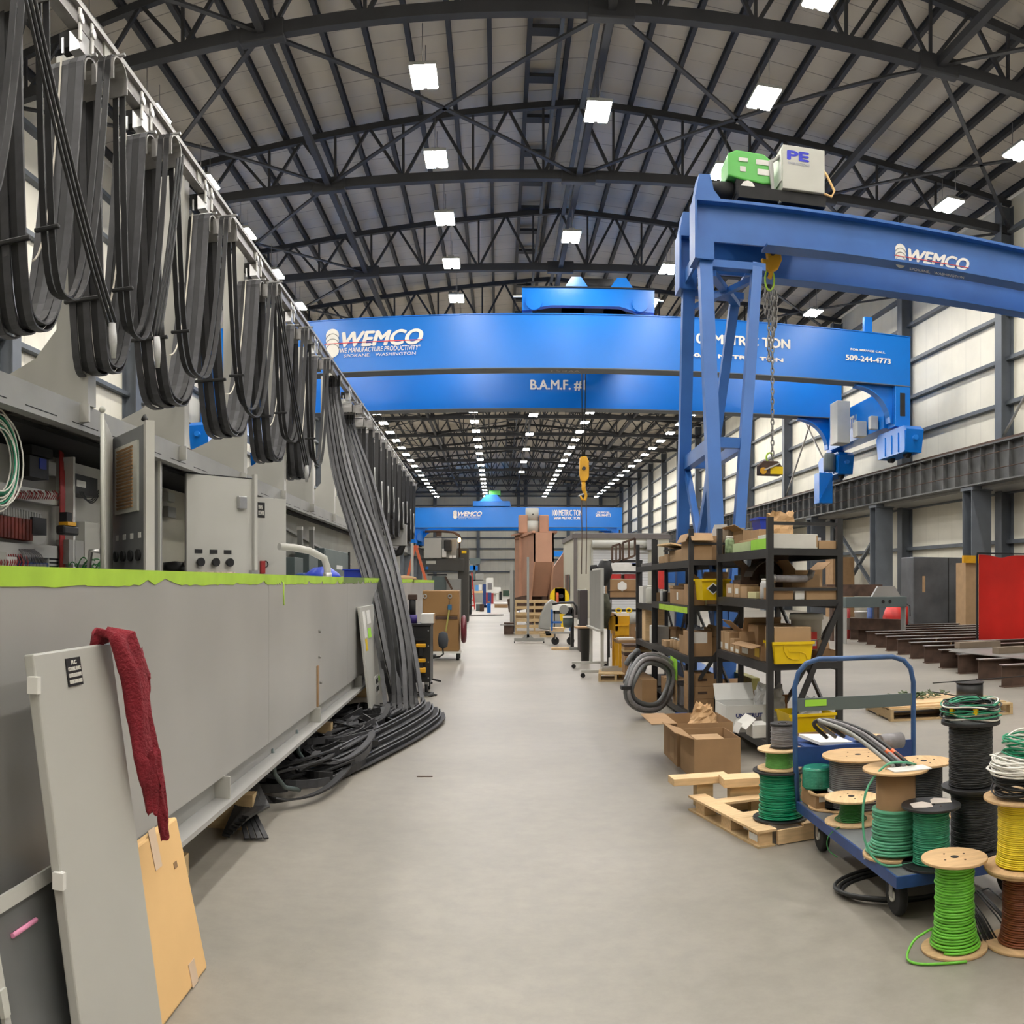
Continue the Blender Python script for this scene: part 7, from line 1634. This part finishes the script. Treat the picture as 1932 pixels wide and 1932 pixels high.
def coil(label, x, y, z, R0, hgt, specs, seed, flat=1.0, tw=.02):
    t = thing('wire_coil', label, 'wire coil', (x, y, z), 0, 'loose wire coils'); rnd = random.Random(seed)
    for nm, m, n_, r_ in specs:
        b = MB()
        for k in range(n_):
            rr = R0*rnd.uniform(.78, 1.0); zc = hgt*rnd.uniform(.06, .94); ph = rnd.uniform(0, 6); cx, cy = rnd.uniform(-.012, .012), rnd.uniform(-.012, .012); tl = rnd.uniform(-1, 1)*tw
            b.tube([(cx+rr*math.cos(a)*(1+.03*math.sin(2*a+ph)), cy+rr*math.sin(a), max(r_, zc+tl*math.sin(a+ph)+.006*math.sin(3*a+ph))) for a in [R(d) for d in range(0, 360, 15)]], r_, 5, closed=True)
        tag(b.build(nm, m, t), None, kind='stuff')
    return t
coil('black wire coil lying on the yellow spool', bx, by, .655, .145, .10, (('black_wire', BLKW, 26, .004),), 31)
coil('white wire coil lying on the black coil at the right edge', bx+.01, by, .757, .165, .065, (('white_wire', WTXT, 20, .004),), 32)
coil('green and white wire coil at the top of the right edge stack', bx+.04, by+.02, .825, .12, .10, (('green_wire', GRNT, 14, .004), ('white_wire', WTXT, 6, .004)), 33)
# stack on the broken pallet
x, y = floorspot(1472, 1540, .12); z = .11
spool('bright green wire spool with black flanges on the broken pallet', x, y, z, .173, .31, .132, GRNT, BLK, wr=.0055, jit=.006, taper=.012, core=BLK)
spool('wrapped light green spool stacked on the bright green one', x-.005, y, z+.312, .140, .130, .090, mat('wrapped green', (.13, .40, .09), .15, 0, .15, 20), WOODP, wr=.003)
s = spool('small grey wire spool on top of the green pallet stack', x+.02, y, z+.444, .083, .155, .080, GRYW, BLK, wr=.0035, jit=.003, core=BLK)
# platform cart
c = thing('platform_cart', 'blue platform hand cart loaded with wire spools', 'cart', (1.76, 3.72, 0), R(-1.5))
W_, L_ = .80, 1.52
MB().box(.012, W_-.012, .012, L_-.012, PLF-.012, PLF-.001).build('deck', mat('worn grey deck', (.13, .14, .145), .55, 0, .2, 6), c)
for a, b_ in (((0, 0), (W_, .012)), ((0, L_-.012), (W_, L_))): MB().box(a[0], b_[0], a[1], b_[1], PLF-.055, PLF).build('edge_rail', NAVY, c)
for x0 in (0, W_-.012): MB().box(x0, x0+.012, .012, L_-.012, PLF-.055, PLF).build('edge_rail', NAVY, c)
for x0 in (.07, W_-.11):
    for y0, nm in ((.20, 'caster'), (L_-.22, 'caster')):
        k = MB().lathe([(.085, -.022), (.098, -.012), (.098, .012), (.085, .022)], (0, 0, 0), 22, 0, 'x').build('wheel', BLKM, c); k.location = (x0+.02, y0, .098)
        MB().lathe([(.03, -.03), (.03, .03)], (0, 0, 0), 12, 0, 'x').build('wheel_hub', OFFW, k)
        for d in (-.03, .03): MB().box(x0+.02+d-.003, x0+.02+d+.003, y0-.02, y0+.02, .09, PLF-.055).build('caster_fork', STEEL, c)
hy = L_+.02; ht = 1.12
P = [(.02, hy, PLF-.05), (.0, hy, .5), (-.005, hy, .95), (.02, hy, 1.04), (.07, hy, 1.095), (.15, hy, ht), (W_-.15, hy, ht), (W_-.07, hy, 1.095), (W_-.02, hy, 1.04), (W_, hy, .95), (W_-.0, hy, .5), (W_-.02, hy, PLF-.05)]
MB().tube(P, .0165, 12).build('handle_tube', mat('worn blue tube', (.03, .085, .22), .4, 0, .3, 8), c)
MB().box(.0, W_, hy-.008, hy+.004, .80, .88).build('cross_plate', GREYG, c); MB().box(0, W_, hy-.008, hy+.004, .46, .58).build('cross_plate', NAVY, c); MB().box(.06, .20, hy-.011, hy-.008, .83, .87).build('lime_label', LIMES, c)
def cartspot(px, py): q = PZ(px, py, PLF); return q.x, q.y
x, y = cartspot(1606, 1551)
spool('small dark green spool with pale wooden flanges at the cart edge', x, y, PLF, .150, .145, .065, DGREEN, WOODP, wr=.0035, taper=.035)
spool('empty wooden spool behind the small dark green one on the cart', x+.03, y+.36, PLF, .15, .10, .10, BLKW, WOOD, wr=.004)
x, y = cartspot(1690, 1612)
s = spool('tall pale teal wire spool with wide wooden top on the cart', x, y, PLF, .165, .430, .118, TEALP, wr=.0068, fill=.55, taper=.045, jit=.006, core=CARD, cr=.098)
s.children[1].scale = (1.12, 1.12, 1); s.rotation_euler = (0, 0, 0)
S_ = []; Pk = [Vector(p_) for p_ in ((.12, .02, .43), (.02, -.07, .465), (-.08, -.05, .455), (-.19, -.06, .33), (-.21, -.10, .12), (-.15, -.16, .015), (-.02, -.19, .008), (.12, -.15, .01), (.2, -.09, .01))]
for i in range(len(Pk)-1):
    p0, p1, p2, p3 = Pk[max(i-1, 0)], Pk[i], Pk[i+1], Pk[min(i+2, len(Pk)-1)]
    for u in (0, .25, .5, .75): S_.append(.5*((2*p1)+(p2-p0)*u+(2*p0-5*p1+4*p2-p3)*u*u+(3*p1-p0-3*p2+p3)*u**3))
MB().tube(S_, .006, 7).build('loose_wire_loop', TEALP, s)
MB().box(-.06, .14, -.12, -.02, .431, .436).build('torn_paper', WPAP, s)
tx, ty = x, y
t = thing('cable_offcuts', 'bundle of black cables with orange tape lying on the wooden spool tops', 'cables', (tx-.05, ty+.28, PLF+.47))
for k in range(4): MB().tube(smooth([(.12-.03*k, -.3, -.03), (.0-.03*k, -.05, .10), (-.14-.02*k, .12, .15), (-.2+.03*k, .22, .12), (-.10+.05*k, .28, .03)]), .011, 7).build('cable', [BLK, GRYW, BLK, GREYD][k], t)
for k in range(2): MB().tube([(.11-.03*k, -.26, -.015), (.07-.03*k, -.19, .03)], .0125, 7).build('orange_tape', ORW, t)
x, y = cartspot(1757, 1632)
s = spool('teal wire spool with black flanges and torn paper at the cart front', x, y, PLF, .143, .290, .088, TEAL, BLK, wr=.0042, jit=.003, core=BLK)
for k in range(2): MB().prism([(-.11, -.03), (-.02, -.06), (.0, .0), (-.03, .04), (-.10, .03)] if k == 0 else [(.0, .0), (.10, -.02), (.12, .03), (.05, .07), (.02, .05)], (0, 0, .291), (1, 0, 0), (0, 1, .08), (0, 0, .003)).build('torn_paper', mat('pink grey paper', (.55, .49, .44), .85), s)
s.rotation_euler = (0, 0, 0)
x, y = cartspot(1838, 1604)
spool('lower black wire spool of the black stack on the cart', x, y, PLF, .145, .31, .120, BLKW, BLK, wr=.004, jit=.002, core=BLK)
kx, ky = x, y
spool('upper black wire spool of the black stack, green coil on it', x-.02, y, PLF+.312, .150, .345, .112, BLKW, BLK, wr=.004, jit=.002, core=BLK, fth=.018)
coil('black and green wire coil on top of the black spool stack', x-.02, y, PLF+.66, .15, .095, (('green_wire', TEAL, 13, .004), ('white_wire', WTXT, 5, .004), ('black_wire', BLKW, 16, .004)), 41)
t = thing('wire_end', 'stiff black wire end sticking out over the black spool stack', 'wire', (kx-.05, ky-.05, PLF+.76)); MB().tube([(.10, 0, -.02), (.02, -.02, .03), (-.10, -.02, .035), (-.22, -.01, .06)], .003, 5).build('wire', BLKW, t)
for k, a in enumerate((200, 250)): t = thing('yellow_tag', 'yellow tape tag on the coil over the black spools, %s one' % ['left', 'right'][k], 'tag', (kx-.02+.14*math.cos(R(a)), ky+.14*math.sin(R(a)), PLF+.66+.04)); MB().obox((0, 0, .02), (.02, .02, .035), (0, 0, .4)).build('tape', YEL, t)
x, y = 2.10, 4.98
s = spool('large wrapped grey spool with blue print behind the teal spool', x, y, PLF, .215, .315, .175, mat('wrapped grey', (.16, .16, .17), .15, 0, .2, 15), WOOD, wr=.006, core=GRYW)
s.rotation_euler = (0, 0, 0)
b = MB(); b.lathe([(.181, .06), (.181, .115)], (0, 0, 0), 30); b.build('white_band', WPAP, s)
lt = text('DVE  CWF', 1, (-.10, -.184, .087), s, mat('navy print', (.02, .03, .16), .6), W=.22, H=.035, bold=.05)
spool('wooden topped spool between the teal and black spools on the cart', 2.36, 4.62, PLF, .165, .32, .11, BLKW, WOOD, wr=.005)
spool('wrapped teal spool at the far left corner of the cart', 1.97, 5.0, PLF+.15, .09, .13, .085, mat('wrapped teal', (.03, .25, .16), .15, 0, .2, 20), TEAL, wr=.004) if 0 else None
t = thing('wrapped_coil', 'shiny wrapped teal wire coil on the brown carton by the cart handle', 'wire coil', (1.90, 5.13, PLF+.102)); b = MB(); b.lathe([(.085, 0), (.095, .02), (.095, .11), (.085, .13)], (0, 0, 0), 26); b.coil(.092, .01, .12, .004); b.build('wire_winding', mat('wrapped teal', (.03, .25, .16), .15, 0, .2, 20), t)
carton('cardboard_box', 'flat brown carton at the far left corner of the cart', 'box', 1.83, 4.98, PLF, .22, .24, .10, CARD, lab=[('y', .1, .5, .5, .9, WPAP)])
spool('red wire spool with wooden top standing beyond the cart handle', 2.63, 5.95, .26, .14, .22, .10, REDW, WOODP, wr=.004)
carton('cardboard_box', 'dark box under the red wire spool beyond the cart', 'box', 2.45, 5.80, 0, .34, .32, .258, GREYD, tape=False)
t = thing('blue_tray', 'blue tray of white papers on the floor between cart and rack', 'tray', (2.10, 5.85, 0)); MB().box(0, .45, 0, .5, .35, .45).build('tray_body', NAVY, t); MB().box(.02, .43, .02, .48, 0, .349).build('support_box', CARD, t); MB().obox((.2, .2, .47), (.3, .25, .02), (.1, .1, .3)).build('papers', WPAP, t)
t = thing('grey_pipe_cap', 'grey plastic conduit cap on the spools by the cart handle', 'pipe fitting', (2.26, 5.02, PLF+.318)); MB().tube([(0, 0, .05), (.16, .03, .05)], .05, 14).build('cap_body', GRYW, t); MB().lathe([(.035, -.003), (.035, 0)], (0, 0, .05), 14, 0, 'x').build('cap_opening', GREYD, t)
t = thing('wire_coil', 'loop of thick black cable on the floor under the cart edge', 'cable', (1.95, 4.25, 0), 0, 'loose wire coils')
for k in range(3): MB().tube([(.05+(.28+.02*k)*math.cos(a), (.22+.02*k)*math.sin(a), .012+.012*k+.01*math.sin(2*a)) for a in [R(d) for d in range(0, 360, 12)]], .010, 7, closed=True).build('cable_turn', BLKW, t)
t = thing('wire_bunch', 'grey black bunch of wires on the floor behind the light green spool', 'wires', (2.12, 3.6, 0)); b = MB(); rnd = random.Random(77)
for k in range(16): a = rnd.uniform(-.5, .5); b.tube([(rnd.uniform(-.05, .05), .1, .12), (a*.2, .0, .17), (a*.3+.05, -.12, .08), (a*.35+.08, -.18, .012)], .004, 5)
tag(b.build('wire', BLKW, t), None, kind='stuff')
t = thing('green_wire_end', 'thin green wire drooping off the cart edge by the small spool', 'wire', (1.85, 4.62, PLF)); MB().tube(smooth([(.05, -.02, .008), (-.03, -.04, .008), (-.10, -.06, -.03), (-.11, -.08, -.09), (-.07, -.12, -.13)]), .003, 5).build('wire', DGREEN, t)
t = thing('white_tie', 'short white wire tie lying at the cart edge', 'wire', (1.79, 4.12, PLF)); MB().tube([(.06, 0, .006), (.0, .01, .02), (-.02, -.01, .0), (-.03, -.03, -.02)], .0035, 5).build('tie', WTXT, t)
t = thing('green_wire_end', 'thin green wire on the floor between the light green and brown spools', 'wire', (1.95, 3.5, 0)); MB().tube([(0, 0, .02), (.1, .03, .006), (.2, .0, .006), (.28, -.02, .006)], .0035, 5).build('wire', LGREEN, t)
t = thing('floor_marks', 'thin dark steel scrap lying on the aisle floor', 'scrap', PZ(800, 1466)); MB().bar((-.06, 0, .004), (.07, .01, .004), .008).build('scrap', RUST, t)
